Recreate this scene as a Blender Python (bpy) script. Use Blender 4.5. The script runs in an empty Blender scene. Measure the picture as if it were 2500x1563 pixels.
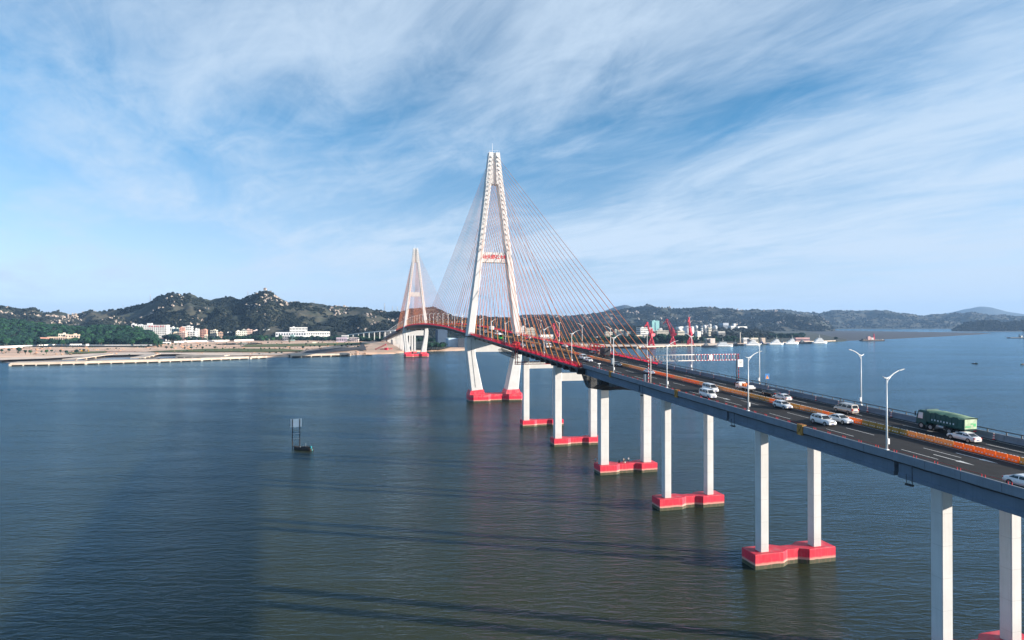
import bpy, bmesh, math, random
import numpy as np
from mathutils import Vector, Matrix, Euler

# ------------------------------------------------------------------ camera, sky, sun, exposure
scene = bpy.context.scene
COL = scene.collection
R = math.radians
CAM_H = 49.143
PITCH = 0.0048
FOC = 1499.48                      # focal length in photograph pixels (2500 wide)
cam_d = bpy.data.cameras.new('camera')
cam = bpy.data.objects.new('camera', cam_d)
COL.objects.link(cam)
cam.location = (0, 0, CAM_H)
cam.rotation_euler = (math.pi / 2 + PITCH, 0, 0)
cam_d.sensor_width = 36.0
cam_d.lens = 36.0 * FOC / 2500.0
cam_d.clip_start = 0.5
cam_d.clip_end = 60000
scene.camera = cam

SUN_EL, SUN_AZ = R(12.3), math.atan2(0.98, -0.20)      # azimuth from +Y towards +X
scene.view_settings.view_transform = 'Standard'
scene.view_settings.look = 'None'
scene.view_settings.exposure = 1.2
scene.view_settings.gamma = 1.0
scene.view_settings.use_curve_mapping = False

sun_d = bpy.data.lights.new('sun', 'SUN')
sun_d.energy = 5.0
sun_d.angle = R(0.5)
sun_d.color = (1.0, 0.89, 0.76)
sun = bpy.data.objects.new('sun', sun_d)
COL.objects.link(sun)
sdir = Vector((math.sin(SUN_AZ) * math.cos(SUN_EL), math.cos(SUN_AZ) * math.cos(SUN_EL), math.sin(SUN_EL)))
sun.rotation_euler = (-sdir).to_track_quat('-Z', 'Y').to_euler()
sun.location = sdir * 400

world = bpy.data.worlds.new('World')
scene.world = world
world.use_nodes = True


class NT:
    """small helper round a node tree"""
    def __init__(s, tree):
        s.t = tree; s.n = tree.nodes; s.l = tree.links
    def new(s, typ, **kw):
        nd = s.n.new(typ)
        for k, v in kw.items():
            if k == 'ins':
                for a, b in v.items():
                    if hasattr(b, 'is_linked') or isinstance(b, bpy.types.NodeSocket):
                        s.l.new(b, nd.inputs[a])
                    else:
                        nd.inputs[a].default_value = b
            else:
                setattr(nd, k, v)
        return nd
    def math(s, op, a, b=0.0, c=0.0, clamp=False):
        nd = s.n.new('ShaderNodeMath'); nd.operation = op; nd.use_clamp = clamp
        for i, v in enumerate((a, b, c)):
            if isinstance(v, bpy.types.NodeSocket): s.l.new(v, nd.inputs[i])
            else: nd.inputs[i].default_value = v
        return nd.outputs[0]
    def noise(s, vec, scale, detail=4.0, rough=0.5, dist=0.0):
        nd = s.n.new('ShaderNodeTexNoise')
        nd.inputs['Scale'].default_value = scale; nd.inputs['Detail'].default_value = detail
        nd.inputs['Roughness'].default_value = rough; nd.inputs['Distortion'].default_value = dist
        if vec is not None: s.l.new(vec, nd.inputs['Vector'])
        return nd.outputs['Fac']
    def ramp(s, fac, lo, hi):
        nd = s.n.new('ShaderNodeMapRange'); nd.interpolation_type = 'SMOOTHSTEP'
        s.l.new(fac, nd.inputs['Value'])
        nd.inputs['From Min'].default_value = lo; nd.inputs['From Max'].default_value = hi
        return nd.outputs['Result']
    def mix(s, fac, a, b, blend='MIX'):
        nd = s.n.new('ShaderNodeMix'); nd.data_type = 'RGBA'; nd.blend_type = blend
        for key, v in ((0, fac), (6, a), (7, b)):
            if isinstance(v, bpy.types.NodeSocket): s.l.new(v, nd.inputs[key])
            elif key == 0: nd.inputs[0].default_value = v
            else: nd.inputs[key].default_value = (v[0], v[1], v[2], 1.0)
        return nd.outputs[2]
    def mapping(s, vec, scale=(1, 1, 1), rot=(0, 0, 0), loc=(0, 0, 0)):
        nd = s.n.new('ShaderNodeMapping')
        nd.inputs['Scale'].default_value = scale; nd.inputs['Rotation'].default_value = rot
        nd.inputs['Location'].default_value = loc
        s.l.new(vec, nd.inputs['Vector'])
        return nd.outputs[0]


def build_world():
    w = NT(world.node_tree); w.n.clear()
    out = w.new('ShaderNodeOutputWorld')
    bg = w.new('ShaderNodeBackground')
    w.l.new(bg.outputs[0], out.inputs[0])
    bg.inputs['Strength'].default_value = 0.076
    sky = w.new('ShaderNodeTexSky')
    sky.sky_type = 'NISHITA'; sky.sun_disc = False
    sky.sun_elevation = SUN_EL; sky.sun_rotation = SUN_AZ
    sky.altitude = 50; sky.air_density = 1.0; sky.dust_density = 0.6; sky.ozone_density = 1.6
    tc = w.new('ShaderNodeTexCoord')
    d = tc.outputs['Generated']
    sp = w.new('ShaderNodeSeparateXYZ'); w.l.new(d, sp.inputs[0])
    zc = w.math('ADD', w.math('MAXIMUM', sp.outputs[2], 0.0), 0.075)
    cx = w.math('DIVIDE', sp.outputs[0], zc); cy = w.math('DIVIDE', sp.outputs[1], zc)
    cb = w.new('ShaderNodeCombineXYZ'); w.l.new(cx, cb.inputs[0]); w.l.new(cy, cb.inputs[1])
    p = cb.outputs[0]
    # cirrus streaks run along one wind direction on the cloud sheet
    p1 = w.mapping(p, rot=(0, 0, R(SKY_ROT)))
    pl = w.mapping(p1, scale=(0.75, 0.42, 1), loc=SKY_LOC)
    ps = w.mapping(p1, scale=(2.0, 0.80, 1), loc=(2.0, 0.4, 0))
    pf = w.mapping(p1, scale=(5.2, 2.2, 1), loc=(5.0, 1.0, 0))
    big = w.noise(pl, 0.62, 3.0, 0.5, 0.5)
    mid = w.noise(ps, 0.8, 8.0, 0.60, 0.8)
    fine = w.noise(pf, 0.9, 8.0, 0.66, 1.0)
    v = w.math('ADD', w.math('MULTIPLY', big, 1.0), w.math('MULTIPLY', mid, 0.85))
    v = w.math('ADD', v, w.math('MULTIPLY', fine, 0.40))
    # the sheet of cloud is denser to the right (towards the sun)
    v = w.math('ADD', v, w.math('MULTIPLY', sp.outputs[0], 0.20))
    mask = w.ramp(v, 0.84, 1.42)
    veil = w.math('MULTIPLY', w.ramp(sp.outputs[2], 0.30, 0.0), 0.30)
    mask = w.math('ADD', w.math('MULTIPLY', mask, 0.84), veil, clamp=True)
    # colour of the clear sky: the physical sky's brightness, turned to the cool blue of the photograph
    bw = w.new('ShaderNodeRGBToBW'); w.l.new(sky.outputs[0], bw.inputs[0])
    rp = w.new('ShaderNodeValToRGB')
    els = rp.color_ramp.elements
    els[0].position = 0.0; els[0].color = (0.82, 0.97, 1.14, 1)
    els[1].position = 1.0; els[1].color = SKY_TOP + (1,)
    e = els.new(0.10); e.color = (0.54, 0.88, 1.27, 1)
    e = els.new(0.28); e.color = (0.21, 0.82, 1.60, 1)
    w.l.new(w.math('MAXIMUM', sp.outputs[2], 0.0), rp.inputs[0])
    sc = w.new('ShaderNodeVectorMath', operation='SCALE')
    w.l.new(rp.outputs[0], sc.inputs[0]); w.l.new(w.math('MULTIPLY', bw.outputs[0], SKY_VAL), sc.inputs['Scale'])
    base = w.mix(0.88, sky.outputs[0], sc.outputs[0])
    col = w.mix(mask, base, CLOUD_COL)
    w.l.new(col, bg.inputs['Color'])


SKY_ROT, SKY_LOC = -34, (3.3, 1.7, 0)
SKY_VAL, SKY_TOP = 1.14, (0.07, 0.52, 1.45)
CLOUD_COL = (3.75, 4.6, 5.6)
build_world()

# ------------------------------------------------------------------ helpers
random.seed(7)
RNG = np.random.default_rng(11)


def tag(o, label=None, cat=None, group=None, kind=None):
    if label: o['label'] = label
    if cat: o['category'] = cat
    if group: o['group'] = group
    if kind: o['kind'] = kind
    return o


def empty(name, loc=(0, 0, 0), rot=(0, 0, 0), parent=None):
    o = bpy.data.objects.new(name, None)
    COL.objects.link(o)
    o.empty_display_size = 0.5
    o.location = loc; o.rotation_euler = rot
    if parent: o.parent = parent
    return o


def obj(name, mesh, parent=None, loc=(0, 0, 0), rot=(0, 0, 0)):
    o = bpy.data.objects.new(name, mesh)
    COL.objects.link(o)
    o.location = loc; o.rotation_euler = rot
    if parent: o.parent = parent
    return o


CHILDREN = {}
def kids(o):
    return [c for c in bpy.data.objects if c.parent is o]


def copy_tree(o, parent=None, tree=None):
    """copy of a thing with copies of its parts and sub-parts; mesh data shared"""
    if tree is None:
        tree = snapshot(o)
    def rec(node, par):
        src, ch = node
        c = src.copy(); COL.objects.link(c)
        if par is not None: c.parent = par
        for k in ch: rec(k, c)
        return c
    return rec(tree, parent)


def snapshot(o):
    return (o, [snapshot(c) for c in kids(o)])


class MB:
    """mesh builder: collects shapes, build() links them as ONE mesh object"""
    def __init__(s):
        s.v = []; s.f = []; s.m = []; s.sm = []
    def add(s, vs, fs, mi=0, smooth=False):
        b = len(s.v)
        s.v.extend([tuple(float(q) for q in p) for p in vs])
        for f in fs:
            s.f.append([b + i for i in f]); s.m.append(mi); s.sm.append(smooth)
    def box(s, c, d, mi=0, rz=0.0, M=None):
        x, y, z = d[0] / 2, d[1] / 2, d[2] / 2
        vs = [(-x, -y, -z), (x, -y, -z), (x, y, -z), (-x, y, -z), (-x, -y, z), (x, -y, z), (x, y, z), (-x, y, z)]
        if M is not None: vs = [M @ Vector(p) for p in vs]
        elif rz:
            ca_, sa_ = math.cos(rz), math.sin(rz)
            vs = [(p[0] * ca_ - p[1] * sa_, p[0] * sa_ + p[1] * ca_, p[2]) for p in vs]
        vs = [(p[0] + c[0], p[1] + c[1], p[2] + c[2]) for p in vs]
        s.add(vs, [(0, 3, 2, 1), (4, 5, 6, 7), (0, 1, 5, 4), (1, 2, 6, 5), (2, 3, 7, 6), (3, 0, 4, 7)], mi)
    def hexa(s, vs, mi=0):
        s.add(vs, [(0, 3, 2, 1), (4, 5, 6, 7), (0, 1, 5, 4), (1, 2, 6, 5), (2, 3, 7, 6), (3, 0, 4, 7)], mi)
    def loft(s, rings, mi=0, cap0=True, cap1=True, smooth=False, closed=True):
        n = len(rings[0]); vs = [p for r in rings for p in r]; fs = []
        for i in range(len(rings) - 1):
            for j in range(n if closed else n - 1):
                k = (j + 1) % n
                fs.append((i * n + j, i * n + k, (i + 1) * n + k, (i + 1) * n + j))
        s.add(vs, fs, mi, smooth)
        b = len(s.v) - len(vs)
        if cap0: s.f.append([b + j for j in reversed(range(n))]); s.m.append(mi); s.sm.append(False)
        if cap1: s.f.append([b + (len(rings) - 1) * n + j for j in range(n)]); s.m.append(mi); s.sm.append(False)
    def prism(s, poly, z0, z1, mi=0):
        s.loft([[(x, y, z0) for x, y in poly], [(x, y, z1) for x, y in poly]], mi)
    def tube(s, pts, r, n=6, mi=0, smooth=True, cap=True):
        pts = [Vector(p) for p in pts]
        rs = r if isinstance(r, (list, tuple)) else [r] * len(pts)
        rings = []
        for i, p in enumerate(pts):
            if i == 0: t = pts[1] - pts[0]
            elif i == len(pts) - 1: t = pts[-1] - pts[-2]
            else: t = (pts[i + 1] - pts[i - 1])
            t.normalize()
            up = Vector((0, 0, 1)) if abs(t.z) < 0.95 else Vector((1, 0, 0))
            a = t.cross(up).normalized(); b = a.cross(t).normalized()
            rings.append([p + (a * math.cos(2 * math.pi * k / n) + b * math.sin(2 * math.pi * k / n)) * rs[i] for k in range(n)])
        s.loft(rings, mi, cap, cap, smooth)
    def cyl(s, c, r, h, n=12, mi=0, axis='z', r2=None, smooth=True):
        r2 = r if r2 is None else r2
        def pt(rad, k, hh):
            a = 2 * math.pi * k / n; u, w_ = rad * math.cos(a), rad * math.sin(a)
            if axis == 'z': return (c[0] + u, c[1] + w_, c[2] + hh)
            if axis == 'x': return (c[0] + hh, c[1] + u, c[2] + w_)
            return (c[0] + w_, c[1] + hh, c[2] + u)
        s.loft([[pt(r, k, -h / 2) for k in range(n)], [pt(r2, k, h / 2) for k in range(n)]], mi, True, True, smooth)
    def sphere(s, c, r, nu=16, nv=10, mi=0, sc=(1, 1, 1)):
        rings = []
        for i in range(1, nv):
            th = math.pi * i / nv
            rings.append([(c[0] + r * sc[0] * math.sin(th) * math.cos(2 * math.pi * k / nu), c[1] + r * sc[1] * math.sin(th) * math.sin(2 * math.pi * k / nu), c[2] - r * sc[2] * math.cos(th)) for k in range(nu)])
        s.loft(rings, mi, True, True, True)
    def quad(s, a, b, c, d, mi=0):
        s.add([a, b, c, d], [(0, 1, 2, 3)], mi)
    def mesh(s, name, mats):
        me = bpy.data.meshes.new(name)
        me.from_pydata(s.v, [], s.f)
        for m in (mats if isinstance(mats, (list, tuple)) else [mats]): me.materials.append(m)
        me.polygons.foreach_set('material_index', s.m)
        me.polygons.foreach_set('use_smooth', s.sm)
        me.update()
        return me
    def build(s, name, mats, parent=None, loc=(0, 0, 0), rot=(0, 0, 0)):
        return obj(name, s.mesh(name, mats), parent, loc, rot)


def mat(name, col, rough=0.6, metal=0.0, var=0.12, vscale=1.5, bump=0.0, bscale=20.0, spec=0.5, coat=0.0, streak=0.0, space='Object', extra=None):
    """procedural material: base colour broken up by two noises, optional vertical streaks and bump"""
    m = bpy.data.materials.new(name); m.use_nodes = True
    w = NT(m.node_tree); bs = w.n['Principled BSDF']
    bs.inputs['Roughness'].default_value = rough; bs.inputs['Metallic'].default_value = metal
    bs.inputs['Specular IOR Level'].default_value = spec
    if coat: bs.inputs['Coat Weight'].default_value = coat; bs.inputs['Coat Roughness'].default_value = 0.06
    tc = w.new('ShaderNodeTexCoord'); v = tc.outputs[space]
    lo = tuple(max(0.0, c * (1 - var)) for c in col); hi = tuple(min(1.0, c * (1 + var)) for c in col)
    n1 = w.noise(v, vscale, 5.0, 0.6)
    c = w.mix(w.ramp(n1, 0.3, 0.7), lo, hi)
    if streak:
        sv = w.mapping(v, scale=(2.2, 2.2, 0.12))
        ns = w.noise(sv, 1.3, 5.0, 0.65)
        c = w.mix(w.math('MULTIPLY', w.ramp(ns, 0.48, 0.75), streak), c, tuple(q * 0.45 for q in col))
    if extra: c = extra(w, v, c)
    w.l.new(c, bs.inputs['Base Color'])
    if bump:
        nb = w.noise(v, bscale, 4.0, 0.6)
        bp = w.new('ShaderNodeBump', ins={'Strength': bump, 'Distance': 0.05, 'Height': nb})
        w.l.new(bp.outputs[0], bs.inputs['Normal'])
    return m


# ------------------------------------------------------------------ the bridge's own axes
BA = 0.2507                                   # bearing of the bridge, s runs away from the camera, t to the right
BPX, BPY = -12.2615, 390.5931                 # foot of the near pylon
SA_, CA_ = math.sin(BA), math.cos(BA)


def W(s, t, z=0.0):
    return Vector((BPX - s * SA_ + t * CA_, BPY + s * CA_ + t * SA_, z))


_zs = np.array([(-600, 19.9), (-194, 34.75), (-60, 39.65), (0, 41.9), (81, 45.2), (117, 46.0), (157, 46.75), (188, 47.15), (242, 47.6), (292, 47.55),
                (356, 47.0), (414, 46.1), (471, 44.7), (580, 41.0), (658, 38.0), (776, 32.9), (923, 25.8), (1112, 16.0), (1300, 7.0), (1420, 4.0), (1600, 4.0)])
_sg = np.arange(-600, 1601, 2.0)
_zg = np.interp(_sg, _zs[:, 0], _zs[:, 1])
_k = np.exp(-0.5 * (np.arange(-30, 31) / 11.0) ** 2); _k /= _k.sum()
_zg = np.convolve(np.pad(_zg, 30, mode='reflect', reflect_type='odd'), _k, 'valid')


def zr(s):
    """height of the road surface"""
    return float(np.interp(s, _sg, _zg))


def grade(s):
    return (zr(s + 2) - zr(s - 2)) / 4.0


def gp(px, Y):
    """X at depth Y seen at photograph column px (used to set far things at their real distances)"""
    return (px - 1250.0) / FOC * Y


def hz(py, Y):
    """height at depth Y seen at photograph row py"""
    return CAM_H + Y * (788.7 - py) / FOC
# ------------------------------------------------------------------ materials
def red_extra(w, v, c):
    # tide mark: weed below, pale salt line above it, worn paint
    sp = w.new('ShaderNodeSeparateXYZ'); w.l.new(v, sp.inputs[0])
    n = w.noise(v, 0.9, 4.0, 0.6)
    z = w.math('ADD', sp.outputs[2], w.math('MULTIPLY', w.math('SUBTRACT', n, 0.5), 0.35))
    pale = w.mix(w.ramp(z, 1.45, 0.95), c, (0.62, 0.30, 0.24))
    c2 = w.mix(w.ramp(z, 0.86, 0.74), pale, (0.060, 0.062, 0.026))
    n2 = w.noise(w.mapping(v, scale=(1.6, 1.6, 0.15)), 1.6, 5.0, 0.7)
    c3 = w.mix(w.math('MULTIPLY', w.ramp(n2, 0.46, 0.72), 0.24), c2, (0.62, 0.24, 0.22))
    n3 = w.noise(w.mapping(v, scale=(0.9, 0.9, 0.10), loc=(7, 3, 0)), 1.3, 6.0, 0.7)
    c3 = w.mix(w.math('MULTIPLY', w.ramp(n3, 0.60, 0.74), 0.42), c3, (0.16, 0.06, 0.035))
    n4 = w.noise(v, 0.5, 5.0, 0.65)
    up = w.ramp(sp.outputs[2], 2.9, 3.0)
    return w.mix(w.math('MULTIPLY', up, w.math('MULTIPLY', w.ramp(n4, 0.4, 0.65), 0.34)), c3, (0.45, 0.30, 0.28))

def form_extra(w, v, c):
    # lift joints of the formwork every 4.5 m and weathered patches
    sp = w.new('ShaderNodeSeparateXYZ'); w.l.new(v, sp.inputs[0])
    f = w.math('FRACT', w.math('DIVIDE', sp.outputs[2], 4.5))
    line = w.math('LESS_THAN', f, 0.022)
    c = w.mix(w.math('MULTIPLY', line, 0.35), c, (0.34, 0.335, 0.32))
    n = w.noise(w.mapping(v, scale=(0.5, 0.5, 0.16)), 1.0, 5.0, 0.65)
    c = w.mix(w.math('MULTIPLY', w.ramp(n, 0.52, 0.72), 0.30), c, (0.47, 0.45, 0.42))
    lo = w.ramp(sp.outputs[2], 6.5, 3.0)
    return w.mix(w.math('MULTIPLY', lo, 0.35), c, (0.40, 0.34, 0.31))
M_CONC = mat('white_painted_concrete', (0.60, 0.597, 0.588), 0.75, var=0.05, vscale=0.25, streak=0.16, bump=0.06, bscale=3.0, extra=form_extra)
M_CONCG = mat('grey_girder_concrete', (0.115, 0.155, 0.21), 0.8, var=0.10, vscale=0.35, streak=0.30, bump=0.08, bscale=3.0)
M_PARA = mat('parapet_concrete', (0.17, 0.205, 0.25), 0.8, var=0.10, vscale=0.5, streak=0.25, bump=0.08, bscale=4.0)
M_DARKC = mat('pocket_shade_grey', (0.10, 0.10, 0.10), 0.9)
M_REDCAP = mat('red_pile_cap_paint', (0.70, 0.012, 0.045), 0.55, var=0.14, vscale=0.6, extra=red_extra)
M_RED = mat('red_steel_paint', (0.55, 0.012, 0.03), 0.45, var=0.15, vscale=1.2)
def translucent_red():
    # thin red sheeting that glows when the sun is behind it
    m = mat('red_mesh_sheeting', (0.62, 0.015, 0.06), 0.7, var=0.2, vscale=0.7)
    w = NT(m.node_tree); bs = w.n['Principled BSDF']
    tr = w.new('ShaderNodeBsdfTranslucent'); tr.inputs['Color'].default_value = (0.80, 0.03, 0.10, 1)
    mx = w.new('ShaderNodeMixShader'); mx.inputs[0].default_value = 0.42
    out = w.n['Material Output']
    w.l.new(bs.outputs[0], mx.inputs[1]); w.l.new(tr.outputs[0], mx.inputs[2]); w.l.new(mx.outputs[0], out.inputs['Surface'])
    return m
M_SHEET = translucent_red()
M_STEELD = mat('dark_blue_grey_steel', (0.060, 0.072, 0.085), 0.6, var=0.2, vscale=0.7)
M_BLACK = mat('black_steel', (0.018, 0.019, 0.022), 0.65, var=0.2)
def cable_extra(w, v, c):
    # sheath paler and pinker higher up, orange near the deck
    sp = w.new('ShaderNodeSeparateXYZ'); w.l.new(v, sp.inputs[0])
    return w.mix(w.ramp(sp.outputs[2], 55.0, 100.0), c, (0.58, 0.31, 0.22))
M_CABLE = mat('orange_cable_sheath', (0.66, 0.22, 0.09), 0.5, var=0.08, vscale=0.1, extra=cable_extra)
M_CABLEP = mat('ochre_guide_pipe', (0.50, 0.165, 0.025), 0.5, var=0.15, vscale=0.8)
M_WHITE = mat('white_paint', (0.80, 0.80, 0.79), 0.4, var=0.03)
M_SIGNRED = mat('red_lettering', (0.60, 0.006, 0.022), 0.4, var=0.05)
M_GALV = mat('galvanised_steel', (0.42, 0.43, 0.44), 0.45, metal=0.4, var=0.08)
M_MARK = mat('white_road_marking', (0.62, 0.62, 0.60), 0.7, var=0.18, vscale=2.0)


def asphalt():
    def ex(w, v, c):
        # lanes polished by tyres along the road, patches and dust
        n = w.noise(w.mapping(v, scale=(0.9, 0.02, 1)), 1.0, 3.0, 0.5)
        c = w.mix(w.math('MULTIPLY', w.ramp(n, 0.35, 0.7), 0.55), c, (0.022, 0.023, 0.026))
        n2 = w.noise(w.mapping(v, scale=(0.2, 0.05, 1)), 1.0, 6.0, 0.65)
        return w.mix(w.math('MULTIPLY', w.ramp(n2, 0.5, 0.75), 0.5), c, (0.010, 0.011, 0.013))
    return mat('asphalt', (0.015, 0.016, 0.019), 0.85, var=0.18, vscale=0.6, bump=0.1, bscale=25, spec=0.25, extra=ex)
M_ASPH = asphalt()


def water_mat():
    m = bpy.data.materials.new('river_water'); m.use_nodes = True
    w = NT(m.node_tree); bs = w.n['Principled BSDF']
    tc = w.new('ShaderNodeTexCoord'); v = tc.outputs['Object']
    # silt carried in the water: murky green brown, in broad drifts
    n = w.noise(w.mapping(v, scale=(0.006, 0.012, 1)), 1.0, 5.0, 0.55, 0.6)
    col = w.mix(w.ramp(n, 0.35, 0.7), WATER_A, WATER_B)
    # wind patches: calmer and rougher areas
    np_ = w.noise(w.mapping(v, scale=(0.004, 0.015, 1), rot=(0, 0, R(-20))), 1.0, 6.0, 0.62, 1.2)
    rg = w.new('ShaderNodeMapRange'); w.l.new(np_, rg.inputs['Value'])
    rg.inputs['From Min'].default_value = 0.3; rg.inputs['From Max'].default_value = 0.7
    rg.inputs['To Min'].default_value = 0.09; rg.inputs['To Max'].default_value = 0.16
    ripple = w.noise(w.mapping(v, scale=(0.45, 1.0, 1), rot=(0, 0, R(12))), 3.6, 3.0, 0.6, 0.4)
    wave = w.noise(w.mapping(v, scale=(0.35, 1.0, 1), rot=(0, 0, R(5))), 0.75, 4.0, 0.55, 0.6)
    swell = w.noise(w.mapping(v, scale=(0.3, 1.0, 1), rot=(0, 0, R(-8))), 0.10, 4.0, 0.5, 0.5)
    h = w.math('ADD', w.math('MULTIPLY', ripple, 0.10), w.math('MULTIPLY', wave, 0.40))
    h = w.math('ADD', h, w.math('MULTIPLY', swell, 0.62))
    st = w.new('ShaderNodeMapRange'); w.l.new(np_, st.inputs['Value'])
    st.inputs['From Min'].default_value = 0.3; st.inputs['From Max'].default_value = 0.7
    st.inputs['To Min'].default_value = 0.38; st.inputs['To Max'].default_value = 1.05
    bp = w.new('ShaderNodeBump', ins={'Distance': 1.5, 'Height': h, 'Strength': st.outputs[0]})
    # silty body colour below, sky reflection above by Fresnel; a blue cast is put into the reflection's colour
    df = w.new('ShaderNodeBsdfDiffuse'); w.l.new(col, df.inputs['Color'])
    gl = w.new('ShaderNodeBsdfGlossy'); gl.inputs['Color'].default_value = WATER_TINT + (1,)
    w.l.new(rg.outputs[0], gl.inputs['Roughness']); w.l.new(bp.outputs[0], gl.inputs['Normal'])
    fr = w.new('ShaderNodeFresnel'); fr.inputs['IOR'].default_value = 1.333; w.l.new(bp.outputs[0], fr.inputs['Normal'])
    mx = w.new('ShaderNodeMixShader')
    w.l.new(w.mix(w.ramp(fr.outputs[0], 0.12, 0.50), WATER_TINT, (0.52, 0.79, 1.0)), gl.inputs['Color'])
    w.l.new(w.math('MULTIPLY', fr.outputs[0], w.math('ADD', 0.34, w.math('MULTIPLY', w.ramp(fr.outputs[0], 0.05, 0.30), 0.60))), mx.inputs[0])
    w.l.new(df.outputs[0], mx.inputs[1]); w.l.new(gl.outputs[0], mx.inputs[2])
    w.n.remove(bs)
    w.l.new(mx.outputs[0], w.n['Material Output'].inputs['Surface'])
    return m
WATER_TINT = (0.30, 0.60, 1.0)
WATER_A, WATER_B = (0.031, 0.039, 0.021), (0.049, 0.055, 0.026)
M_WATER = water_mat()
# ------------------------------------------------------------------ water
mb = MB()
mb.quad((-27000, -3000, 0), (27000, -3000, 0), (27000, 13900, 0), (-27000, 13900, 0))
tag(mb.build('water', M_WATER), kind='structure')

# ------------------------------------------------------------------ bridge
bridge = empty('cable_stayed_bridge', (BPX, BPY, 0), (0, 0, BA))
tag(bridge, 'long white cable stayed road bridge with two tall pylons, orange cables and red pile caps', 'bridge')
L12 = 47.03
APP = 39.44
PIER_S = [-100.0, -100.0 - L12, -100.0 - 2 * L12]
S3 = PIER_S[2]
APP_S = [S3 - APP * k for k in range(1, 7)]
S_END = S3 - APP * 6
FAR_PIER = [618.0, 665.0, 712.0]
FAR_APP = [712.0 + 40.0 * k for k in range(1, 15)]


def sweep(mb, prof, s0, s1, step=6.0, mi=0, top=None, cap=True):
    """profile of (t, dz) swept along the bridge, dz measured from the road surface"""
    n = max(1, int(round((s1 - s0) / step)))
    rings = []
    for i in range(n + 1):
        s = s0 + (s1 - s0) * i / n
        z = zr(s)
        rings.append([(t, s, z + dz) for t, dz in prof])
    mb.loft(rings, mi, cap, cap)


TN, TF = -13.3, 13.7            # outer faces of the approach deck
# approach spans: slab and T-girders per span, parapets
def approach_span(s0, s1):
    mb = MB()
    g = 0.35
    sweep(mb, [(TN + 0.35, -0.06), (TN + 0.35, -0.42), (TF - 0.35, -0.42), (TF - 0.35, -0.06)], s0, s1, 10)          # slab
    for k in range(6):                                                        # T girders
        c = TN + 1.35 + k * (TF - TN - 2.7) / 5
        hw = 0.62
        prof = [(c - hw, -0.43), (c - hw, -1.75), (c - hw - 0.13, -1.9), (c - hw - 0.13, -2.42), (c + hw + 0.13, -2.42), (c + hw + 0.13, -1.9), (c + hw, -1.75), (c + hw, -0.43)]
        sweep(mb, prof, s0 + g, s1 - g, 10, mi=0)
    for sx in (s0 + g + 0.4, (s0 + s1) / 2, s1 - g - 0.4):                      # diaphragms
        z = zr(sx)
        mb.box(((TN + TF) / 2, sx, z - 1.3), (TF - TN - 3.0, 0.35, 1.7), 0)
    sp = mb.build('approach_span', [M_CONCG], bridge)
    for side in (-1, 1):
        pb = MB()
        t0 = TN if side < 0 else TF
        q = -side
        prof = [(t0, -0.12), (t0, 1.0), (t0 + q * 0.30, 1.0), (t0 + q * 0.36, 0.35), (t0 + q * 0.55, 0.02), (t0 + q * 0.55, -0.12)]
        n = 8                                                                  # cast in lengths with open joints
        for k in range(n):
            a = s0 + (s1 - s0) * k / n; b = s0 + (s1 - s0) * (k + 1) / n
            sweep(pb, prof if side < 0 else prof[::-1], a + 0.03, b - 0.03, 6)
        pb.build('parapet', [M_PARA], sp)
    # black tube under the near parapet, hung irregularly
    cb = MB()
    pts = [(TN + 0.12, s0 + (s1 - s0) * k / 16, zr(s0 + (s1 - s0) * k / 16) - 0.22 - 0.05 * (k % 3)) for k in range(17)]
    cb.tube(pts, 0.075, 6)
    cb.build('parapet_tube', [M_BLACK], sp)
    # drain pipe and lamp bracket beside the joint
    db = MB()
    sx = s1 - 3.2
    db.tube([(TN - 0.06, sx, zr(sx) - 0.1), (TN - 0.06, sx, zr(sx) - 2.7)], 0.05, 5)
    db.tube([(TN - 0.06, sx + 0.9, zr(sx) - 1.4), (TN - 0.06, sx + 0.9, zr(sx) - 2.7)], 0.035, 5)
    db.box((TN - 0.1, sx + 0.4, zr(sx) - 2.75), (0.4, 1.1, 0.22))
    db.build('drain_box', [M_BLACK], sp)
    return sp

edges = [S3] + APP_S
for i in range(len(edges) - 1):
    approach_span(edges[i + 1], edges[i])
fe = FAR_PIER[2:] + FAR_APP
for i in range(len(fe) - 1):
    approach_span(fe[i], fe[i + 1])

# road surface, one sheet on the whole bridge
rb = MB()
sweep(rb, [(TN + 0.56, -0.055), (TN + 0.56, 0.0), (TF - 0.56, 0.0), (TF - 0.56, -0.055)], S_END, 1272, 6)
tag(rb.build('road_surface', [M_ASPH], bridge))

# lane markings
def dash(mb, s0, s1, t, w_=0.15, dz=0.006):
    n = max(1, int((s1 - s0) / 3))
    for k in range(n):
        a = s0 + (s1 - s0) * k / n; b = s0 + (s1 - s0) * (k + 1) / n
        mb.quad((t - w_ / 2, a, zr(a) + dz), (t + w_ / 2, a, zr(a) + dz), (t + w_ / 2, b, zr(b) + dz), (t - w_ / 2, b, zr(b) + dz))
lm = MB()
for t, off in ((-7.2, -312.0), (-3.15, -312.0), (8.8, -312.0), (5.05, -312.0)):
    s = off - 150
    while s < 1250:
        dash(lm, s, s + 5.9, t); s += 14.8
for t in (-11.0, 1.05, 2.75, 12.3):
    dash(lm, S_END, 1250, t, 0.13)
for sc in (-314.6, -260.0):
    for t in (-5.25, -1.2):
        z = lambda s: zr(s) + 0.006
        a, b = sc + 3.0, sc - 0.6
        lm.quad((t - 0.12, a, z(a)), (t - 0.12, b, z(b)), (t + 0.12, b, z(b)), (t + 0.12, a, z(a)))
        lm.add([(t - 0.42, b, z(b)), (t + 0.42, b, z(b)), (t, sc - 3.0, z(sc - 3.0))], [(0, 2, 1)])
lm.build('lane_markings', [M_MARK], bridge)

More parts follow.
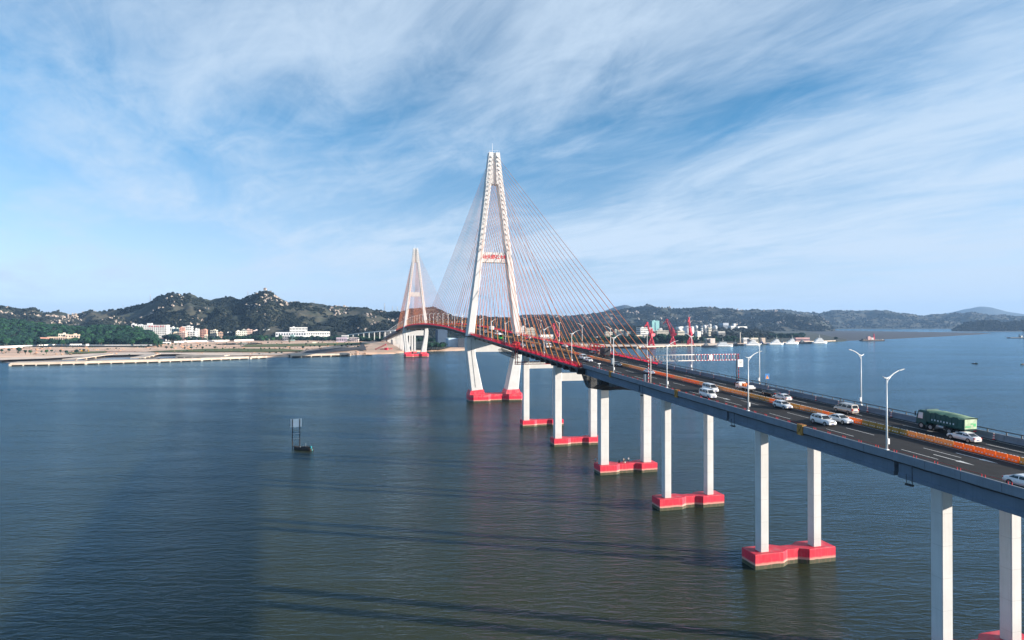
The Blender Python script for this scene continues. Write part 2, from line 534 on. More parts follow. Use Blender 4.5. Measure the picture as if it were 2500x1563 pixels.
# near side: red delineator posts and a thin rail on the parapet (too small to pick apart)
nb = MB()
s = -380.0
while s < S3 - 6:
    for ds in (0.0, 0.42):
        z = zr(s + ds) + 1.0
        nb.box((TN + 0.22, s + ds, z + 0.14), (0.07, 0.07, 0.32))
    s += 3.05
for k in range(2):
    nb.tube([(TN + 0.22, x, zr(x) + 1.26 + 0.02 * ((i * 7) % 3)) for i, x in enumerate(np.arange(-380, S3 - 6, 3.05))], 0.018, 4)
tag(nb.build('parapet_rail', [M_RED], bridge), kind='stuff')

# far side: steel rail on posts
fb = MB()
def rail_run(mb, t, s0, s1, pitch, z0, h, mi=0):
    s = s0; i = 0
    while s < s1:
        z = zr(s) + z0
        mb.box((t, s, z + h / 2), (0.14, 0.16, h), mi)
        if i % 4 == 0: mb.box((t, s + 0.75, z + h / 2), (0.14, 0.16, h), mi)
        s += pitch; i += 1
    xs = np.arange(s0, s1 + 0.1, pitch)
    mb.tube([(t, x, zr(x) + z0 + h) for x in xs], 0.085, 6, mi)
rail_run(fb, TF - 0.2, S_END, S3 - 2, 3.0, 1.0, 0.50)
tag(fb.build('steel_rail', [M_STEELD], bridge), kind='stuff')
fb = MB()
for t in (TN + 0.2, TF - 0.2):
    rail_run(fb, t, 714, 1265, 3.0, 1.0, 0.5)
tag(fb.build('steel_rail', [M_STEELD], bridge), kind='stuff')

# cable stayed deck: steel box with road on it, red edge beams
D0, D1 = S3 + 0.6, 711.5
dk = MB()
TE = 15.0
sweep(dk, [(-TE, -0.10), (-TE, -0.55), (-11.2, -2.9), (11.6, -2.9), (TE + 0.4, -0.55), (TE + 0.4, -0.10), (13.2, -0.06), (-12.8, -0.06)], D0, D1, 6)
dk.build('box_girder', [M_STEELD], bridge)
for side in (-1, 1):
    eb = MB()
    t0 = -TE if side < 0 else TE + 0.4
    q = -side
    prof = [(t0 - q * 0.02, -0.08), (t0 - q * 0.02, 0.16), (t0 + q * 0.25, 0.16), (t0 + q * 0.25, -0.08)]
    n = int((D1 - D0) / 6.8)
    for k in range(n):                                   # panels with open joints, slightly uneven
        a = D0 + (D1 - D0) * k / n; b = D0 + (D1 - D0) * (k + 1) / n
        dz = 0.03 * math.sin(k * 2.1)
        sweep(eb, [(t, d_ + (dz if d_ > 0 else 0)) for t, d_ in (prof if side < 0 else prof[::-1])], a + 0.06, b - 0.06, 3.5)
    e = eb.build('edge_beam', [M_RED], bridge)
    for k in range(n):                                   # red sheeting between the posts
        a = D0 + (D1 - D0) * k / n + 0.08; b = D0 + (D1 - D0) * (k + 1) / n - 0.08
        hgt = 0.74 + 0.05 * math.sin(k * 2.1) + 0.03 * math.sin(k * 5.3)
        pb = MB(); m_ = (a + b) / 2; tt = t0 + q * 0.10
        pb.add([(tt, a, zr(a) + 0.17), (tt, m_, zr(m_) + 0.17), (tt, b, zr(b) + 0.17), (tt, b, zr(b) + hgt), (tt + q * 0.06, m_, zr(m_) + hgt - 0.05), (tt, a, zr(a) + hgt)], [(0, 1, 4, 5), (1, 2, 3, 4)])
        pb.build('panel', [M_SHEET], e)
    hb = MB()
    s = D0 + 0.5
    while s < D1:
        hb.box((t0 - q * 0.03, s, zr(s) + 0.85), (0.14, 0.16, 1.45))
        hb.box((t0 + q * 1.5, s + 1.1, zr(s) + 0.62), (0.10, 0.12, 1.25))
        s += 2.27
    for dz, tt in ((1.52, 0.12), (1.12, 0.12), (1.22, 1.5), (0.8, 1.5)):
        hb.tube([(t0 + q * tt, x, zr(x) + dz) for x in np.arange(D0, D1, 4.54)], 0.055, 4)
    tag(hb.build('railing', [M_RED], e), kind='stuff')
    ib = MB()                                              # low inner kerb between road and cable strip
    sweep(ib, [(t0 + q * 2.05, -0.05), (t0 + q * 2.05, 0.55), (t0 + q * 2.3, 0.55), (t0 + q * 2.3, -0.05)][::(1 if side < 0 else -1)], D0, D1, 6)
    ib.build('kerb', [M_STEELD], bridge)

# pylons -----------------------------------------------------------
PC = 0.6                     # pylon centre line
LEG = [  # z, outer half width, inner half width, half depth
    (4.0, 14.9, 7.1, 4.6), (29.0, 17.6, 12.4, 3.9), (32.0, 18.0, 12.55, 3.85), (36.6, 18.25, 12.8, 3.8), (39.5, 17.95, 12.95, 3.75),
    (42.8, 17.4, 13.0, 3.6), (88.0, 11.55, 8.0, 3.2), (137.0, 5.75, 2.15, 2.9)]


def leg_at(z):
    zz = [q[0] for q in LEG]
    return [float(np.interp(z, zz, [q[i] for q in LEG])) for i in (1, 2, 3)]


def make_pylon(s0, named):
    py = empty('pylon', (0, s0, 0), (0, 0, 0), bridge)
    for sg in (-1, 1):
        mb = MB()
        rings = []
        for z, o, i, h in LEG:
            c = 0.35
            a, b = (PC + sg * o, PC + sg * i)
            x0, x1 = min(a, b), max(a, b)
            rings.append([(x0 + c, -h, z), (x1 - c, -h, z), (x1, -h + c, z), (x1, h - c, z), (x1 - c, h, z), (x0 + c, h, z), (x0, h - c, z), (x0, -h + c, z)])
        mb.loft(rings, 0)
        lg = mb.build('leg', [M_CONC], py)
        # anchor pockets: a sloped hood over each cable end on both faces (small, joined)
        ab = MB()
        for k in range(21):
            z = ANCH_Z[k]
            o, i, h = leg_at(min(z, 136.9))
            if z > 137: o, i, h = (5.75 - (z - 137) * 0.117, max(0.5, 2.15 - (z - 137) * 0.1), 2.9)
            xc = PC + sg * (o + i) / 2
            for f in (-1, 1):
                w2 = 0.60
                tilt = sg * 0.18
                vs = [(xc - w2, f * h, z - 0.2 + tilt), (xc + w2, f * h, z - 0.2 - tilt), (xc + w2, f * (h + 0.24), z - 0.42 - tilt), (xc - w2, f * (h + 0.24), z - 0.42 + tilt),
                      (xc - w2, f * h, z + 0.55 + tilt), (xc + w2, f * h, z + 0.55 - tilt), (xc + w2, f * (h + 0.24), z - 0.05 - tilt), (xc - w2, f * (h + 0.24), z - 0.05 + tilt)]
                ab.hexa(vs if f > 0 else vs, 0)
                ab.tube([(xc, f * h, z - 0.4), (xc, f * (h + 0.35), z - 0.8)], 0.22, 6, 1)  # dark stub: the shade of the anchor pocket put into its colour
        tag(ab.build('anchor_hoods', [M_CONC, M_DARKC], lg), kind='stuff')
    # merged head above the legs, with the recessed panel between them
    mb = MB()
    rings = []
    for z, o, h in ((137.0, 5.75, 2.9), (157.2, 3.4, 2.7)):
        rings.append([(PC - o, -h, z), (PC - 0.9, -h, z), (PC - 0.9, -h + 1.3, z), (PC + 0.9 + (157.2 - z) * 0.015, -h + 1.3, z), (PC + 0.9 + (157.2 - z) * 0.015, -h, z), (PC + o, -h, z),
                      (PC + o, h, z), (PC + 0.9, h, z), (PC + 0.9, h - 1.3, z), (PC - 0.9, h - 1.3, z), (PC - 0.9, h, z), (PC - o, h, z)])
    mb.loft(rings, 0)
    hd = mb.build('pylon_head', [M_CONC], py)
    tb = MB()
    tb.tube([(PC - 0.9, 0, 157.2), (PC - 0.9, 0, 163.6)], [0.16, 0.07], 6)
    for x, y in ((-3.1, -2.4), (3.1, -2.4), (3.1, 2.4), (-3.1, 2.4), (0.2, -2.4), (1.7, -2.4)):
        tb.box((PC + x, y, 157.8), (0.08, 0.08, 1.2))
    tb.box((PC, -2.4, 158.3), (6.2, 0.06, 0.06)); tb.box((PC, 2.4, 158.3), (6.2, 0.06, 0.06))
    tb.build('antenna', [M_WHITE], hd)
    # cross beams
    mb = MB()
    a, b = leg_at(90.5)[1] + 0.25, 2.5
    mb.box((PC, 0, 90.6), (2 * a, 2 * b, 6.4))
    mb.build('upper_crossbeam', [M_CONC], py)
    mb = MB()
    mb.hexa([(PC - 12.6, -3.0, 31.0), (PC + 12.6, -3.0, 31.0), (PC + 12.6, 3.0, 31.0), (PC - 12.6, 3.0, 31.0),
             (PC - 12.9, -3.0, 38.3), (PC + 12.9, -3.0, 38.3), (PC + 12.9, 3.0, 38.3), (PC - 12.9, 3.0, 38.3)])
    for x in (-9, 0, 9):
        mb.box((PC + x, 0, (38.3 + zr(s0) - 2.9) / 2), (1.6, 2.4, zr(s0) - 2.9 - 38.3))
    mb.build('lower_crossbeam', [M_CONC], py)
    # pile cap: two eight sided pads and a link, with sloped plinths under the legs
    mb = MB()
    c0 = 1.1
    out = []
    left = [(-15.9, 2.6), (-15.9, -2.8), (-13.4, -6.6), (-5.2, -6.6), (-3.6, -5.0)]
    poly = [(c0 + x, y) for x, y in left] + [(c0 - x, y) for x, y in reversed(left)]
    back = [(c0 - x, -y) for x, y in left[2:]][0:]
    full = [(c0 - 17.2, 4.4), (c0 - 17.2, -4.4), (c0 - 14.8, -7.0), (c0 - 5.2, -6.7), (c0 - 3.4, -4.6), (c0 + 5.4, -4.6), (c0 + 8.0, -6.7), (c0 + 15.9, -7.0), (c0 + 18.2, -4.4),
            (c0 + 18.2, 4.4), (c0 + 15.9, 7.0), (c0 + 8.0, 6.7), (c0 + 5.4, 4.6), (c0 - 3.4, 4.6), (c0 - 5.2, 6.7), (c0 - 14.8, 7.0)]
    mb.prism(full, -1.5, 4.4)
    for sg in (-1, 1):
        o, i, h = leg_at(7.5)
        xa, xb = PC + sg * (o + 0.4), PC + sg * (i - 0.4)
        x0, x1 = min(xa, xb), max(xa, xb)
        mb.loft([[(x0 - 0.8, -5.7, 4.39), (x1 + 0.8, -5.7, 4.39), (x1 + 0.8, 5.7, 4.39), (x0 - 0.8, 5.7, 4.39)],
                 [(x0, -h - 0.3, 6.9), (x1, -h - 0.3, 7.6 if sg < 0 else 7.2), (x1, h + 0.3, 7.6 if sg < 0 else 7.2), (x0, h + 0.3, 6.9)]])
    mb.build('pile_cap', [M_REDCAP], py)
    # inspection platform round each leg at deck level, and a thin cable down the near leg
    mb = MB()
    for sg in (-1, 1):
        mb.box((PC + sg * 15.6, 0, zr(s0) - 1.1), (7.4, 11.5, 0.35))
        for k in range(6):
            mb.box((PC + sg * 12.2, -5.4 + k * 2.1, zr(s0) - 1.6), (0.15, 0.15, 1.0))
    mb.build('inspection_platform', [M_BLACK], py)
    pts = []
    for z in np.linspace(9, 39, 12):
        o, i, h = leg_at(z)
        pts.append((PC - o + 2.9, -h - 0.1, z))
    db = MB(); db.tube(pts, 0.07, 4)
    db.build('earth_cable', [M_BLACK], py)
    if named:
        cu = bpy.data.curves.new('bridge_name', 'FONT')
        cu.body = '汕头礐石大桥'
        cu.size = 2.9; cu.extrude = 0.06; cu.offset = 0.035; cu.align_x = 'CENTER'; cu.space_character = 0.86; cu.shear = 0.12
        tmp = bpy.data.objects.new('bridge_name', cu); COL.objects.link(tmp)
        bpy.context.view_layer.update()
        dg = bpy.context.evaluated_depsgraph_get()
        me = bpy.data.meshes.new_from_object(tmp.evaluated_get(dg))
        bpy.data.objects.remove(tmp)
        me.materials.clear(); me.materials.append(M_SIGNRED)
        o = obj('lettering', me, py, (PC + 0.3, -2.56, 89.9), (math.pi / 2, 0, 0))
        sb = MB()
        for x0 in (4.6, 5.7):
            sb.tube([(PC + x0, -2.53, 88.9), (PC + x0 + 0.25, -2.53, 88.2)], 0.09, 4)
            sb.tube([(PC + x0 - 0.1, -2.53, 88.5), (PC + x0 + 0.5, -2.53, 88.7), (PC + x0 + 0.4, -2.53, 88.0)], 0.07, 4)
        sb.build('signature', [M_SIGNRED], py)
    return py


ANCH_Z = [96.0 + 3.2 * k for k in range(10)] + [124.8 + 2.69 * (k + 1) for k in range(11)]
SIDE_S = [16.0 + 12.0 * k for k in range(9)] + [112.0 + 6.78 * (k + 1) for k in range(12)]
MAIN_S = [16.0 + 12.0 * k for k in range(21)]
pyl = [make_pylon(0.0, True), make_pylon(518.0, False)]
TAX = (-14.15, 14.55)
for pi, s0 in enumerate((0.0, 518.0)):
    for sg, tax in ((-1, TAX[0]), (1, TAX[1])):
        for dirn in (-1, 1):
            main = (dirn == 1) == (pi == 0)
            lst = MAIN_S if main else SIDE_S
            for k in range(21):
                z = ANCH_Z[k]
                if z <= 137: o, i, h = leg_at(z)
                else: o, i, h = (5.75 - (z - 137) * 0.117, max(0.5, 2.15 - (z - 137) * 0.1), 2.9)
                top = Vector((PC + sg * (o + i) / 2, s0 + dirn * (h + 0.5), z - 0.8))
                sl = s0 + dirn * lst[k]
                bot = Vector((tax, sl, zr(sl) + 0.35))
                d_ = (top - bot); L = d_.length; d_ = d_ / L
                pts = []
                for q in range(7):                       # slight sag
                    f = q / 6
                    p = bot + d_ * (L * f); p.z -= 0.0022 * L * 4 * f * (1 - f)
                    pts.append(p)
                mb = MB()
                mb.tube(pts, 0.12, 5, 0)
                mb.tube([bot - d_ * 0.3, bot + d_ * 8.5], 0.22, 6, 1)
                mb.tube([bot + d_ * 8.5, bot + d_ * 10.5], [0.31, 0.15], 6, 1)
                mb.box((tax, sl, zr(sl) + 0.3), (0.9, 1.2, 0.6), 2)
                mb.build('stay_cable', [M_CABLE, M_CABLEP, M_RED], bridge)
# brackets under the deck edge at each anchorage (one shared mesh)
mb = MB()
mb.hexa([(-0.1, -0.55, -1.7), (2.9, -0.55, -1.9), (2.9, 0.55, -1.9), (-0.1, 0.55, -1.7), (-0.5, -1.25, 0), (3.2, -1.25, 0), (3.2, 1.25, 0), (-0.5, 1.25, 0)])
me_br = mb.mesh('bracket', [M_BLACK])
mb = MB()
mb.box((0.6, 0, -0.45), (0.5, 0.4, 0.9)); mb.box((0.9, 0, -0.9), (0.9, 0.3, 0.3))
me_hk = mb.mesh('hanger', [M_BLACK])
for sl in SIDE_S:
    for s0, dr in ((0, -1), (518, 1)):
        for q in (-1, 1):
            big = sl > 104
            o = obj('bracket' if big else 'hanger', me_br if big else me_hk, bridge, ((-TE + 0.2) if q < 0 else (TE + 0.2), s0 + dr * sl, zr(s0 + dr * sl) - 0.56), (0, 0, 0 if q < 0 else math.pi))

# piers -----------------------------------------------------------
def chamfer_rect(x0, x1, y0, y1, c=0.12):
    return [(x0 + c, y0), (x1 - c, y0), (x1, y0 + c), (x1, y1 - c), (x1 - c, y1), (x0 + c, y1), (x0, y1 - c), (x0, y0 + c)]


def make_pier(s, main, beam=None, ground=None, top=None):
    p = empty('pier', (0, s, 0), (0, 0, 0), bridge)
    cols = ((-7.6, -4.75), (7.55, 10.4)) if main else ((-5.9, -3.98), (6.65, 8.58))
    y0, y1 = (-1.15, 1.2) if main else (-1.05, 0.75)
    zt = zr(s) - (2.9 if main and top is None else 2.42) - 0.02
    base = 2.9 if ground is None else ground - 1.5
    for a, b in cols:
        mb = MB()
        mb.prism(chamfer_rect(a, b, y0, y1), base, zt - 0.25)
        mb.box(((a + b) / 2, (y0 + y1) / 2, zt - 0.12), (b - a - 0.5, y1 - y0 - 0.5, 0.28))
        mb.build('column', [M_CONC], p)
    if main or not main:
        mb = MB()
        if beam:
            mb.box(((cols[0][1] + cols[1][0]) / 2, 0, (beam[0] + beam[1]) / 2), (cols[1][0] - cols[0][1] - 0.02, y1 - y0 - 0.5, beam[1] - beam[0]))
        else:
            # shallow cap beam hidden up between the girders
            mb.box((0.3, (y0 + y1) / 2, zt - 0.5), (cols[1][0] - cols[0][1] - 0.02, (y1 - y0) * 0.8, 0.9))
        mb.build('crossbeam', [M_CONC], p)
    if ground is None:
        mb = MB()
        if main:
            pl = [(-8.3, -2.5), (-2.6, -2.5), (-1.0, -1.3), (4.6, -1.3), (6.3, -2.5), (11.9, -2.5), (11.9, 2.9), (6.3, 2.9), (4.6, 1.6), (-1.0, 1.6), (-2.6, 2.9), (-8.3, 2.9)]
        else:
            pl = [(-7.8, -2.0), (-1.3, -2.0), (0.4, -1.0), (3.2, -1.0), (4.9, -2.0), (11.2, -2.0), (11.2, 2.4), (4.9, 2.4), (3.2, 1.2), (0.4, 1.2), (-1.3, 2.4), (-7.8, 2.4)]
        mb.loft([[(x, y, -1.5) for x, y in pl], [(x, y, 2.86) for x, y in pl], [(x * 0.994 + 0.01, y * 0.985, 3.0) for x, y in pl]])
        mb.build('pile_cap', [M_REDCAP], p)
    return p

make_pier(PIER_S[0], True, (27.5, 30.6))
make_pier(PIER_S[1], True, (25.9, 29.0))
make_pier(PIER_S[2], True, top=1)
for s in APP_S: make_pier(s, False)
for i, s in enumerate(FAR_PIER): make_pier(s, True, (zr(s) - 8, zr(s) - 5) if i < 2 else None, None if s < 640 else 2.0)
for s in FAR_APP[:-1]: make_pier(s, False, ground=2.0)

# safety net and scaffold under the transition pier
def net_mat():
    m = bpy.data.materials.new('black_safety_net'); m.use_nodes = True
    w = NT(m.node_tree); bs = w.n['Principled BSDF']
    tc = w.new('ShaderNodeTexCoord')
    n = w.noise(tc.outputs['Object'], 3.0, 4.0, 0.6)
    w.l.new(w.mix(n, (0.008, 0.009, 0.011), (0.03, 0.03, 0.034)), bs.inputs['Base Color'])
    bs.inputs['Roughness'].default_value = 0.9
    w.l.new(w.math('ADD', w.math('MULTIPLY', n, 0.35), 0.70, clamp=True), bs.inputs['Alpha'])
    return m
M_NET = net_mat()
nb = MB()
nx, ny = 12, 14
rows = []
for j in range(ny + 1):
    f = j / ny
    s = S3 + 2.0 - 15.5 * f
    dep = zr(s) - 0.7 - 5.4 * math.sin(min(1.0, f * 1.75) * math.pi / 2) ** 1.2 + 2.2 * max(0.0, f - 0.55) / 0.45
    rows.append([(-13.8 + 27.6 * i / nx, s, dep + 0.5 * math.sin(i * 1.3 + j) * 0.4 - 0.8 * math.sin(math.pi * i / nx)) for i in range(nx + 1)])
nb.loft(rows, 0, False, False, False, closed=False)
# side wall of the net, up to the deck edge
for t in (-13.85,):
    wall = [[(t, rows[j][0][1], rows[j][0][2]) for j in range(7)], [(t + 0.1, rows[j][0][1], zr(rows[j][0][1]) - (0.5 if j < 3 else 2.4)) for j in range(7)]]
    nb.loft(wall, 0, False, False, False, closed=False)
for k in range(14):
    s = S3 - 5.0 - k * 0.62
    nb.tube([(-13.5, s, zr(s) - 2.4), (-13.5, s, zr(s) - 4.4 + 0.14 * k)], 0.035, 4)
tag(nb.build('safety_net', [M_NET], bridge))
# ------------------------------------------------------------------ land and hills
def vnoise(x, y, seed=0):
    """smooth value noise, -1..1"""
    xi = np.floor(x).astype(np.int64); yi = np.floor(y).astype(np.int64)
    xf = x - xi; yf = y - yi
    def h(a, b):
        n = (a * 374761393 + b * 668265263 + seed * 1442695041) & 0x7fffffff
        n = ((n ^ (n >> 13)) * 1274126177) & 0x7fffffff
        return ((n ^ (n >> 16)) & 0xffff) / 32767.5 - 1.0
    u = xf * xf * (3 - 2 * xf); v = yf * yf * (3 - 2 * yf)
    return (h(xi, yi) * (1 - u) + h(xi + 1, yi) * u) * (1 - v) + (h(xi, yi + 1) * (1 - u) + h(xi + 1, yi + 1) * u) * v


def fbm(x, y, sc, octv=4, seed=0):
    r = 0; a = 1.0; f = 1.0 / sc; tot = 0
    for k in range(octv):
        r = r + a * vnoise(x * f + 17.3 * k, y * f - 9.1 * k, seed + k); tot += a; a *= 0.5; f *= 2.03
    return r / tot


def grid_mesh(name, P, mats, smooth=True):
    """P: array (nv, nu, 3)"""
    nv, nu, _ = P.shape
    me = bpy.data.meshes.new(name)
    idx = np.arange(nv * nu).reshape(nv, nu)
    q = np.stack([idx[:-1, :-1], idx[:-1, 1:], idx[1:, 1:], idx[1:, :-1]], -1).reshape(-1, 4)
    me.from_pydata(P.reshape(-1, 3).tolist(), [], q.tolist())
    for m in mats: me.materials.append(m)
    if smooth: me.polygons.foreach_set('use_smooth', [True] * len(me.polygons))
    me.update()
    return me


def shore(px, py):
    Y = CAM_H * FOC / (py - 788.7)
    return (gp(px, Y), Y)


def soil_extra(w, v, c):
    n = w.noise(w.mapping(v, scale=(0.004, 0.016, 1)), 1.0, 6.0, 0.6, 0.8)
    c = w.mix(w.ramp(n, 0.52, 0.62), c, (0.56, 0.29, 0.18))
    n2 = w.noise(w.mapping(v, scale=(0.006, 0.03, 1), loc=(4, 2, 0)), 1.0, 5.0, 0.6, 0.6)
    c = w.mix(w.ramp(n2, 0.60, 0.68), c, (0.12, 0.13, 0.05))
    n3 = w.noise(w.mapping(v, scale=(0.05, 0.12, 1)), 1.0, 5.0, 0.7)
    return w.mix(w.math('MULTIPLY', w.ramp(n3, 0.5, 0.8), 0.5), c, (0.74, 0.58, 0.47))

M_SOIL = mat('bare_pinkish_soil', (0.76, 0.51, 0.35), 0.95, var=0.2, vscale=0.03, extra=soil_extra)
M_MUD = mat('tidal_mud', (0.034, 0.032, 0.038), 0.7, var=0.3, vscale=0.02)
M_GRASSG = mat('mown_grass', (0.11, 0.13, 0.03), 0.95, var=0.35, vscale=0.05)
M_SCRUBG = mat('dark_scrub_ground', (0.020, 0.030, 0.020), 0.95, var=0.4, vscale=0.02)
M_PAVE = mat('pale_paving', (0.80, 0.62, 0.48), 0.9, var=0.12, vscale=0.1)
M_POND = mat('pond_water', (0.03, 0.05, 0.06), 0.08, var=0.1)
M_DARKP = mat('dark_tarmac', (0.055, 0.052, 0.055), 0.9, var=0.2, vscale=0.05)

LSH = [(-900, 915), (-400, 898), (-100, 886), (0, 882), (110, 877.5), (225, 871), (330, 868.5), (430, 866.5), (545, 871.5), (640, 874), (700, 872), (870, 866.5), (945, 864.5), (985, 861.5), (1045, 858), (1110, 856.5), (1250, 852.5),
       (1430, 850.2), (1560, 849.0), (1640, 845.5), (1720, 844), (1790, 842.5), (1850, 840)]


def land(name, pxs, pys, mats, far=13600.0, rows=34, base=2.4, seed=3):
    P = []
    px = np.array(pxs, float)
    Y0 = CAM_H * FOC / (np.array(pys, float) - 788.7)
    for i in range(rows):
        if i == 0: Y = Y0 - 5; z = np.full_like(px, -1.4)
        elif i == 1: Y = Y0; z = np.full_like(px, 0.15)
        elif i == 2: Y = Y0 + 5; z = np.full_like(px, 1.5)
        elif i == 3: Y = Y0 + 12; z = np.full_like(px, base - 0.3)
        else:
            f = (i - 3) / (rows - 4)
            Y = (Y0 + 12) * (far / (Y0 + 12)) ** f
            X = gp(px, Y)
            z = base + 0.5 * fbm(X, Y, 60, 3, seed)
        P.append(np.stack([gp(px, Y), Y, z], -1))
    return grid_mesh(name, np.array(P), mats)

pxs = np.arange(-900, 1851, 12.0)
pys = np.interp(pxs, [a for a, b in LSH], [b for a, b in LSH]) + 0.35 * np.array([math.sin(x * 0.21) + math.sin(x * 0.053) for x in pxs])
tag(obj('ground', land('ground', pxs, pys, [M_SOIL])), kind='structure')
pxs2 = np.arange(1851, 4200, 40.0)
tag(obj('far_shore', land('far_shore', pxs2, 803.2 + 0.25 * np.sin(pxs2 * 0.013), [M_SCRUBG], rows=10)), kind='structure')


def patch(name, pts, z, m, kind='structure', depth=None):
    """flat sheet through (px, py) ground points at height z"""
    mb = MB()
    vs = []
    for px, py in pts:
        Y = (CAM_H - z) * FOC / (py - 788.7)
        vs.append((gp(px, Y), Y, z))
    if depth:
        mb.loft([[(x, y, z - depth) for x, y, _ in vs], vs])
    else:
        mb.add(vs, [tuple(range(len(vs)))])
    return tag(mb.build(name, m), kind=kind)

patch('spit', [(1850, 841.5), (1905, 839.5), (1960, 837), (2022, 834.5), (2062, 832.4), (2068, 829), (2030, 822), (1985, 812), (1960, 808.5), (1905, 806.5), (1850, 807)], 1.3, M_SCRUBG, depth=3)
patch('mudflat', [(1955, 835.5), (2062, 832.6), (2180, 827.5), (2300, 821.6), (2390, 816.8), (2422, 813.9), (2380, 812.4), (2300, 811.3), (2200, 809.8), (2100, 808.5), (1985, 808), (1950, 812)], 0.12, M_MUD, depth=1.5)
patch('mudflat', [(1850, 806.2), (1900, 805.6), (1980, 805.9), (2060, 806.6), (2150, 807.9), (2080, 807.6), (1960, 806.9), (1880, 807)], 0.12, M_MUD, depth=1.5)
patch('mudflat', [(2300, 810.2), (2420, 809.6), (2560, 809.2), (2560, 808.2), (2420, 808.3), (2330, 808.8)], 0.12, M_MUD, depth=1.5)
# lawns, pond, paving of the building site on the left bank (4 mm steps are not enough over rough soil: raised sheets)
patch('grass_strip', [(355, 858.5), (420, 859.5), (520, 858), (640, 859), (735, 857.5), (742, 854.8), (690, 851.5), (560, 850.8), (500, 851.5), (430, 854.5)], 3.3, M_GRASSG)
patch('grass_strip', [(590, 846.5), (690, 846), (800, 843.5), (905, 840), (880, 836.5), (800, 837.5), (700, 839.5), (600, 841.5)], 3.4, M_GRASSG)
patch('grass_strip', [(165, 864), (260, 861), (262, 857), (165, 860)], 3.3, M_GRASSG)
patch('pond', [(525, 841.4), (560, 841.7), (610, 840.6), (645, 838.4), (620, 836.6), (580, 837.4), (540, 838.9)], 3.45, M_POND)
patch('yard', [(735, 864.5), (790, 864.5), (800, 860), (840, 857), (880, 853.5), (900, 846), (830, 849), (790, 853), (750, 857)], 3.4, M_DARKP)
patch('shore_road', [(880, 855), (895, 856), (888, 838), (880, 838)], 3.5, M_DARKP)
M_SILT = mat('silty_shallows', (0.26, 0.25, 0.25), 0.25, var=0.15, vscale=0.02)
patch('shallows', [(28, 888.5), (130, 886), (230, 881), (330, 877), (440, 872), (440, 868), (330, 870), (225, 873), (110, 879.5), (10, 884)], 0.06, M_SILT)
patch('promenade_paving', [(0, 879), (110, 875.5), (225, 868.5), (330, 866), (430, 864.5), (545, 868.5), (690, 866), (690, 862), (545, 861.5), (330, 860.5), (225, 863), (110, 870.5), (0, 874)], 3.0, M_PAVE)
patch('quay_apron', [(1440, 846.5), (1560, 846), (1640, 842.7), (1720, 841.5), (1800, 840), (1790, 837.5), (1720, 838.5), (1640, 839.5), (1560, 841), (1440, 841.5)], 3.3, M_PAVE)
patch('scrub_ground', [(1530, 841.5), (1640, 839.5), (1850, 836), (1850, 803), (1760, 800), (1640, 800), (1500, 805), (1420, 812), (1280, 820), (1300, 835), (1420, 836)], 3.6, M_SCRUBG)
patch('scrub_ground', [(0, 846), (370, 846), (420, 836), (600, 828), (930, 828), (930, 806), (500, 806), (0, 806)], 3.8, M_SCRUBG)
patch('scrub_ground', [(1040, 853), (1085, 852), (1140, 838), (1230, 838), (1230, 805), (1000, 805), (990, 850)], 3.6, M_SCRUBG)


def rock_extra(w, v, c):
    n = w.noise(v, 0.012, 6.0, 0.62, 0.5)
    c = w.mix(w.ramp(n, 0.48, 0.62), c, (0.068, 0.064, 0.045))
    n2 = w.noise(w.mapping(v, scale=(1, 1, 1.4), loc=(31, 7, 2)), 0.035, 5.0, 0.65, 0.7)
    return w.mix(w.ramp(n2, 0.665, 0.73), c, (0.42, 0.34, 0.28))
M_HILL = mat('scrubby_hillside', (0.022, 0.030, 0.020), 0.95, var=0.35, vscale=0.02, bump=0.0, extra=rock_extra)
M_HILLF = mat('far_wooded_hill', (0.020, 0.029, 0.023), 0.95, var=0.45, vscale=0.008, extra=rock_extra)
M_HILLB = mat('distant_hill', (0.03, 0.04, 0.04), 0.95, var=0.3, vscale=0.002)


HILLS = {}
def hill(name, ridge, Zr, Zf, Zb, m, tree_h=6.0, step=5.0, nf=30, nb=10, amp=0.3, spur=160.0, fine=3.0, seed=1, taper=40):
    px = np.arange(ridge[0][0], ridge[-1][0] + 0.1, step)
    py = np.interp(px, [a for a, b in ridge], [b for a, b in ridge])
    zrid = CAM_H + Zr * (788.7 - py) / FOC - tree_h
    ends = np.clip(np.minimum(px - px[0], px[-1] - px) / taper, 0, 1) if taper else np.ones_like(px)
    zrid = zrid * (ends * ends * (3 - 2 * ends)) ** 0.7
    P = []
    for j in range(nf + nb + 1):
        if j <= nf:
            f = j / nf; Y = np.full_like(px, Zf + (Zr - Zf) * f)
            pr = 0.62 * f ** 0.9 + 0.38 * (f * f * (3 - 2 * f))
        else:
            f = 1 - (j - nf) / nb; Y = np.full_like(px, Zb + (Zr - Zb) * f)
            pr = f * f * (3 - 2 * f)
        X = gp(px, Y)
        n = fbm(X, Y * 0.6, spur, 4, seed)
        n2 = fbm(X, Y, spur * 0.2, 4, seed + 9)
        h = zrid * pr * (1 + amp * n * (1 - f) ** 0.5 * 1.6) + fine * n2 * np.minimum(1, pr * 3) * (0.35 + 0.65 * (1 - f))
        # spurs keep below the sight line of the crest
        lim = CAM_H + (zrid + tree_h - CAM_H) * Y / Zr - tree_h
        h = np.where(zrid > CAM_H, np.minimum(h, np.maximum(lim, h * 0.4)), h) if j < nf else h
        P.append(np.stack([X, Y, np.maximum(h, -1.0) + 1.0], -1))
    P = np.array(P)
    HILLS[name + str(seed)] = (P, nf)
    return tag(obj(name, grid_mesh(name, P, [m])), kind='structure'), P[:nf + 2]

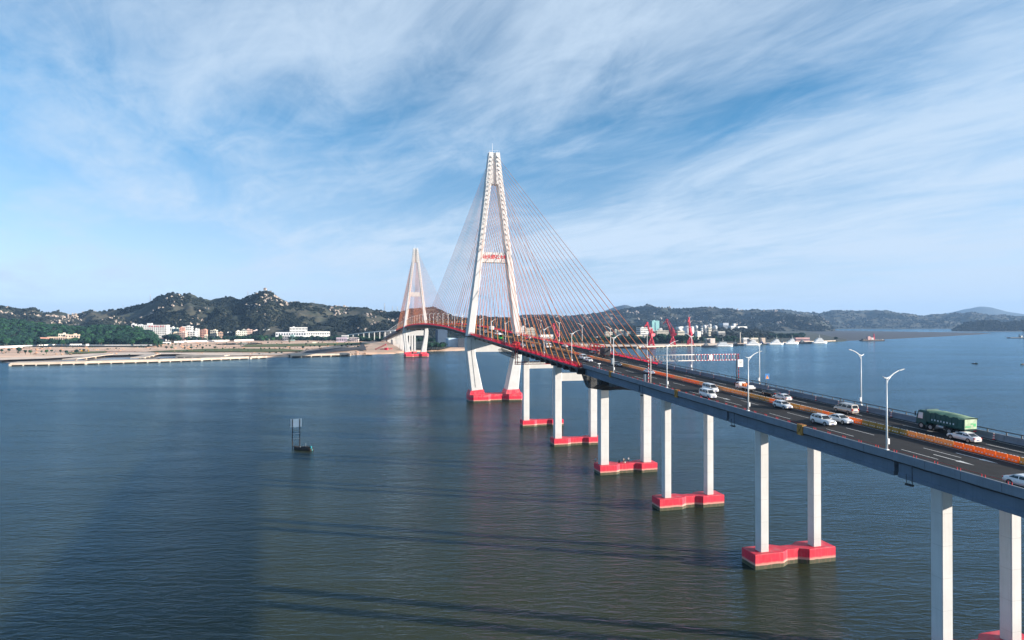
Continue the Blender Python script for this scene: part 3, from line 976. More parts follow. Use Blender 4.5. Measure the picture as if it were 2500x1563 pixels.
RIDGE_L = [(-700, 760), (-500, 735), (-300, 742), (-150, 752), (-60, 748), (0, 746), (27, 751), (52, 754), (83, 750), (103, 760), (143, 756), (165, 762), (194, 765), (223, 756), (248, 760), (277, 753), (310, 751), (331, 743), (351, 739),
           (372, 727.5), (393, 718), (426, 712), (446, 718), (463, 713), (484, 721), (511, 729), (545, 723), (586, 726.6), (620, 715.5), (640, 707), (647, 705), (655, 708), (666, 714), (689, 725.5), (707, 733.4), (741, 738), (768, 744), (802, 749), (821, 745), (859, 747),
           (887, 746), (916, 753), (950, 760), (984, 759.6), (1001, 754), (1027, 752), (1056, 749), (1075, 755.6), (1094, 764), (1130, 772), (1180, 783), (1230, 790)]
_, PL = hill('hills', RIDGE_L, 2150, 1720, 2700, M_HILL, tree_h=7.0, step=4.0, nf=60, nb=10, amp=0.62, spur=140, fine=15, seed=1)
# nearer spur on the left edge and the wooded knoll behind the site
_, PK = hill('hills', [(-700, 775), (-300, 770), (-60, 772), (40, 776), (110, 786), (190, 793), (260, 790), (330, 792), (372, 806), (392, 826), (405, 842)], 1480, 1285, 1700, M_SCRUBG, tree_h=10.0, step=5, nf=16, nb=6, amp=0.25, spur=90, fine=3, seed=5, taper=20)
_, PM = hill('hills', [(1110, 790), (1140, 777), (1164, 770), (1186, 773), (1224, 775), (1273, 778), (1304, 776), (1332, 773), (1359, 777), (1400, 786), (1450, 790), (1520, 795), (1600, 799), (1700, 803)], 2350, 1950, 2800, M_SCRUBG, tree_h=8.0, step=5, nf=18, nb=6, amp=0.3, spur=150, fine=4, seed=8)
_, PR1 = hill('hills', [(1230, 778), (1279, 770), (1332, 768.7), (1373, 772), (1400, 771.5), (1427, 766.5), (1455, 763), (1500, 760), (1530, 753), (1550, 751), (1583, 746), (1603, 749), (1649, 753), (1678, 749.6), (1727, 749.6), (1789, 751), (1841, 756), (1909, 762), (1975, 768), (2040, 778)], 4400, 3500, 5600, M_HILLF, tree_h=6, step=4, nf=36, nb=8, amp=0.6, spur=300, fine=46, seed=13)
_, PR2 = hill('hills', [(1800, 765), (1860, 758), (1909, 756), (1940, 759), (1975, 763), (2000, 764), (2039, 756), (2080, 757.5), (2111, 758.4), (2160, 757), (2198, 764.6), (2260, 768.4), (2317, 764.6), (2371, 761), (2421, 769.6), (2500, 773), (2600, 768), (2750, 775), (3000, 765), (3300, 780), (3700, 786)], 6300, 5250, 7600, M_HILLF, tree_h=6, step=5, nf=34, nb=8, amp=0.6, spur=380, fine=50, seed=21)
_, PI = hill('islet', [(2325, 803), (2345, 794), (2359, 787.5), (2386, 782), (2410, 781.8), (2433, 783), (2451, 787.5), (2478, 783.5), (2500, 782), (2560, 780), (2640, 790), (2700, 803)], 4000, 3780, 4300, M_SCRUBG, tree_h=9, step=4, nf=14, nb=6, amp=0.2, spur=120, fine=5, seed=31, taper=12)
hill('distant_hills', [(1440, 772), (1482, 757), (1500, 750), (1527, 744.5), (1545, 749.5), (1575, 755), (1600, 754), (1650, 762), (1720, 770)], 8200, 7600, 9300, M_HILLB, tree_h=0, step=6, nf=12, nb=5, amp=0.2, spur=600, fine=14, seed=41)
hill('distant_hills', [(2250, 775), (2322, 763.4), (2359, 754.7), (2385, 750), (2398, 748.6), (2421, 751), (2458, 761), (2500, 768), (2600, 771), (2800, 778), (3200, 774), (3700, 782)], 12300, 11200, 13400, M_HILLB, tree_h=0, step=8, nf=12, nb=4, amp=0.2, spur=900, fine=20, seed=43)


_, PS = hill('hills', [(1520, 826), (1560, 814), (1590, 809), (1620, 808), (1660, 806), (1700, 804), (1760, 801), (1800, 800.5), (1850, 804), (1900, 811)], 2500, 1680, 2900, M_SCRUBG, tree_h=4, step=6, nf=14, nb=5, amp=0.15, spur=120, fine=2, seed=51, taper=20)

# forests and rocks: instances over the slopes ---------------------------------------------
def foliage_mat(name, a, b, c_):
    m = bpy.data.materials.new(name); m.use_nodes = True
    w = NT(m.node_tree); bs = w.n['Principled BSDF']
    oi = w.new('ShaderNodeObjectInfo')
    rp = w.new('ShaderNodeValToRGB')
    rp.color_ramp.elements[0].color = a + (1,); rp.color_ramp.elements[1].color = c_ + (1,)
    e = rp.color_ramp.elements.new(0.55); e.color = b + (1,)
    w.l.new(oi.outputs['Random'], rp.inputs[0])
    tc = w.new('ShaderNodeTexCoord')
    n = w.noise(tc.outputs['Object'], 0.9, 4.0, 0.7)
    w.l.new(w.mix(0.6, rp.outputs[0], w.mix(n, (0.25, 0.25, 0.25), (1.6, 1.6, 1.6)), 'MULTIPLY'), bs.inputs['Base Color'])
    bs.inputs['Roughness'].default_value = 0.85; bs.inputs['Specular IOR Level'].default_value = 0.2
    return m
M_FOREST = foliage_mat('forest_canopy', (0.006, 0.012, 0.013), (0.011, 0.018, 0.016), (0.024, 0.031, 0.022))
M_LEAF = foliage_mat('tree_foliage', (0.007, 0.026, 0.020), (0.010, 0.040, 0.025), (0.021, 0.072, 0.027))
M_ROCK = mat('pale_granite', (0.42, 0.35, 0.30), 0.9, var=0.3, vscale=0.4)
M_TRUNK = mat('tree_bark', (0.10, 0.075, 0.055), 0.9, var=0.2)


def clump_mesh(name, m, n_blob, seed, spread=1.0, flat=0.75, sub=2, leaf=0, jit=0.22):
    """crown: displaced blobs plus loose leaf sprays; about 1 m radius"""
    rg = random.Random(seed)
    bm = bmesh.new()
    for k in range(n_blob):
        if k == 0: c = Vector((0, 0, 0)); r = 0.62
        else:
            a = rg.uniform(0, 2 * math.pi); e = rg.uniform(-0.5, 1.0)
            c = Vector((math.cos(a), math.sin(a), 0)) * rg.uniform(0.35, 0.68) * spread; c.z = e * 0.55 * flat
            r = rg.uniform(0.28, 0.46)
        g = bmesh.ops.create_icosphere(bm, subdivisions=sub, radius=r, matrix=Matrix.Translation(c))
        for v in g['verts']:
            v.co += (v.co - c).normalized() * rg.uniform(-jit, jit) * r * 1.5
    for k in range(leaf):
        d = Vector((rg.gauss(0, 1), rg.gauss(0, 1), rg.gauss(0.2, 0.8))).normalized()
        c = Vector((d.x * rg.uniform(0.7, 1.12) * spread, d.y * rg.uniform(0.7, 1.12) * spread, d.z * rg.uniform(0.6, 1.0) * flat))
        u = Vector((rg.gauss(0, 1), rg.gauss(0, 1), rg.gauss(0, 1))).normalized() * rg.uniform(0.06, 0.13)
        v_ = u.orthogonal().normalized() * rg.uniform(0.05, 0.11)
        vs = [bm.verts.new(c + q) for q in (u, v_, -u, -v_)]
        bm.faces.new(vs)
    for v in bm.verts: v.co.z *= flat if False else 1.0
    me = bpy.data.meshes.new(name); bm.to_mesh(me); bm.free()
    me.materials.append(m)
    return me


def scatter(name, pts, scl, protos, seed=0, rot_tilt=0.15):
    """one object of kind stuff: geometry nodes put the prototypes on the points"""
    me = bpy.data.meshes.new(name)
    me.from_pydata([tuple(p) for p in pts], [], [])
    at = me.attributes.new('sz', 'FLOAT_VECTOR', 'POINT')
    at.data.foreach_set('vector', np.asarray(scl, dtype=np.float32).reshape(-1))
    o = obj(name, me)
    ng = bpy.data.node_groups.new(name, 'GeometryNodeTree')
    ng.interface.new_socket('Geometry', in_out='INPUT', socket_type='NodeSocketGeometry')
    ng.interface.new_socket('Geometry', in_out='OUTPUT', socket_type='NodeSocketGeometry')
    N = ng.nodes; Lk = ng.links
    gi = N.new('NodeGroupInput'); go = N.new('NodeGroupOutput')
    iop = N.new('GeometryNodeInstanceOnPoints')
    Lk.new(gi.outputs[0], iop.inputs['Points'])
    g2i = N.new('GeometryNodeGeometryToInstance')
    for po in protos:
        oi = N.new('GeometryNodeObjectInfo'); oi.inputs['Object'].default_value = po
        Lk.new(oi.outputs['Geometry'], g2i.inputs[0])
    Lk.new(g2i.outputs[0], iop.inputs['Instance'])
    iop.inputs['Pick Instance'].default_value = True
    ri = N.new('FunctionNodeRandomValue'); ri.data_type = 'INT'
    ri.inputs['Min'].default_value = 0; ri.inputs['Max'].default_value = len(protos) - 1
    ri.inputs['Seed'].default_value = seed
    Lk.new(ri.outputs['Value'], iop.inputs['Instance Index'])
    rv = N.new('FunctionNodeRandomValue'); rv.data_type = 'FLOAT_VECTOR'
    rv.inputs[0].default_value = (-rot_tilt, -rot_tilt, 0); rv.inputs[1].default_value = (rot_tilt, rot_tilt, 6.283)
    rv.inputs['Seed'].default_value = seed + 1
    Lk.new(rv.outputs[0], iop.inputs['Rotation'])
    na = N.new('GeometryNodeInputNamedAttribute'); na.data_type = 'FLOAT_VECTOR'; na.inputs['Name'].default_value = 'sz'
    Lk.new(na.outputs[0], iop.inputs['Scale'])
    Lk.new(iop.outputs[0], go.inputs[0])
    md = o.modifiers.new('scatter', 'NODES'); md.node_group = ng
    return tag(o, kind='stuff')


def proto(me):
    return bpy.data.objects.new(me.name, me)          # data only, never linked to the scene
FP = [proto(clump_mesh('canopy', M_FOREST, 4, 100 + k, sub=2, flat=0.8)) for k in range(4)]
RP = [proto(clump_mesh('boulder', M_ROCK, 3, 200 + k, sub=1, flat=0.8, jit=0.3)) for k in range(3)]


def on_surface(P, n, seed, fmin=0.0, fmax=1.0):
    rg = np.random.default_rng(seed)
    nv, nu, _ = P.shape
    r = (fmin + rg.random(n) * (fmax - fmin)) * (nv - 1.001); c = rg.random(n) * (nu - 1.001)
    i = r.astype(int); j = c.astype(int); a = (r - i)[:, None]; b = (c - j)[:, None]
    return (P[i, j] * (1 - a) * (1 - b) + P[i + 1, j] * a * (1 - b) + P[i, j + 1] * (1 - a) * b + P[i + 1, j + 1] * a * b), r / (nv - 1)


def forest(name, P, n, size, seed, thin=0.25, zmin=2.0, fmax=1.0, slope=0.25):
    pts, f = on_surface(P, n, seed, 0, fmax)
    rg = np.random.default_rng(seed + 5)
    dens = fbm(pts[:, 0], pts[:, 1], 70, 3, seed) + 0.35 * fbm(pts[:, 0], pts[:, 1], 18, 2, seed + 3)
    keep = (dens > -0.55 + thin + slope * f) & (pts[:, 2] > zmin)
    pts = pts[keep]; k = len(pts)
    s = size * (0.55 + 0.75 * rg.random(k) ** 1.6)
    pts[:, 2] += s * 0.35
    scatter(name, pts, np.stack([s, s, s * (0.75 + 0.35 * rg.random(k))], -1), FP, seed)

forest('forest', PL, 36000, 5.2, 1, 0.22, slope=0.42)
forest('forest', PM, 6000, 8.0, 3, -0.1)
forest('forest', PR1, 12000, 7.5, 4, 0.25)
forest('forest', PR2, 11000, 9.0, 5, 0.2)
forest('forest', PS, 1500, 6.0, 7, 0.25)
forest('forest', PI, 2200, 10.0, 6, -0.3, 0.0)

# granite outcrops, mostly along the crests
def rocks(P, n, size, seed, crest=True, thr=0.18):
    pts, f = on_surface(P, n, seed)
    d = fbm(pts[:, 0], pts[:, 1] * 0.7, 75, 3, seed + 2)
    rg = np.random.default_rng(seed)
    hgt = pts[:, 2]
    keep = (d > thr - (0.28 * np.clip(hgt / 150, 0, 1) if crest else 0)) & (hgt > 15)
    pts = pts[keep]; k = len(pts)
    s = size * (0.35 + 1.0 * rg.random(k) ** 2.5)
    pts[:, 2] += s * 0.5
    scatter('rocks', pts, np.stack([s, s * (0.6 + 0.5 * rg.random(k)), s * (0.7 + 0.9 * rg.random(k))], -1), RP, seed, 0.4)
rocks(PL, 8000, 5.4, 51, True, 0.40)
rocks(PR1, 1500, 10.0, 52, True, 0.34)
rocks(PR2, 900, 9.0, 53, True, 0.36)

# woods that read as one mass behind and between the buildings, and loose heaps and scrub on the building site
LP = [proto(clump_mesh('leafy_canopy', M_LEAF, 6, 400 + k, sub=2, flat=0.9, leaf=40)) for k in range(4)]
def knoll_wood():
    pts, f = on_surface(PK, 3600, 2, 0, 1)
    rg = np.random.default_rng(7)
    pts = pts[pts[:, 2] > 2]; k = len(pts)
    s_ = 6.2 * (0.55 + 0.75 * rg.random(k) ** 1.6); pts[:, 2] += s_ * 0.35
    scatter('woodland', pts, np.stack([s_, s_, s_ * 0.9], -1), LP, 2)
knoll_wood()
def strip(name, pxa, pxb, Za, Zb, n, size, z, seed, protos, zs=0.9, clump=0.0):
    rg = np.random.default_rng(seed)
    px = pxa + (pxb - pxa) * rg.random(n); Z = Za + (Zb - Za) * rg.random(n)
    X = gp(px, Z)
    if clump:
        k = fbm(X, Z * 0.6, 40, 3, seed) > clump; X, Z = X[k], Z[k]
    s = size * (0.5 + 0.9 * rg.random(len(X)) ** 1.5)
    return scatter(name, np.stack([X, Z, np.full_like(X, z) + s * 0.45], -1), np.stack([s, s, s * zs], -1), protos, seed)
strip('woodland', 555, 850, 1620, 1720, 260, 5.8, 3.0, 61, LP)
strip('woodland', 405, 560, 1545, 1640, 90, 5.0, 3.0, 62, LP)
strip('woodland', 840, 990, 1560, 1760, 160, 6.0, 3.0, 63, LP)
strip('woodland', 1000, 1260, 1480, 1700, 240, 6.0, 3.0, 64, LP)
strip('woodland', 1280, 1500, 1440, 1700, 260, 6.5, 3.0, 65, LP)
strip('woodland', 1500, 1700, 1400, 1480, 150, 7.0, 3.0, 66, LP)
strip('woodland', 1690, 1860, 1500, 1700, 200, 4.5, 3.0, 67, LP)
strip('woodland', -60, 390, 1255, 1300, 170, 6.0, 2.0, 68, LP)
strip('woodland', 1855, 1965, 1950, 2350, 130, 7.0, 0.5, 69, LP)
strip('site_scrub', -20, 880, 880, 1480, 900, 1.3, 2.5, 71, LP, 0.8, 0.10)
M_HEAP = mat('soil_heap', (0.50, 0.30, 0.19), 0.95, var=0.3, vscale=0.3)
HP = [proto(clump_mesh('heap', M_HEAP, 3, 500 + k, sub=1, flat=0.5, jit=0.25)) for k in range(3)]
strip('soil_heaps', -20, 900, 900, 1500, 420, 2.6, 1.6, 72, HP, 0.5, 0.0)
# ------------------------------------------------------------------ buildings on both banks
PAINTS = {}
def paint(col):
    k = tuple(round(c, 2) for c in col)
    if k not in PAINTS:
        PAINTS[k] = mat('painted_render', col, 0.85, var=0.10, vscale=0.08, streak=0.18)
    return PAINTS[k]
M_GLASS = mat('dark_window_glass', (0.035, 0.05, 0.07), 0.15, var=0.3, vscale=0.3)
M_GLASSB = mat('blue_curtain_glass', (0.04, 0.08, 0.13), 0.12, var=0.3, vscale=0.1)
M_ROOFG = mat('grey_roof_felt', (0.30, 0.30, 0.30), 0.9, var=0.15, vscale=0.1)
CREAM, WHT, PINK, SALM, GREYB, TEAL, DBLU = (0.66, 0.60, 0.48), (0.76, 0.75, 0.72), (0.66, 0.45, 0.38), (0.62, 0.32, 0.24), (0.36, 0.40, 0.46), (0.22, 0.46, 0.46), (0.05, 0.085, 0.14)


def building(px0, px1, pyt, Z, label, col=WHT, floors=4, bays=8, depth=14, rot=0.30, roof='box', name='building', base=1.6, cat='building', band=False, wfrac=0.55, tower=None, blank=False, group=None):
    X0, X1 = gp(px0, Z), gp(px1, Z)
    ztop = hz(pyt, Z)
    cr, sr = math.cos(rot), math.sin(rot)
    w_ = max(4.0, ((X1 - X0) - depth * abs(sr)) / cr)
    h = ztop - base
    b = empty(name, ((X0 + X1) / 2, Z + depth / 2, base), (0, 0, rot))
    tag(b, label, cat, group)
    mb = MB()
    mb.box((0, 0, h / 2), (w_, depth, h), 0)
    wall = mb.build('wall', [paint(col)], b)
    rb_ = MB()
    rb_.box((0, 0, h + 0.06), (w_ - 0.7, depth - 0.7, 0.1), 1)
    for x, y, dx, dy in ((0, -depth / 2 + 0.2, w_, 0.35), (0, depth / 2 - 0.2, w_, 0.35), (-w_ / 2 + 0.2, 0, 0.35, depth - 0.8), (w_ / 2 - 0.2, 0, 0.35, depth - 0.8)):
        rb_.box((x, y, h + 0.45), (dx, dy, 0.9), 0)
    rf = rb_.build('roof', [paint(col), M_ROOFG], b)
    if roof == 'box':
        rg = random.Random(int(px0 * 7 + pyt))
        tb = MB()
        tb.box((rg.uniform(-0.3, 0.3) * w_, 0, h + 1.6), (min(5, w_ * 0.3), min(5, depth * 0.5), 3.0))
        tb.build('stair_head', [paint(col)], rf)
        tb = MB()
        tb.cyl((rg.uniform(-0.4, 0.4) * w_, depth * 0.2, h + 1.3), 1.0, 2.4, 8)
        tb.build('water_tank', [M_GALV], rf)
    if not blank and floors:
        wb = MB()
        fh = h / floors
        for f in range(floors):
            zc = fh * (f + 0.55)
            if band:
                wb.box((0, -depth / 2 + 0.02, zc), (w_ * 0.94, 0.3, fh * 0.42))
                wb.box((-w_ / 2 + 0.02, 0, zc), (0.3, depth * 0.9, fh * 0.42))
            else:
                for k in range(bays):
                    x = (-0.5 + (k + 0.5) / bays) * w_
                    wb.box((x, -depth / 2 + 0.02, zc), (w_ / bays * wfrac, 0.3, fh * 0.5))
                nb_ = max(2, int(bays * depth / w_))
                for k in range(nb_):
                    y = (-0.5 + (k + 0.5) / nb_) * depth
                    for sd in (-1, 1):
                        wb.box((sd * (w_ / 2 - 0.02), y, zc), (0.3, depth / nb_ * wfrac, fh * 0.5))
        o = wb.build('windows', [M_GLASS], b)
        tag(o, kind='stuff')
        lb = MB()                                      # string courses at each floor
        for f in range(1, floors):
            lb.box((0, 0, fh * f), (w_ + 0.3, depth + 0.3, 0.25))
        if floors > 1: tag(lb.build('floor_bands', [paint(col)], b), kind='stuff')
    return b, w_, depth, h


# left bank ---------------------------------------------------------------
hotel, hw, hd, hh = building(334, 404, 794.5, 1520, 'large white hotel block with a blue glass strip and red roof lettering', WHT, 9, 16, 20, 0.16, roof=None, wfrac=0.5)
mb = MB(); mb.box((-0.03 * hw, -hd / 2 - 0.12, hh * 0.42), (hw * 0.13, 0.5, hh * 0.58)); mb.build('glass_strip', [M_GLASSB], hotel)
mb = MB(); mb.box((-0.12 * hw, 0, hh + 2.6), (10, 9, 5.2)); mb.box((-0.42 * hw, 0, hh + 1.2), (8, 9, 2.4)); mb.build('roof_plant', [paint(WHT)], hotel)
mb = MB(); mb.box((hw * 0.25, -hd / 2 - 7, 4.3), (hw * 0.58, 14, 8.6)); mb.build('podium', [paint((0.5, 0.5, 0.5))], hotel)
mb = MB(); mb.box((hw * 0.25, -hd / 2 - 14.1, 9.3), (hw * 0.60, 0.5, 1.5)); mb.build('red_band', [M_SIGNRED], hotel)
for k in range(6):                                            # big roof characters, unreadable at this distance
    mb = MB(); x = -0.08 * hw + k * hw * 0.095
    mb.box((x, -hd / 2 - 0.3, hh - 1.6), (3.6, 0.3, 0.6)); mb.box((x, -hd / 2 - 0.3, hh - 2.9), (3.0, 0.3, 0.6)); mb.box((x + 0.3, -hd / 2 - 0.34, hh - 2.2), (0.7, 0.3, 4.0)); mb.box((x - 1.2, -hd / 2 - 0.34, hh - 3.4), (0.6, 0.3, 1.6))
    mb.build('sign_character', [M_SIGNRED], hotel)
BL = [
    (96, 120, 825, 1300, 'low salmon house at the foot of the wooded slope', SALM, 2, 5, 10), (116, 160, 823.5, 1310, 'long low peach terrace among trees on the left slope', (0.66, 0.5, 0.38), 2, 9, 10),
    (140, 157, 816, 1330, 'small cream house with balconies above the peach terrace', CREAM, 4, 3, 9), (159, 189, 818, 1334, 'peach flat roofed house right of the cream balcony house', (0.68, 0.52, 0.40), 3, 5, 10),
    (86, 101, 814, 1420, 'tiny white hut roof high in the left trees', WHT, 1, 3, 7), (18, 29, 815, 1420, 'white hut at the far left among trees', WHT, 1, 3, 7),
    (320, 330, 792, 1500, 'narrow white stair tower left of the hotel', WHT, 6, 1, 8), (404, 410, 815, 1500, 'low white annex at the right end of the hotel', WHT, 3, 2, 10),
    (412, 423, 800, 1640, 'small white roof house behind the hotel side', WHT, 3, 2, 9), (419, 436, 803, 1610, 'pale green low block left of the salmon tower', (0.60, 0.68, 0.58), 4, 4, 12),
    (436, 450, 801, 1600, 'salmon tower block with a red gable', SALM, 6, 3, 10), (443, 467, 798, 1640, 'white stepped apartment block with pale terraces', WHT, 7, 5, 14),
    (421, 440, 813, 1560, 'cream apartment block with peach balconies in front row', (0.68, 0.56, 0.42), 5, 4, 12), (438, 452, 812, 1555, 'pink apartment block in the front row', PINK, 5, 3, 12),
    (450, 476, 810, 1570, 'white office block with wide dark window bands', WHT, 5, 4, 14), (474, 485, 804, 1620, 'white narrow block right of the banded office', WHT, 6, 2, 10),
    (489, 503, 806, 1640, 'salmon pink tenement with white trim', SALM, 5, 3, 10), (497, 506, 818, 1560, 'small pale cottage below the salmon tenement', CREAM, 2, 2, 8),
    (513, 528, 807, 1700, 'cream tenement beside a small grey one', CREAM, 4, 3, 10), (530, 543, 812, 1690, 'brown and peach house at the town edge', (0.45, 0.30, 0.22), 3, 3, 9),
    (554, 575, 811, 1780, 'row of low white sheds left of the cream school', WHT, 1, 6, 9), (574, 601, 809, 1750, 'cream white school block with a flat roof', (0.74, 0.72, 0.62), 4, 6, 12),
    (590, 598, 806, 1765, 'cream stair tower of the school', (0.74, 0.72, 0.62), 5, 2, 8), (600, 614, 805.5, 1760, 'pink tenement right of the school', PINK, 5, 3, 10),
    (617, 641, 807, 1780, 'long pinkish white tenement row', (0.70, 0.58, 0.54), 3, 7, 10), (641, 658, 805, 1790, 'white twin block at the right end of the tenement row', WHT, 4, 4, 10),
    (743, 802, 810.5, 1740, 'long low white factory hall with a sloping roof line', WHT, 2, 14, 16), (674, 742, 812, 1700, 'low grey white wing in front of the dark blue office', (0.55, 0.57, 0.6), 2, 12, 12),
    (786, 791, 818, 1620, 'white hut in the trees right of the factory', WHT, 2, 2, 6), (833, 850, 819.5, 1560, 'white two storey site cabin block', WHT, 2, 5, 8),
    (820, 846, 825, 1520, 'purple roofed site sheds', (0.45, 0.38, 0.46), 1, 6, 9), (853, 875, 825, 1530, 'white site office with pink roof edge', (0.70, 0.62, 0.6), 2, 5, 9),
    (690, 703, 820, 1600, 'small white gatehouse by the site road', WHT, 2, 3, 8), (708, 718, 818.5, 1600, 'small turquoise gate pavilion', (0.35, 0.58, 0.55), 2, 2, 6),
    (170, 194, 841, 1215, 'white single storey site hut with open porch', WHT, 1, 5, 8), (208, 214, 841, 1215, 'white site toilet hut', WHT, 1, 1, 6),
    (379, 413, 836.5, 1380, 'low white marquee roof in front of the hotel', WHT, 1, 4, 10), (761, 772, 836, 1390, 'square pale arch gate on the site', CREAM, 1, 2, 5),
]
for px0, px1, pyt, Z, lab, col, fl, bays, dep in BL:
    building(px0, px1, pyt, Z, lab, col, fl, bays, dep, 0.22 + 0.2 * math.sin(px0), roof='box' if fl > 2 else None, blank=fl == 1 and bays < 3)
go, gw, gd, gh = building(675, 706, 799, 1830, 'dark blue office wing facing left, shade put into its paint', DBLU, 4, 10, 30, 0.20, band=True)  # shaded left face of the white office, painted dark blue as shade
building(704, 748, 800, 1790, 'white office block with rows of red edged windows', WHT, 4, 12, 22, 0.30)
building(800, 834, 800.5, 1900, 'grey blue office slab with a cream end wall', GREYB, 5, 10, 18, -0.45, band=True)
# sheds right of the far pylon, under the deck
building(1058, 1092, 806, 1330, 'dark blue warehouse behind the far pylon', DBLU, 2, 10, 40, 0.25, roof=None, blank=True)
building(1085, 1118, 827, 1180, 'white roofed open shed with a blue gable', (0.42, 0.55, 0.66), 1, 3, 24, 0.35, roof=None, blank=True)
building(1117, 1137, 826.5, 1170, 'dark flat storage shed near the waterline', (0.06, 0.075, 0.10), 1, 4, 14, 0.1, roof=None, blank=True)
# right bank ---------------------------------------------------------------
BR = [
    (1268, 1282, 798.5, 1950, 'white stair block left of the cream apartments behind the pylon', WHT, 5, 3, 12), (1280, 1307, 801.5, 1920, 'cream apartment block seen behind the near pylon', CREAM, 6, 7, 16),
    (1315, 1351, 818.3, 1500, 'long low white shed behind the far railing', WHT, 1, 10, 12), (1455, 1472, 823, 1450, 'small white cube hut among dark trees', WHT, 1, 2, 10),
    (1476, 1496, 811.5, 1700, 'cream three storey block at the left of the port town', CREAM, 4, 5, 14), (1500, 1508, 806, 1800, 'tall narrow cream stair tower in the port town', CREAM, 7, 2, 10),
    (1507, 1524, 807, 1780, 'cream stepped block right of the stair tower', CREAM, 6, 4, 14), (1527, 1541, 811, 1760, 'grey cream block beside the stay cables', (0.56, 0.52, 0.44), 5, 4, 14),
    (1528, 1569, 819, 1600, 'long low cream terrace along the port road', CREAM, 2, 14, 10), (1570, 1600, 819.5, 1590, 'low cream and white shop row behind the first crane', (0.68, 0.62, 0.5), 2, 10, 10),
    (1601, 1633, 808, 1760, 'long cream office with green tinted windows', CREAM, 4, 12, 16), (1607, 1618, 803.5, 1800, 'white roof house above the cream office', WHT, 5, 3, 10),
    (1652, 1672, 809, 1700, 'cream warehouse with a pink gable mark', CREAM, 3, 6, 14), (1659, 1669, 798, 2100, 'white box plant house beside the tanks', WHT, 2, 3, 12),
    (1699, 1712, 810, 1620, 'white square pump house with a pale door', (0.74, 0.68, 0.60), 1, 2, 12), (1720, 1730, 794, 2150, 'grey slab wall building between the sphere tanks', (0.45, 0.42, 0.42), 3, 3, 14),
    (1731, 1738, 793, 2160, 'tall white block right of the second sphere tank', WHT, 4, 2, 12), (1728, 1736, 801.5, 1950, 'cream tower with a narrow dark side', CREAM, 4, 2, 10), (1711, 1716, 802.5, 1950, 'thin white tower by the sphere tanks', WHT, 4, 1, 8),
    (1760, 1780, 789, 2600, 'grey blue shed on the slope above the tanks', GREYB, 1, 6, 26), (1780, 1794, 797, 2350, 'white warehouse right of the tank farm', WHT, 2, 5, 18), (1790, 1797, 790.5, 2700, 'far white cottage above the warehouse', WHT, 1, 2, 12),
    (1798, 1826, 797.8, 2700, 'long thin white wall building on the far slope', WHT, 1, 9, 12), (1944, 1951, 793, 4900, 'far white twin tower block on the plain', WHT, 5, 3, 20), (1952, 1957, 793.5, 4950, 'far white tower right of the twin block', WHT, 5, 2, 18),
    (1988, 1992, 795, 5200, 'tiny pale tower on the far plain', GREYB, 4, 2, 20), (1998, 2003, 795, 5200, 'tiny white gabled tower on the far plain', WHT, 4, 2, 20), (1752, 1771, 809.5, 1900, 'low pale sheds in the scrub behind the boats', (0.6, 0.57, 0.52), 1, 6, 10),
    (1722, 1747, 827.5, 1400, 'white shed on stilts behind the first white ship', (0.66, 0.6, 0.52), 1, 6, 10), (1733, 1746, 828.5, 1390, 'pale customs hut near the first ship', (0.7, 0.6, 0.55), 1, 3, 8), (1812, 1830, 826, 1430, 'white canopy hut on the ferry jetty', WHT, 1, 4, 8), (1832, 1852, 826, 1430, 'cream waiting room on the ferry jetty', CREAM, 1, 5, 8), (1857, 1869, 826, 1440, 'brown ticket hut at the jetty end', (0.55, 0.45, 0.36), 1, 3, 8),
    (1940, 1978, 825.5, 1560, 'long pink and white striped jetty shed', (0.70, 0.42, 0.40), 1, 16, 10),
]
for px0, px1, pyt, Z, lab, col, fl, bays, dep in BR:
    building(px0, px1, pyt, Z, lab, col, fl, bays, dep, 0.25 + 0.12 * math.sin(px0), roof='box' if fl > 3 else None, blank=fl == 1 and bays < 4)
building(1556, 1594, 801, 1760, 'white six storey office with blue side wall behind the first crane', WHT, 6, 10, 24, 0.35, band=True)
tw, a_, b_, c_ = building(1583, 1611, 784, 2100, 'teal office tower with a dark side behind the cranes', TEAL, 12, 6, 26, 0.45, wfrac=0.35)
mb = MB(); mb.box((-a_ * 0.08, -b_ / 2 - 0.05, c_ * 0.52), (a_ * 0.12, 0.7, c_ * 0.8)); mb.build('dark_strip', [M_GLASSB], tw)

# sphere tanks and one domed tank -----------------------------------------------------------
def sphere_tank(px, pyc, rpx, Z, lab, dome=False):
    r = rpx * Z / FOC
    z = hz(pyc, Z)
    t = empty('storage_tank', (gp(px, Z), Z, 2.0)); tag(t, lab, 'storage tank')
    mb = MB()
    if dome:
        mb.cyl((0, 0, (z - 2) / 2), r, z - 2, 20); mb.sphere((0, 0, z - 2), r, 20, 12, sc=(1, 1, 0.75))
    else:
        mb.sphere((0, 0, z - 2), r, 20, 14)
        mb.tube([(r * 1.01 * math.cos(k * math.pi / 10), r * 1.01 * math.sin(k * math.pi / 10), z - 2) for k in range(21)], 0.25, 4)
    mb.build('shell', [paint((0.66, 0.65, 0.64))], t)
    for k in range(8):
        a = k * math.pi / 4
        lb = MB(); lb.tube([(r * 0.95 * math.cos(a), r * 0.95 * math.sin(a), 0), (r * 0.95 * math.cos(a), r * 0.95 * math.sin(a), max(1.0, z - 2))], 0.4, 5)
        if not dome: lb.build('leg', [M_GALV], t)
    mb = MB(); mb.tube([(r * 1.05 * math.cos(a) * (1 - f * 0.3), r * 1.05 * math.sin(a) * (1 - f * 0.3), (z - 2 + r) * f) for f, a in ((k / 10, -1.6 + k * 0.12) for k in range(11))], 0.3, 4)
    mb.build('stairway', [M_GALV], t)
sphere_tank(1677, 802, 8.5, 1850, 'largest pale dome tank behind the third crane', True)
sphere_tank(1688, 801, 6.0, 2050, 'pinkish dome tank right of the largest tank', True)
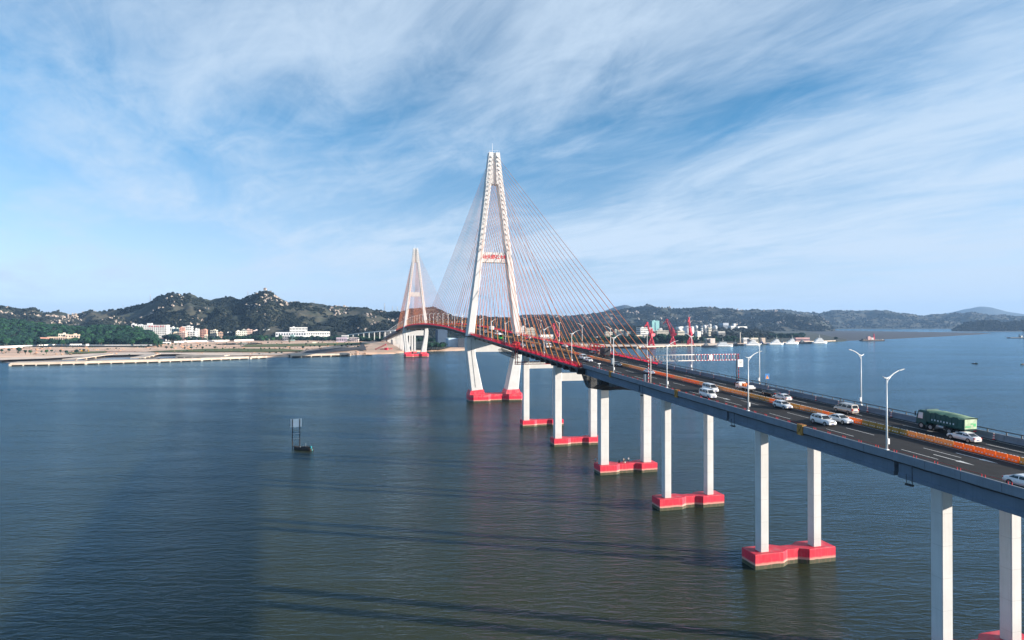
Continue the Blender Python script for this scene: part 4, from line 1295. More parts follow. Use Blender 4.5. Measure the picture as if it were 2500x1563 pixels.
sphere_tank(1699, 799, 4.7, 2150, 'leftmost white sphere tank of the tank farm')
sphere_tank(1719.5, 799, 5.2, 2150, 'middle white sphere tank in front of a grey wall')
sphere_tank(1745.5, 800, 5.6, 2150, 'rightmost white sphere tank on its own')
tk = empty('storage_tank', (gp(1657, 2100), 2100, 2)); tag(tk, 'white cylinder tank lying left of the big dome tank', 'storage tank')
mb = MB(); mb.cyl((0, 0, 28), 6.0, 18, 14, axis='x'); mb.build('shell', [paint(WHT)], tk)
mb = MB(); mb.box((-5, 0, 11), (2, 6, 22)); mb.build('saddle', [M_GALV], tk)
mb = MB(); mb.box((5, 0, 11), (2, 6, 22)); mb.build('saddle', [M_GALV], tk)

# white hoardings round the building site -----------------------------------------------------
def hoarding(pts, lab, h=3.2, m=None):
    w0 = empty('site_wall', pts[0] + (2.2,)); tag(w0, lab, 'wall')
    n = 0
    for (x0, y0), (x1, y1) in zip(pts[:-1], pts[1:]):
        L = math.hypot(x1 - x0, y1 - y0); k = max(1, int(L / 24)); a = math.atan2(y1 - y0, x1 - x0)
        for i in range(k):
            f = (i + 0.5) / k
            mb = MB(); mb.box((0, 0, h / 2), (L / k - 0.25, 0.2, h - 0.04 * (i % 3)))
            mb.build('panel', [paint((0.74, 0.72, 0.70))], w0, (x0 + (x1 - x0) * f - pts[0][0], y0 + (y1 - y0) * f - pts[0][1], 0), (0, 0, a))
def P_(px, Z): return (gp(px, Z), Z)
hoarding([P_(-60, 1110), P_(40, 1175), P_(135, 1255), P_(170, 1235), P_(255, 1225), P_(372, 1235)], 'long white site wall in front of the left tree belt', 3.6)
hoarding([P_(425, 1440), P_(480, 1520), P_(560, 1570)], 'white site wall below the pink apartment block', 4.0)
hoarding([P_(572, 1570), P_(658, 1660)], 'white site wall below the school', 4.0)

# trees -----------------------------------------------------------
CROWNS = [clump_mesh('crown', M_LEAF, 9, 300 + k, 1.0, 0.85, 2, leaf=170) for k in range(5)]
_tm = MB()
_tm.tube([(0, 0, 0), (0.02, 0.01, 0.3), (0.0, 0.03, 0.62)], [0.055, 0.04, 0.022], 7)
for a in range(4):
    _tm.tube([(0.0, 0.0, 0.34 + 0.05 * a), (0.16 * math.cos(a * 1.7), 0.16 * math.sin(a * 1.7), 0.52 + 0.05 * a)], [0.022, 0.009], 5)
TRUNK = _tm.mesh('trunk', [M_TRUNK])
NTREE = [0]
def tree(x, y, z, h, lab, group, wide=0.42, dz=0.0):
    t = empty('tree', (x, y, z), (0, 0, random.uniform(0, 6.28)))
    tag(t, lab, 'tree', group)
    k = NTREE[0] % 5; NTREE[0] += 1
    tr = obj('trunk', TRUNK, t); tr.scale = (h, h, h)
    c = obj('crown', CROWNS[k], t, (0, 0, h * 0.62)); c.scale = (h * wide, h * wide * random.uniform(0.85, 1.15), h * 0.40)
    return t

def belt(pxa, pxb, Za, Zb, n, h, lab, group, z=3.6, seed=1, wide=0.45):
    rg = random.Random(seed)
    for i in range(n):
        px = pxa + (pxb - pxa) * (i + rg.uniform(0.1, 0.9)) / n
        Z = rg.uniform(Za, Zb)
        tree(gp(px, Z), Z, z, h * rg.uniform(0.7, 1.25), lab, group, wide * rg.uniform(0.85, 1.2))
belt(-40, 175, 1200, 1290, 24, 13, 'dark green broadleaf tree in the belt left of the white site hut', 'trees behind the left site wall', seed=3)
belt(195, 392, 1242, 1290, 28, 15, 'tall dark tree at the foot of the wooded knoll left of the hotel', 'trees below the wooded knoll', seed=4)
belt(405, 440, 1460, 1500, 7, 17, 'dark round tree between the hotel and the pink apartments', 'trees beside the hotel', seed=5, wide=0.5)
belt(425, 560, 1530, 1580, 16, 11, 'green street tree in front of the pink apartment blocks', 'trees in front of the apartment blocks', seed=6)
belt(545, 675, 1600, 1700, 20, 12, 'green tree in front of the school and tenement row', 'trees in front of the school', seed=7)
belt(675, 840, 1570, 1670, 20, 12, 'tree in front of the white office and factory', 'trees in front of the factory', seed=8)
belt(840, 935, 1620, 1720, 10, 12, 'tree beside the white viaduct', 'trees beside the white viaduct', seed=9)
belt(1036, 1085, 1055, 1110, 12, 12, 'bushy green tree on the shore right of the far pylon', 'trees right of the far pylon', z=2.6, seed=10, wide=0.55)
belt(1085, 1235, 1360, 1480, 12, 13, 'dark tree behind the sheds under the deck', 'trees behind the sheds under the deck', seed=11)
belt(1360, 1475, 1330, 1430, 16, 14, 'dark tree behind the far railing left of the cream blocks', 'trees left of the port town', seed=12)
belt(1475, 1600, 1340, 1420, 18, 17, 'dark tree behind the quay left of the middle crane', 'trees behind the quay', seed=13, wide=0.5)
belt(1600, 1690, 1345, 1440, 18, 19, 'dark tree behind the middle and right cranes', 'trees behind the cranes', seed=14, wide=0.52)
belt(1690, 1850, 1480, 1640, 14, 12, 'scrubby dark tree behind the moored ships', 'trees behind the ships', seed=15)
belt(1855, 1965, 1900, 2250, 18, 14, 'mangrove tree on the dark spit behind the ships', 'mangroves on the spit', z=1.0, seed=16, wide=0.6)
tree(gp(2041, 1690), 1690, 0.8, 11, 'single dark bush at the end of the stone jetty', None, 0.5)
belt(1020, 1090, 1330, 1400, 5, 12, 'dark tree beside the dark blue warehouse', 'trees beside the warehouse', seed=18)
# young planted trees on the site
belt(385, 745, 1050, 1085, 14, 5.0, 'young tree planted along the long lawn', 'young trees along the lawn', z=3.2, seed=20, wide=0.38)
belt(0, 210, 905, 985, 12, 6.0, 'sapling on the pink soil behind the left promenade', 'saplings on the pink soil', z=2.6, seed=21, wide=0.35)
belt(330, 520, 1130, 1290, 16, 4.5, 'sapling in the nursery rows below the hotel', 'saplings below the hotel', z=2.8, seed=22, wide=0.4)
belt(735, 880, 1120, 1260, 10, 5.0, 'sapling beside the dark yard near the far pylon', 'saplings beside the dark yard', z=2.8, seed=23, wide=0.42)
belt(560, 900, 1270, 1420, 8, 4.5, 'sapling on the grass left of the site cabins', 'saplings left of the site cabins', z=2.9, seed=24, wide=0.42)
tree(gp(47, 930), 930, 2.4, 11, 'tall feathery young tree near the left promenade', None, 0.34)
tree(gp(325, 1230), 1230, 2.6, 15, 'slim pale palm like tree in front of the knoll', None, 0.22)

# promenades of concrete on piles -----------------------------------------------------------
M_QUAY = mat('pale_quay_concrete', (0.56, 0.46, 0.37), 0.9, var=0.14, vscale=0.12, streak=0.3)
def quay(fr, depth, ztop, lab, bay=11.0, name='promenade', tail=None):
    q = empty(name, (fr[0][0], fr[0][1], 0)); tag(q, lab, 'quay')
    ox, oy = fr[0]
    db = MB()
    for (x0, y0), (x1, y1) in zip(fr[:-1], fr[1:]):
        L = math.hypot(x1 - x0, y1 - y0); ux, uy = (x1 - x0) / L, (y1 - y0) / L; nx, ny = -uy, ux
        c = [(x0, y0), (x1, y1), (x1 + nx * depth, y1 + ny * depth), (x0 + nx * depth, y0 + ny * depth)]
        db.loft([[(x - ox, y - oy, ztop - 2.5) for x, y in c], [(x - ox, y - oy, ztop) for x, y in c]])
        k = max(1, int(L / bay))
        pb = MB()
        for i in range(k + 1):
            f = i / k
            px_, py_ = x0 + (x1 - x0) * f - ox, y0 + (y1 - y0) * f - oy
            pb.box((px_ + nx * 0.7, py_ + ny * 0.7, (ztop - 1.0) / 2 - 0.8), (1.2 if i % 6 else 2.4, 1.2, ztop - 1.0 + 1.6 - 0.02), rz=math.atan2(uy, ux))
        tag(pb.build('piles', [M_QUAY], q), kind='stuff')
        bb = MB()
        b2 = [(x0 + nx * 4, y0 + ny * 4), (x1 + nx * 4, y1 + ny * 4), (x1 + nx * (depth - 1), y1 + ny * (depth - 1)), (x0 + nx * (depth - 1), y0 + ny * (depth - 1))]
        bb.loft([[(x - ox, y - oy, -1.5) for x, y in b2], [(x - ox, y - oy, ztop - 1.02) for x, y in b2]])
        bb.build('back_wall', [M_DARKP], q)
    db.build('deck', [M_QUAY], q)
    return q
quay([(-572, 700), (-505, 728), (-439, 765), (-400, 793), (-358, 835)], 26, 3.6, 'long pale promenade on piles along the left bank')
quay([(-356, 838), (-340, 852)], 5, 3.4, 'narrow landing stage at the end of the long promenade', 8.0)
quay([shore(430, 874.0), shore(548, 874.5)], 14, 3.8, 'second pale terrace behind the long promenade', 11.0)
quay([shore(711, 873.2), shore(855, 869.5)], 26, 4.2, 'square pale jetty left of the far pylon', 12.0)
quay([shore(1556, 851.2), shore(1640, 847.6), shore(1722, 845.6)], 18, 4.0, 'cream quay wall under the red cranes', 13.0)
quay([shore(1722, 845.8), shore(1850, 841.5), shore(1958, 837.0), shore(2040, 834.2)], 10, 3.2, 'long dark jetty behind the moored ships', 16.0)
for (pa, pb_, lab) in (((170, 883.5), (262, 870.5), 'left pale ramp joining the promenade to the shore'), ((335, 880), (378, 869.5), 'right pale ramp joining the promenade to the shore')):
    (x0, y0), (x1, y1) = shore(*pa), shore(*pb_)
    r = empty('ramp', (x0, y0, 0)); tag(r, lab, 'ramp')
    L = math.hypot(x1 - x0, y1 - y0); nx, ny = -(y1 - y0) / L * 8, (x1 - x0) / L * 8
    mb = MB()
    c = [(-nx, -ny), (x1 - x0 - nx, y1 - y0 - ny), (x1 - x0 + nx, y1 - y0 + ny), (nx, ny)]
    mb.loft([[(x, y, 2.9) for x, y in c], [(x, y, 3.75) for x, y in c]]); mb.build('slab', [M_QUAY], r)
    mb = MB()
    for f in (0.15, 0.4, 0.65, 0.9): mb.box(((x1 - x0) * f, (y1 - y0) * f, 0.7), (2, 2, 4.3))
    tag(mb.build('piles', [M_QUAY], r), kind='stuff')

# white viaduct joining the far end of the bridge -----------------------------------------------------------
va = empty('viaduct', (gp(850, 1700), 1700, 0)); tag(va, 'low white viaduct ramp meeting the far end of the bridge', 'viaduct')
vp = [(848, 817, 1720), (890, 811.5, 1640), (930, 808, 1560), (965, 806, 1500)]
mb = MB(); rings = []
for px, py, Z in vp:
    x, y, z = gp(px, Z) - va.location.x, Z - 1700, hz(py, Z)
    rings.append([(x, y - 5, z - 2.2), (x, y + 5, z - 2.2), (x, y + 5, z), (x, y - 5, z)])
mb.loft(rings); mb.build('deck', [paint(WHT)], va)
for px in np.arange(862, 965, 13):
    Z = float(np.interp(px, [a for a, b, c in vp], [c for a, b, c in vp])); z = hz(float(np.interp(px, [a for a, b, c in vp], [b for a, b, c in vp])), Z)
    mb = MB(); mb.box((0, 0, (z - 2.25) / 2), (1.6, 2.5, z - 2.25)); mb.build('column', [paint(WHT)], va, (gp(px, Z) - va.location.x, Z - 1700, 0))

# transmission towers on the crests -----------------------------------------------------------
mb = MB()
for sx in (-1, 1):
    for sy in (-1, 1):
        mb.tube([(sx * 3.2, sy * 3.2, -6), (sx * 0.7, sy * 0.7, 26), (0.25 * sx, 0.25 * sy, 36)], 0.30, 4)
for z, a in ((24, 6.5), (29, 5.0), (34, 3.6)):
    mb.tube([(-a, 0, z), (a, 0, z)], 0.28, 4)
for k in range(6):
    z0, z1 = -4 + k * 5, 1 + k * 5
    w0, w1 = 3.2 - (z0 + 6) * 0.078, 3.2 - (z1 + 6) * 0.078
    for sy in (-1, 1):
        mb.tube([(-w0, sy * w0, z0), (w1, sy * w1, z1)], 0.16, 3); mb.tube([(w0, sy * w0, z0), (-w1, sy * w1, z1)], 0.16, 3)
me_tt = mb.mesh('transmission_tower', [M_GALV])
for px, pyb, Z, s, lab in ((939, 758, 2250, 0.75, 'tallest lattice tower left of the far pylon'), (958, 761, 2350, 0.62, 'middle lattice tower left of the far pylon'), (970, 761, 2450, 0.60, 'lattice tower nearest the far pylon'),
                           (367, 733, 2200, 0.62, 'lattice tower on the slope left of the rocky double peak'), (605, 722, 2250, 0.5, 'lattice tower left of the highest peak'), (767, 744, 2250, 0.45, 'small lattice tower right of the highest peak'), (300, 750, 2250, 0.35, 'small lattice tower on the saddle left of the double peak'),
                           (1681, 795, 1900, 0.9, 'pale mast behind the third red crane')):
    o = obj('transmission_tower', me_tt, None, (gp(px, Z), Z, hz(pyb, Z))); o.scale = (s, s, s)
    tag(o, lab, 'transmission tower')
# look out pavilion on the highest peak
lk = empty('pavilion', (gp(647, 2150), 2150, hz(708, 2150) - 1)); tag(lk, 'tiny square pavilion on the highest peak', 'pavilion')
mb = MB(); mb.box((0, 0, 2.5), (8, 8, 7)); mb.build('wall', [paint((0.40, 0.33, 0.28))], lk)
mb = MB(); mb.loft([[(-5, -5, 6.1), (5, -5, 6.1), (5, 5, 6.1), (-5, 5, 6.1)], [(-1, -1, 8.4), (1, -1, 8.4), (1, 1, 8.4), (-1, 1, 8.4)]]); mb.build('roof', [paint((0.3, 0.22, 0.18))], lk)
# ------------------------------------------------------------------ red portal cranes
M_CRANE = mat('crane_red_paint', (0.66, 0.02, 0.05), 0.5, var=0.12, vscale=0.2)
def lattice(mb, p0, p1, w0, w1, n, r=0.18):
    p0, p1 = Vector(p0), Vector(p1)
    d = (p1 - p0).normalized(); u = d.cross(Vector((0, 1, 0))).normalized(); v = u.cross(d)
    cs = []
    for k in range(n + 1):
        f = k / n; c = p0.lerp(p1, f); w_ = w0 + (w1 - w0) * f
        cs.append([c + u * a * w_ + v * b * w_ for a, b in ((-1, -1), (1, -1), (1, 1), (-1, 1))])
    for q in range(4): mb.tube([c[q] for c in cs], r, 4)
    for k in range(n):
        for q in range(4):
            mb.tube([cs[k][q], cs[k + 1][(q + 1) % 4]], r * 0.7, 3); mb.tube([cs[k][q], cs[k][(q + 1) % 4]], r * 0.6, 3)

def crane(px, Z, lab, boom, turn, s=1.0):
    c = empty('portal_crane', (gp(px, Z), Z, 4.0)); tag(c, lab, 'crane'); c.scale = (s, s, s)
    for sx in (-1, 1):
        for sy in (-1, 1):
            mb = MB(); mb.tube([(sx * 5.2, sy * 5.2, 0), (sx * 3.4, sy * 3.4, 10), (sx * 2.2, sy * 2.2, 14.5)], [1.15, 1.0, 1.0], 6)
            mb.box((sx * 5.2, sy * 5.2, 0.5), (3.4, 1.2, 1.0))
            mb.build('leg', [M_CRANE], c)
    mb = MB()
    for z, w_ in ((4.2, 4.6), (9.6, 3.6)):
        for a in range(4):
            x0, y0 = ((-1, -1), (1, -1), (1, 1), (-1, 1))[a]; x1, y1 = ((1, -1), (1, 1), (-1, 1), (-1, -1))[a]
            mb.tube([(x0 * w_, y0 * w_, z), (x1 * w_, y1 * w_, z)], 0.7, 5)
    mb.tube([(-5, -5, 1), (3.4, -3.4, 9.8)], 0.25, 4); mb.tube([(5, -5, 1), (-3.4, -3.4, 9.8)], 0.25, 4)
    mb.cyl((0, 0, 17), 2.6, 6, 12)
    mb.build('portal', [M_CRANE], c)
    up = empty('upper_works', (0, 0, 20), (0, 0, turn), c)
    mb = MB(); mb.box((-2.2, 0, 3.2), (8.5, 6, 6.4)); mb.box((3.2, -2.4, 2.0), (2.6, 2.2, 3.0)); mb.build('machine_house', [M_CRANE], up)
    mb = MB(); lattice(mb, (-1.5, 0, 6.4), (-0.5, 0, 17.5), 2.2, 1.1, 5, 0.50); mb.tube([(-0.5, 0, 17.5), (-5, 0, 10.5), (-5.5, 0, 6.4)], 0.4, 5); mb.build('mast', [M_CRANE], up)
    bx, bz = boom
    mb = MB(); lattice(mb, (2.6, 0, 5.5), (bx, 0, bz), 1.5, 0.9, 10, 0.48); mb.build('boom', [M_CRANE], up)
    mb = MB(); lattice(mb, (bx - 3.5, 0, bz - 0.5), (bx + 6.5, 0, bz - 11.0), 1.0, 0.6, 6, 0.40)
    mb.tube([(-0.5, 0, 17.5), (bx - 3.5, 0, bz - 0.5)], 0.28, 4); mb.build('jib', [M_CRANE], up)
    mb = MB(); mb.tube([(bx + 6.5, 0, bz - 11), (bx + 6.5, 0, bz - 22)], 0.10, 4); mb.box((bx + 6.5, 0, bz - 22.5), (1.2, 1.2, 1.8)); mb.build('hook', [M_BLACK], up)
    mb = MB(); mb.box((-7.4, 0, 4.0), (3.0, 5.0, 4.2)); mb.build('counterweight', [M_CRANE], up)
    return c
crane(1590, 1225, 'left red portal crane with its peaked boom in front of the white office', (13, 31), math.pi + 0.5, 0.92)
crane(1642, 1262, 'middle red portal crane with its jib folded down to the left', (14, 38), math.pi - 0.15, 0.92)
crane(1685, 1285, 'right red portal crane with a straight raised boom', (11, 40), math.pi + 1.0, 0.95)
crane(1358, 1290, 'partly hidden red crane behind the far railing', (9, 34), math.pi - 0.4, 0.82)

# ------------------------------------------------------------------ ships and boats
M_SHIPW = mat('white_ship_paint', (0.80, 0.80, 0.79), 0.4, var=0.05, vscale=0.2)
M_HULLD = mat('dark_hull_paint', (0.025, 0.035, 0.055), 0.5, var=0.2, vscale=0.2)
M_HULLB = mat('blue_hull_paint', (0.02, 0.09, 0.25), 0.45, var=0.15, vscale=0.2)
M_WOODD = mat('dark_tarred_wood', (0.020, 0.016, 0.014), 0.8, var=0.4, vscale=2.0)
M_DECKG = mat('grey_deck_paint', (0.25, 0.27, 0.28), 0.8, var=0.2, vscale=0.3)

def hull_mesh(L, Bm, H, m, name='hull', bow=0.22, sheer=0.35):
    mb = MB(); rings = []
    n = 14
    for k in range(n + 1):
        f = k / n; x = (f - 0.5) * L
        w_ = Bm / 2 * (1 - max(0, (f - (1 - bow)) / bow) ** 2.0) * (0.82 + 0.18 * min(1, f * 5))
        w_ = max(w_, 0.03)
        zt = H * (1 + sheer * max(0, f - 0.55) ** 1.5 * 2 + 0.08 * (1 - min(1, f * 4)))
        xo = max(0, f - 0.9) * L * 0.25
        rings.append([(x - xo * 0.4, -w_ * 0.45, -0.6), (x - xo * 0.2, -w_ * 0.85, 0.15), (x + xo, -w_, zt), (x + xo, -w_ + 0.12, zt), (x + xo * 0.9, 0, zt - 0.35), (x + xo, w_ - 0.12, zt), (x + xo, w_, zt), (x - xo * 0.2, w_ * 0.85, 0.15), (x - xo * 0.4, w_ * 0.45, -0.6)])
    mb.loft(rings, 0, True, True, True)
    return mb.mesh(name, [m])

def ship(px, py, L, lab, ang, hullm, tiers, cat='ship', name='patrol_ship', upper=None, mast=9):
    X, Y = shore(px, py)
    s = empty(name, (X, Y, 0), (0, 0, ang)); tag(s, lab, cat)
    L = L * 1.12; Bm = L * 0.2; H = L * 0.10
    obj('hull', hull_mesh(L, Bm, H, hullm), s)
    z = H * 0.95
    um = upper or M_SHIPW
    for i, (x0, x1, w_, h) in enumerate([(a_, b_, c_, d_ * 1.25) for a_, b_, c_, d_ in tiers]):
        mb = MB()
        a, b = x0 * L, x1 * L; ww = w_ * Bm / 2
        mb.loft([[(a, -ww, z), (b, -ww, z), (b, ww, z), (a, ww, z)], [(a + 0.3, -ww * 0.94, z + h), (b - h * 0.45, -ww * 0.94, z + h), (b - h * 0.45, ww * 0.94, z + h), (a + 0.3, ww * 0.94, z + h)]])
        d = mb.build('deckhouse', [um], s)
        mb = MB(); n = max(2, int((b - a) / 2.2))
        for k in range(n):
            xx = a + (b - a - h * 0.5) * (k + 0.6) / n
            for sd in (-1, 1): mb.box((xx, sd * ww * 0.97, z + h * 0.58), (1.1, 0.16, h * 0.34))
        tag(mb.build('windows', [M_GLASS], d), kind='stuff')
        z += h
    xm = (tiers[-1][0] + tiers[-1][1]) / 2 * L
    mb = MB(); mb.tube([(xm, 0, z), (xm - 0.6, 0, z + mast)], [0.28, 0.1], 6); mb.tube([(xm - 0.3, -1.8, z + mast * 0.6), (xm - 0.3, 1.8, z + mast * 0.6)], 0.1, 4); mb.box((xm, 0, z + mast * 0.4), (1.6, 1.2, 0.8)); mb.build('mast', [um], s)
    mb = MB()
    for sd in (-1, 1):
        mb.tube([(-L * 0.45, sd * Bm * 0.42, H + 1.0), (L * 0.36, sd * Bm * 0.40, H + 1.2)], 0.07, 4)
        for k in range(12): mb.box((-L * 0.45 + k * L * 0.07, sd * Bm * 0.42, H + 0.45), (0.08, 0.08, 1.1))
    tag(mb.build('railing', [um], s), kind='stuff')
    return s
T1 = [(-0.30, 0.24, 0.86, 2.6), (-0.16, 0.22, 0.76, 2.4), (-0.04, 0.18, 0.62, 2.2)]
T2 = [(-0.38, 0.20, 0.86, 2.6), (-0.28, 0.14, 0.72, 2.4)]
ship(1768, 846.6, 32, 'white ship with grey portholes, leftmost of the moored row', 0.06, M_SHIPW, T2)
ship(1837, 844.0, 31, 'white ship moored left of the blue bowed boat', 0.10, M_SHIPW, T1)
ship(1894, 842.0, 32, 'white ship moored right of the blue bowed boat', 0.12, M_SHIPW, T1)
ship(1932, 840.6, 31, 'white ship moored left of the pink jetty shed', 0.12, M_SHIPW, T1)
ship(2001, 838.8, 33, 'tallest white ship with a pink bridge at the jetty end', 0.10, M_SHIPW, [(-0.34, 0.26, 0.9, 2.8), (-0.26, 0.22, 0.82, 2.6), (-0.16, 0.14, 0.7, 2.4)])
TD = [(-0.36, -0.10, 0.8, 2.2), (-0.30, -0.16, 0.6, 1.8)]
ship(1733, 847.4, 30, 'dark hulled boat tied up by the left end of the ship row', 0.05, M_HULLD, TD, 'boat', 'work_boat', M_DECKG, 7)
ship(1803, 843.6, 27, 'dark hulled boat between the first two white ships', 0.1, M_HULLD, TD, 'boat', 'work_boat', M_DECKG, 7)
ship(1866, 841.6, 24, 'dark boat with a bright blue bow', 0.1, M_HULLB, TD, 'boat', 'work_boat', M_HULLB, 7)
ship(1914, 840.4, 18, 'small dark tug between two white ships', 0.1, M_HULLD, TD, 'boat', 'work_boat', M_DECKG, 5)
ship(1966, 838.6, 30, 'long dark boat below the pink jetty shed', 0.08, M_HULLD, TD, 'boat', 'work_boat', M_DECKG, 6)
ship(1583, 851.8, 26, 'low dark red barge lying at the cream quay', 0.12, mat('rusty_red_hull', (0.16, 0.03, 0.03), 0.6, var=0.3, vscale=0.3), [(-0.42, -0.25, 0.8, 2.0)], 'barge', 'work_boat', M_SHIPW, 4)

# crane barge with a red derrick, and the dredger
def barge(px, py, L, lab, dark):
    X, Y = shore(px, py)
    b = empty('barge', (X, Y, 0), (0, 0, 0.12)); tag(b, lab, 'barge')
    hm = M_HULLD if dark else mat('dark_red_hull', (0.05, 0.03, 0.03), 0.7, var=0.3, vscale=0.2)
    mb = MB(); mb.loft([[(-L / 2 + 2, -6, -0.8), (L / 2 - 2, -6, -0.8), (L / 2 - 2, 6, -0.8), (-L / 2 + 2, 6, -0.8)], [(-L / 2, -7, 2.2), (L / 2, -7, 2.2), (L / 2, 7, 2.2), (-L / 2, 7, 2.2)]]); mb.build('hull', [hm], b)
    mb = MB(); mb.box((0, 0, 2.7), (L - 6, 12.6, 0.9)); mb.build('deck', [M_DECKG if dark else M_QUAY], b)
    if dark:
        mb = MB(); lattice(mb, (-8, 0, 3), (-8, 0, 14), 1.6, 0.8, 5, 0.25); mb.build('derrick', [M_BLACK], b)
        mb = MB(); lattice(mb, (12, 0, 3), (12, 0, 24), 4.0, 3.0, 5, 0.35); mb.box((12, 0, 25), (11, 9, 3)); mb.build('gantry', [M_BLACK], b)
        mb = MB(); mb.box((22, 0, 6.2), (14, 10, 6)); mb.build('deckhouse', [paint(SALM)], b)
        mb = MB(); mb.box((-2, 0, 5.6), (5, 6, 5)); mb.build('winch_house', [paint(WHT)], b)
        mb = MB(); mb.tube([(-L / 2, 0, 3), (-L / 2 - 14, 0, 6)], 0.5, 5); mb.build('suction_pipe', [M_BLACK], b)
    else:
        mb = MB(); mb.box((-L * 0.16, 0, 7.0), (9, 9, 7.6)); mb.box((-L * 0.16, 0, 11.6), (6, 7, 1.6)); mb.build('deckhouse', [paint((0.72, 0.42, 0.38))], b)
        mb = MB(); mb.box((-L * 0.02, 0, 6.2), (6, 8, 6)); mb.build('cabin', [paint(WHT)], b)
        mb = MB(); lattice(mb, (L * 0.08, 0, 3), (L * 0.08, 0, 20), 1.2, 0.8, 6, 0.25); mb.box((L * 0.08, 0, 8), (3.4, 3.4, 5)); mb.tube([(L * 0.08, 0, 20), (L * 0.12, 0, 5)], 0.2, 4); mb.build('derrick', [M_CRANE], b)
        mb = MB()
        for k in range(10): mb.box((-L * 0.45 + k * L * 0.1, -6.6, 3.6), (1.2, 0.4, 1.4))
        tag(mb.build('fenders', [M_BLACK], b), kind='stuff')
        mb = MB(); mb.box((-L * 0.36, 0, 4.6), (10, 8, 2.6)); mb.build('winch', [M_BLACK], b)
        mb = MB(); mb.box((L * 0.42, 0, 4.0), (5, 6, 2.4)); mb.build('ramp', [M_DECKG], b)
barge(2129, 832.6, 68, 'low barge with a pink deckhouse and red derrick off the mudflat', False)
barge(2494, 826.0, 96, 'dark dredger with lattice towers at the right edge', True)
# navigation mast on the ferry jetty
nm = empty('beacon', (gp(1807, 1420), 1420, 3)); tag(nm, 'tall slim pale beacon column behind the ships', 'beacon')
mb = MB(); mb.cyl((0, 0, 11), 1.5, 22, 10, r2=1.1); mb.cyl((0, 0, 23.2), 1.7, 2.4, 10); mb.build('column', [paint((0.62, 0.56, 0.48))], nm)

# small boats: wooden fishing boat by the sign, two skiffs
def skiff(X, Y, ang, L, lab, detail):
    b = empty('fishing_boat', (X, Y, 0), (0, 0, ang)); tag(b, lab, 'boat')
    obj('hull', hull_mesh(L, L * 0.29, L * 0.10, M_WOODD, bow=0.4, sheer=0.9), b)
    mb = MB(); z = L * 0.10
    for k in range(4):
        a = k * 0.1 * L - 0.28 * L
    rings = []
    for k in range(5):
        x = -0.34 * L + k * 0.09 * L; w_ = L * 0.115
        rings.append([(x, w_ * math.cos(t), z + 0.75 * math.sin(t) * (1 - 0.1 * abs(k - 2))) for t in np.linspace(0, math.pi, 8)])
    mb.loft(rings, 0, False, False, True, closed=False)
    mb.build('canopy', [mat('black_tarpaulin', (0.015, 0.014, 0.015), 0.7, var=0.4, vscale=2)], b)
    mb = MB()
    mb.box((0.22 * L, 0, z + 0.02), (0.34 * L, L * 0.2, 0.06)); mb.box((0.12 * L, 0.3, z + 0.25), (0.7, 0.5, 0.4))
    mb.build('foredeck', [M_WOODD], b)
    mb = MB(); mb.sphere((0.02 * L, -0.3, z + 0.35), 0.28, 10, 6); mb.sphere((0.1 * L, 0.5, z + 0.3), 0.2, 8, 6); mb.build('float_bag', [M_WHITE], b)
    mb = MB(); mb.box((-0.43 * L, 0, z + 0.4), (0.5, 0.4, 1.0)); mb.box((-0.49 * L, 0, 0.1), (0.3, 0.3, 1.2)); mb.build('outboard_motor', [mat('teal_engine_cover', (0.02, 0.25, 0.28), 0.5)], b)
    if detail:
        mb = MB(); mb.tube([(-0.2 * L, 0.5, z), (-0.2 * L, 0.5, z + 2.0)], 0.04, 5); mb.build('pole', [M_GALV], b)
    return b
skiff(-83.2 + 2.3, 238.0, math.pi - 0.35, 8.6, 'black wooden fishing boat with a low canopy moored by the white board', True)
skiff(555, 737, 2.6, 6.0, 'small dark skiff alone on the open water at the right', False)
skiff(*shore(2497, 890.5), 0.3, 7.0, 'pale skiff cut off by the right edge', False)
skiff(*shore(901, 867.8), 0.2, 9.0, 'dark boat at the shore left of the far pylon', False)

# white board on two posts in the river
sb = empty('river_sign', (-84.4, 240.3, 0), (0, 0, 0.42)); tag(sb, 'blank white board on two dark posts standing in the river', 'sign')
Mp = mat('rusty_dark_pile', (0.03, 0.022, 0.02), 0.8, var=0.3)
for x in (-1.35, 1.35):
    mb = MB(); mb.tube([(x, 0, -1.5), (x, 0, 11.6)], 0.17, 8); mb.build('post', [Mp], sb)
for z in (4.0, 5.9):
    mb = MB(); mb.tube([(-1.35, -0.15, z), (1.35, -0.15, z)], 0.06, 5); mb.build('crossbar', [M_WHITE], sb)
mb = MB(); mb.box((0.05, 0.30, 10.0), (4.1, 0.12, 3.2), M=Matrix.Rotation(-0.10, 3, 'X')); mb.build('board', [mat('white_sign_board', (0.90, 0.89, 0.88), 0.5, var=0.02)], sb)

# mooring dolphins off the square jetty
for k, (px, lab) in enumerate(((868, 'left pair of dark mooring posts off the jetty'), (884, 'right cluster of dark mooring posts off the jetty'))):
    X, Y = shore(px, 868.8)
    d = empty('mooring_posts', (X, Y, 0)); tag(d, lab, 'mooring posts')
    for i in range(2 + k * 2):
        mb = MB(); mb.tube([(i * 1.6, 0.4 * (i % 2), -1.5), (i * 1.6, 0.4 * (i % 2), 3.8)], 0.45, 6); mb.build('post', [M_WOODD], d)
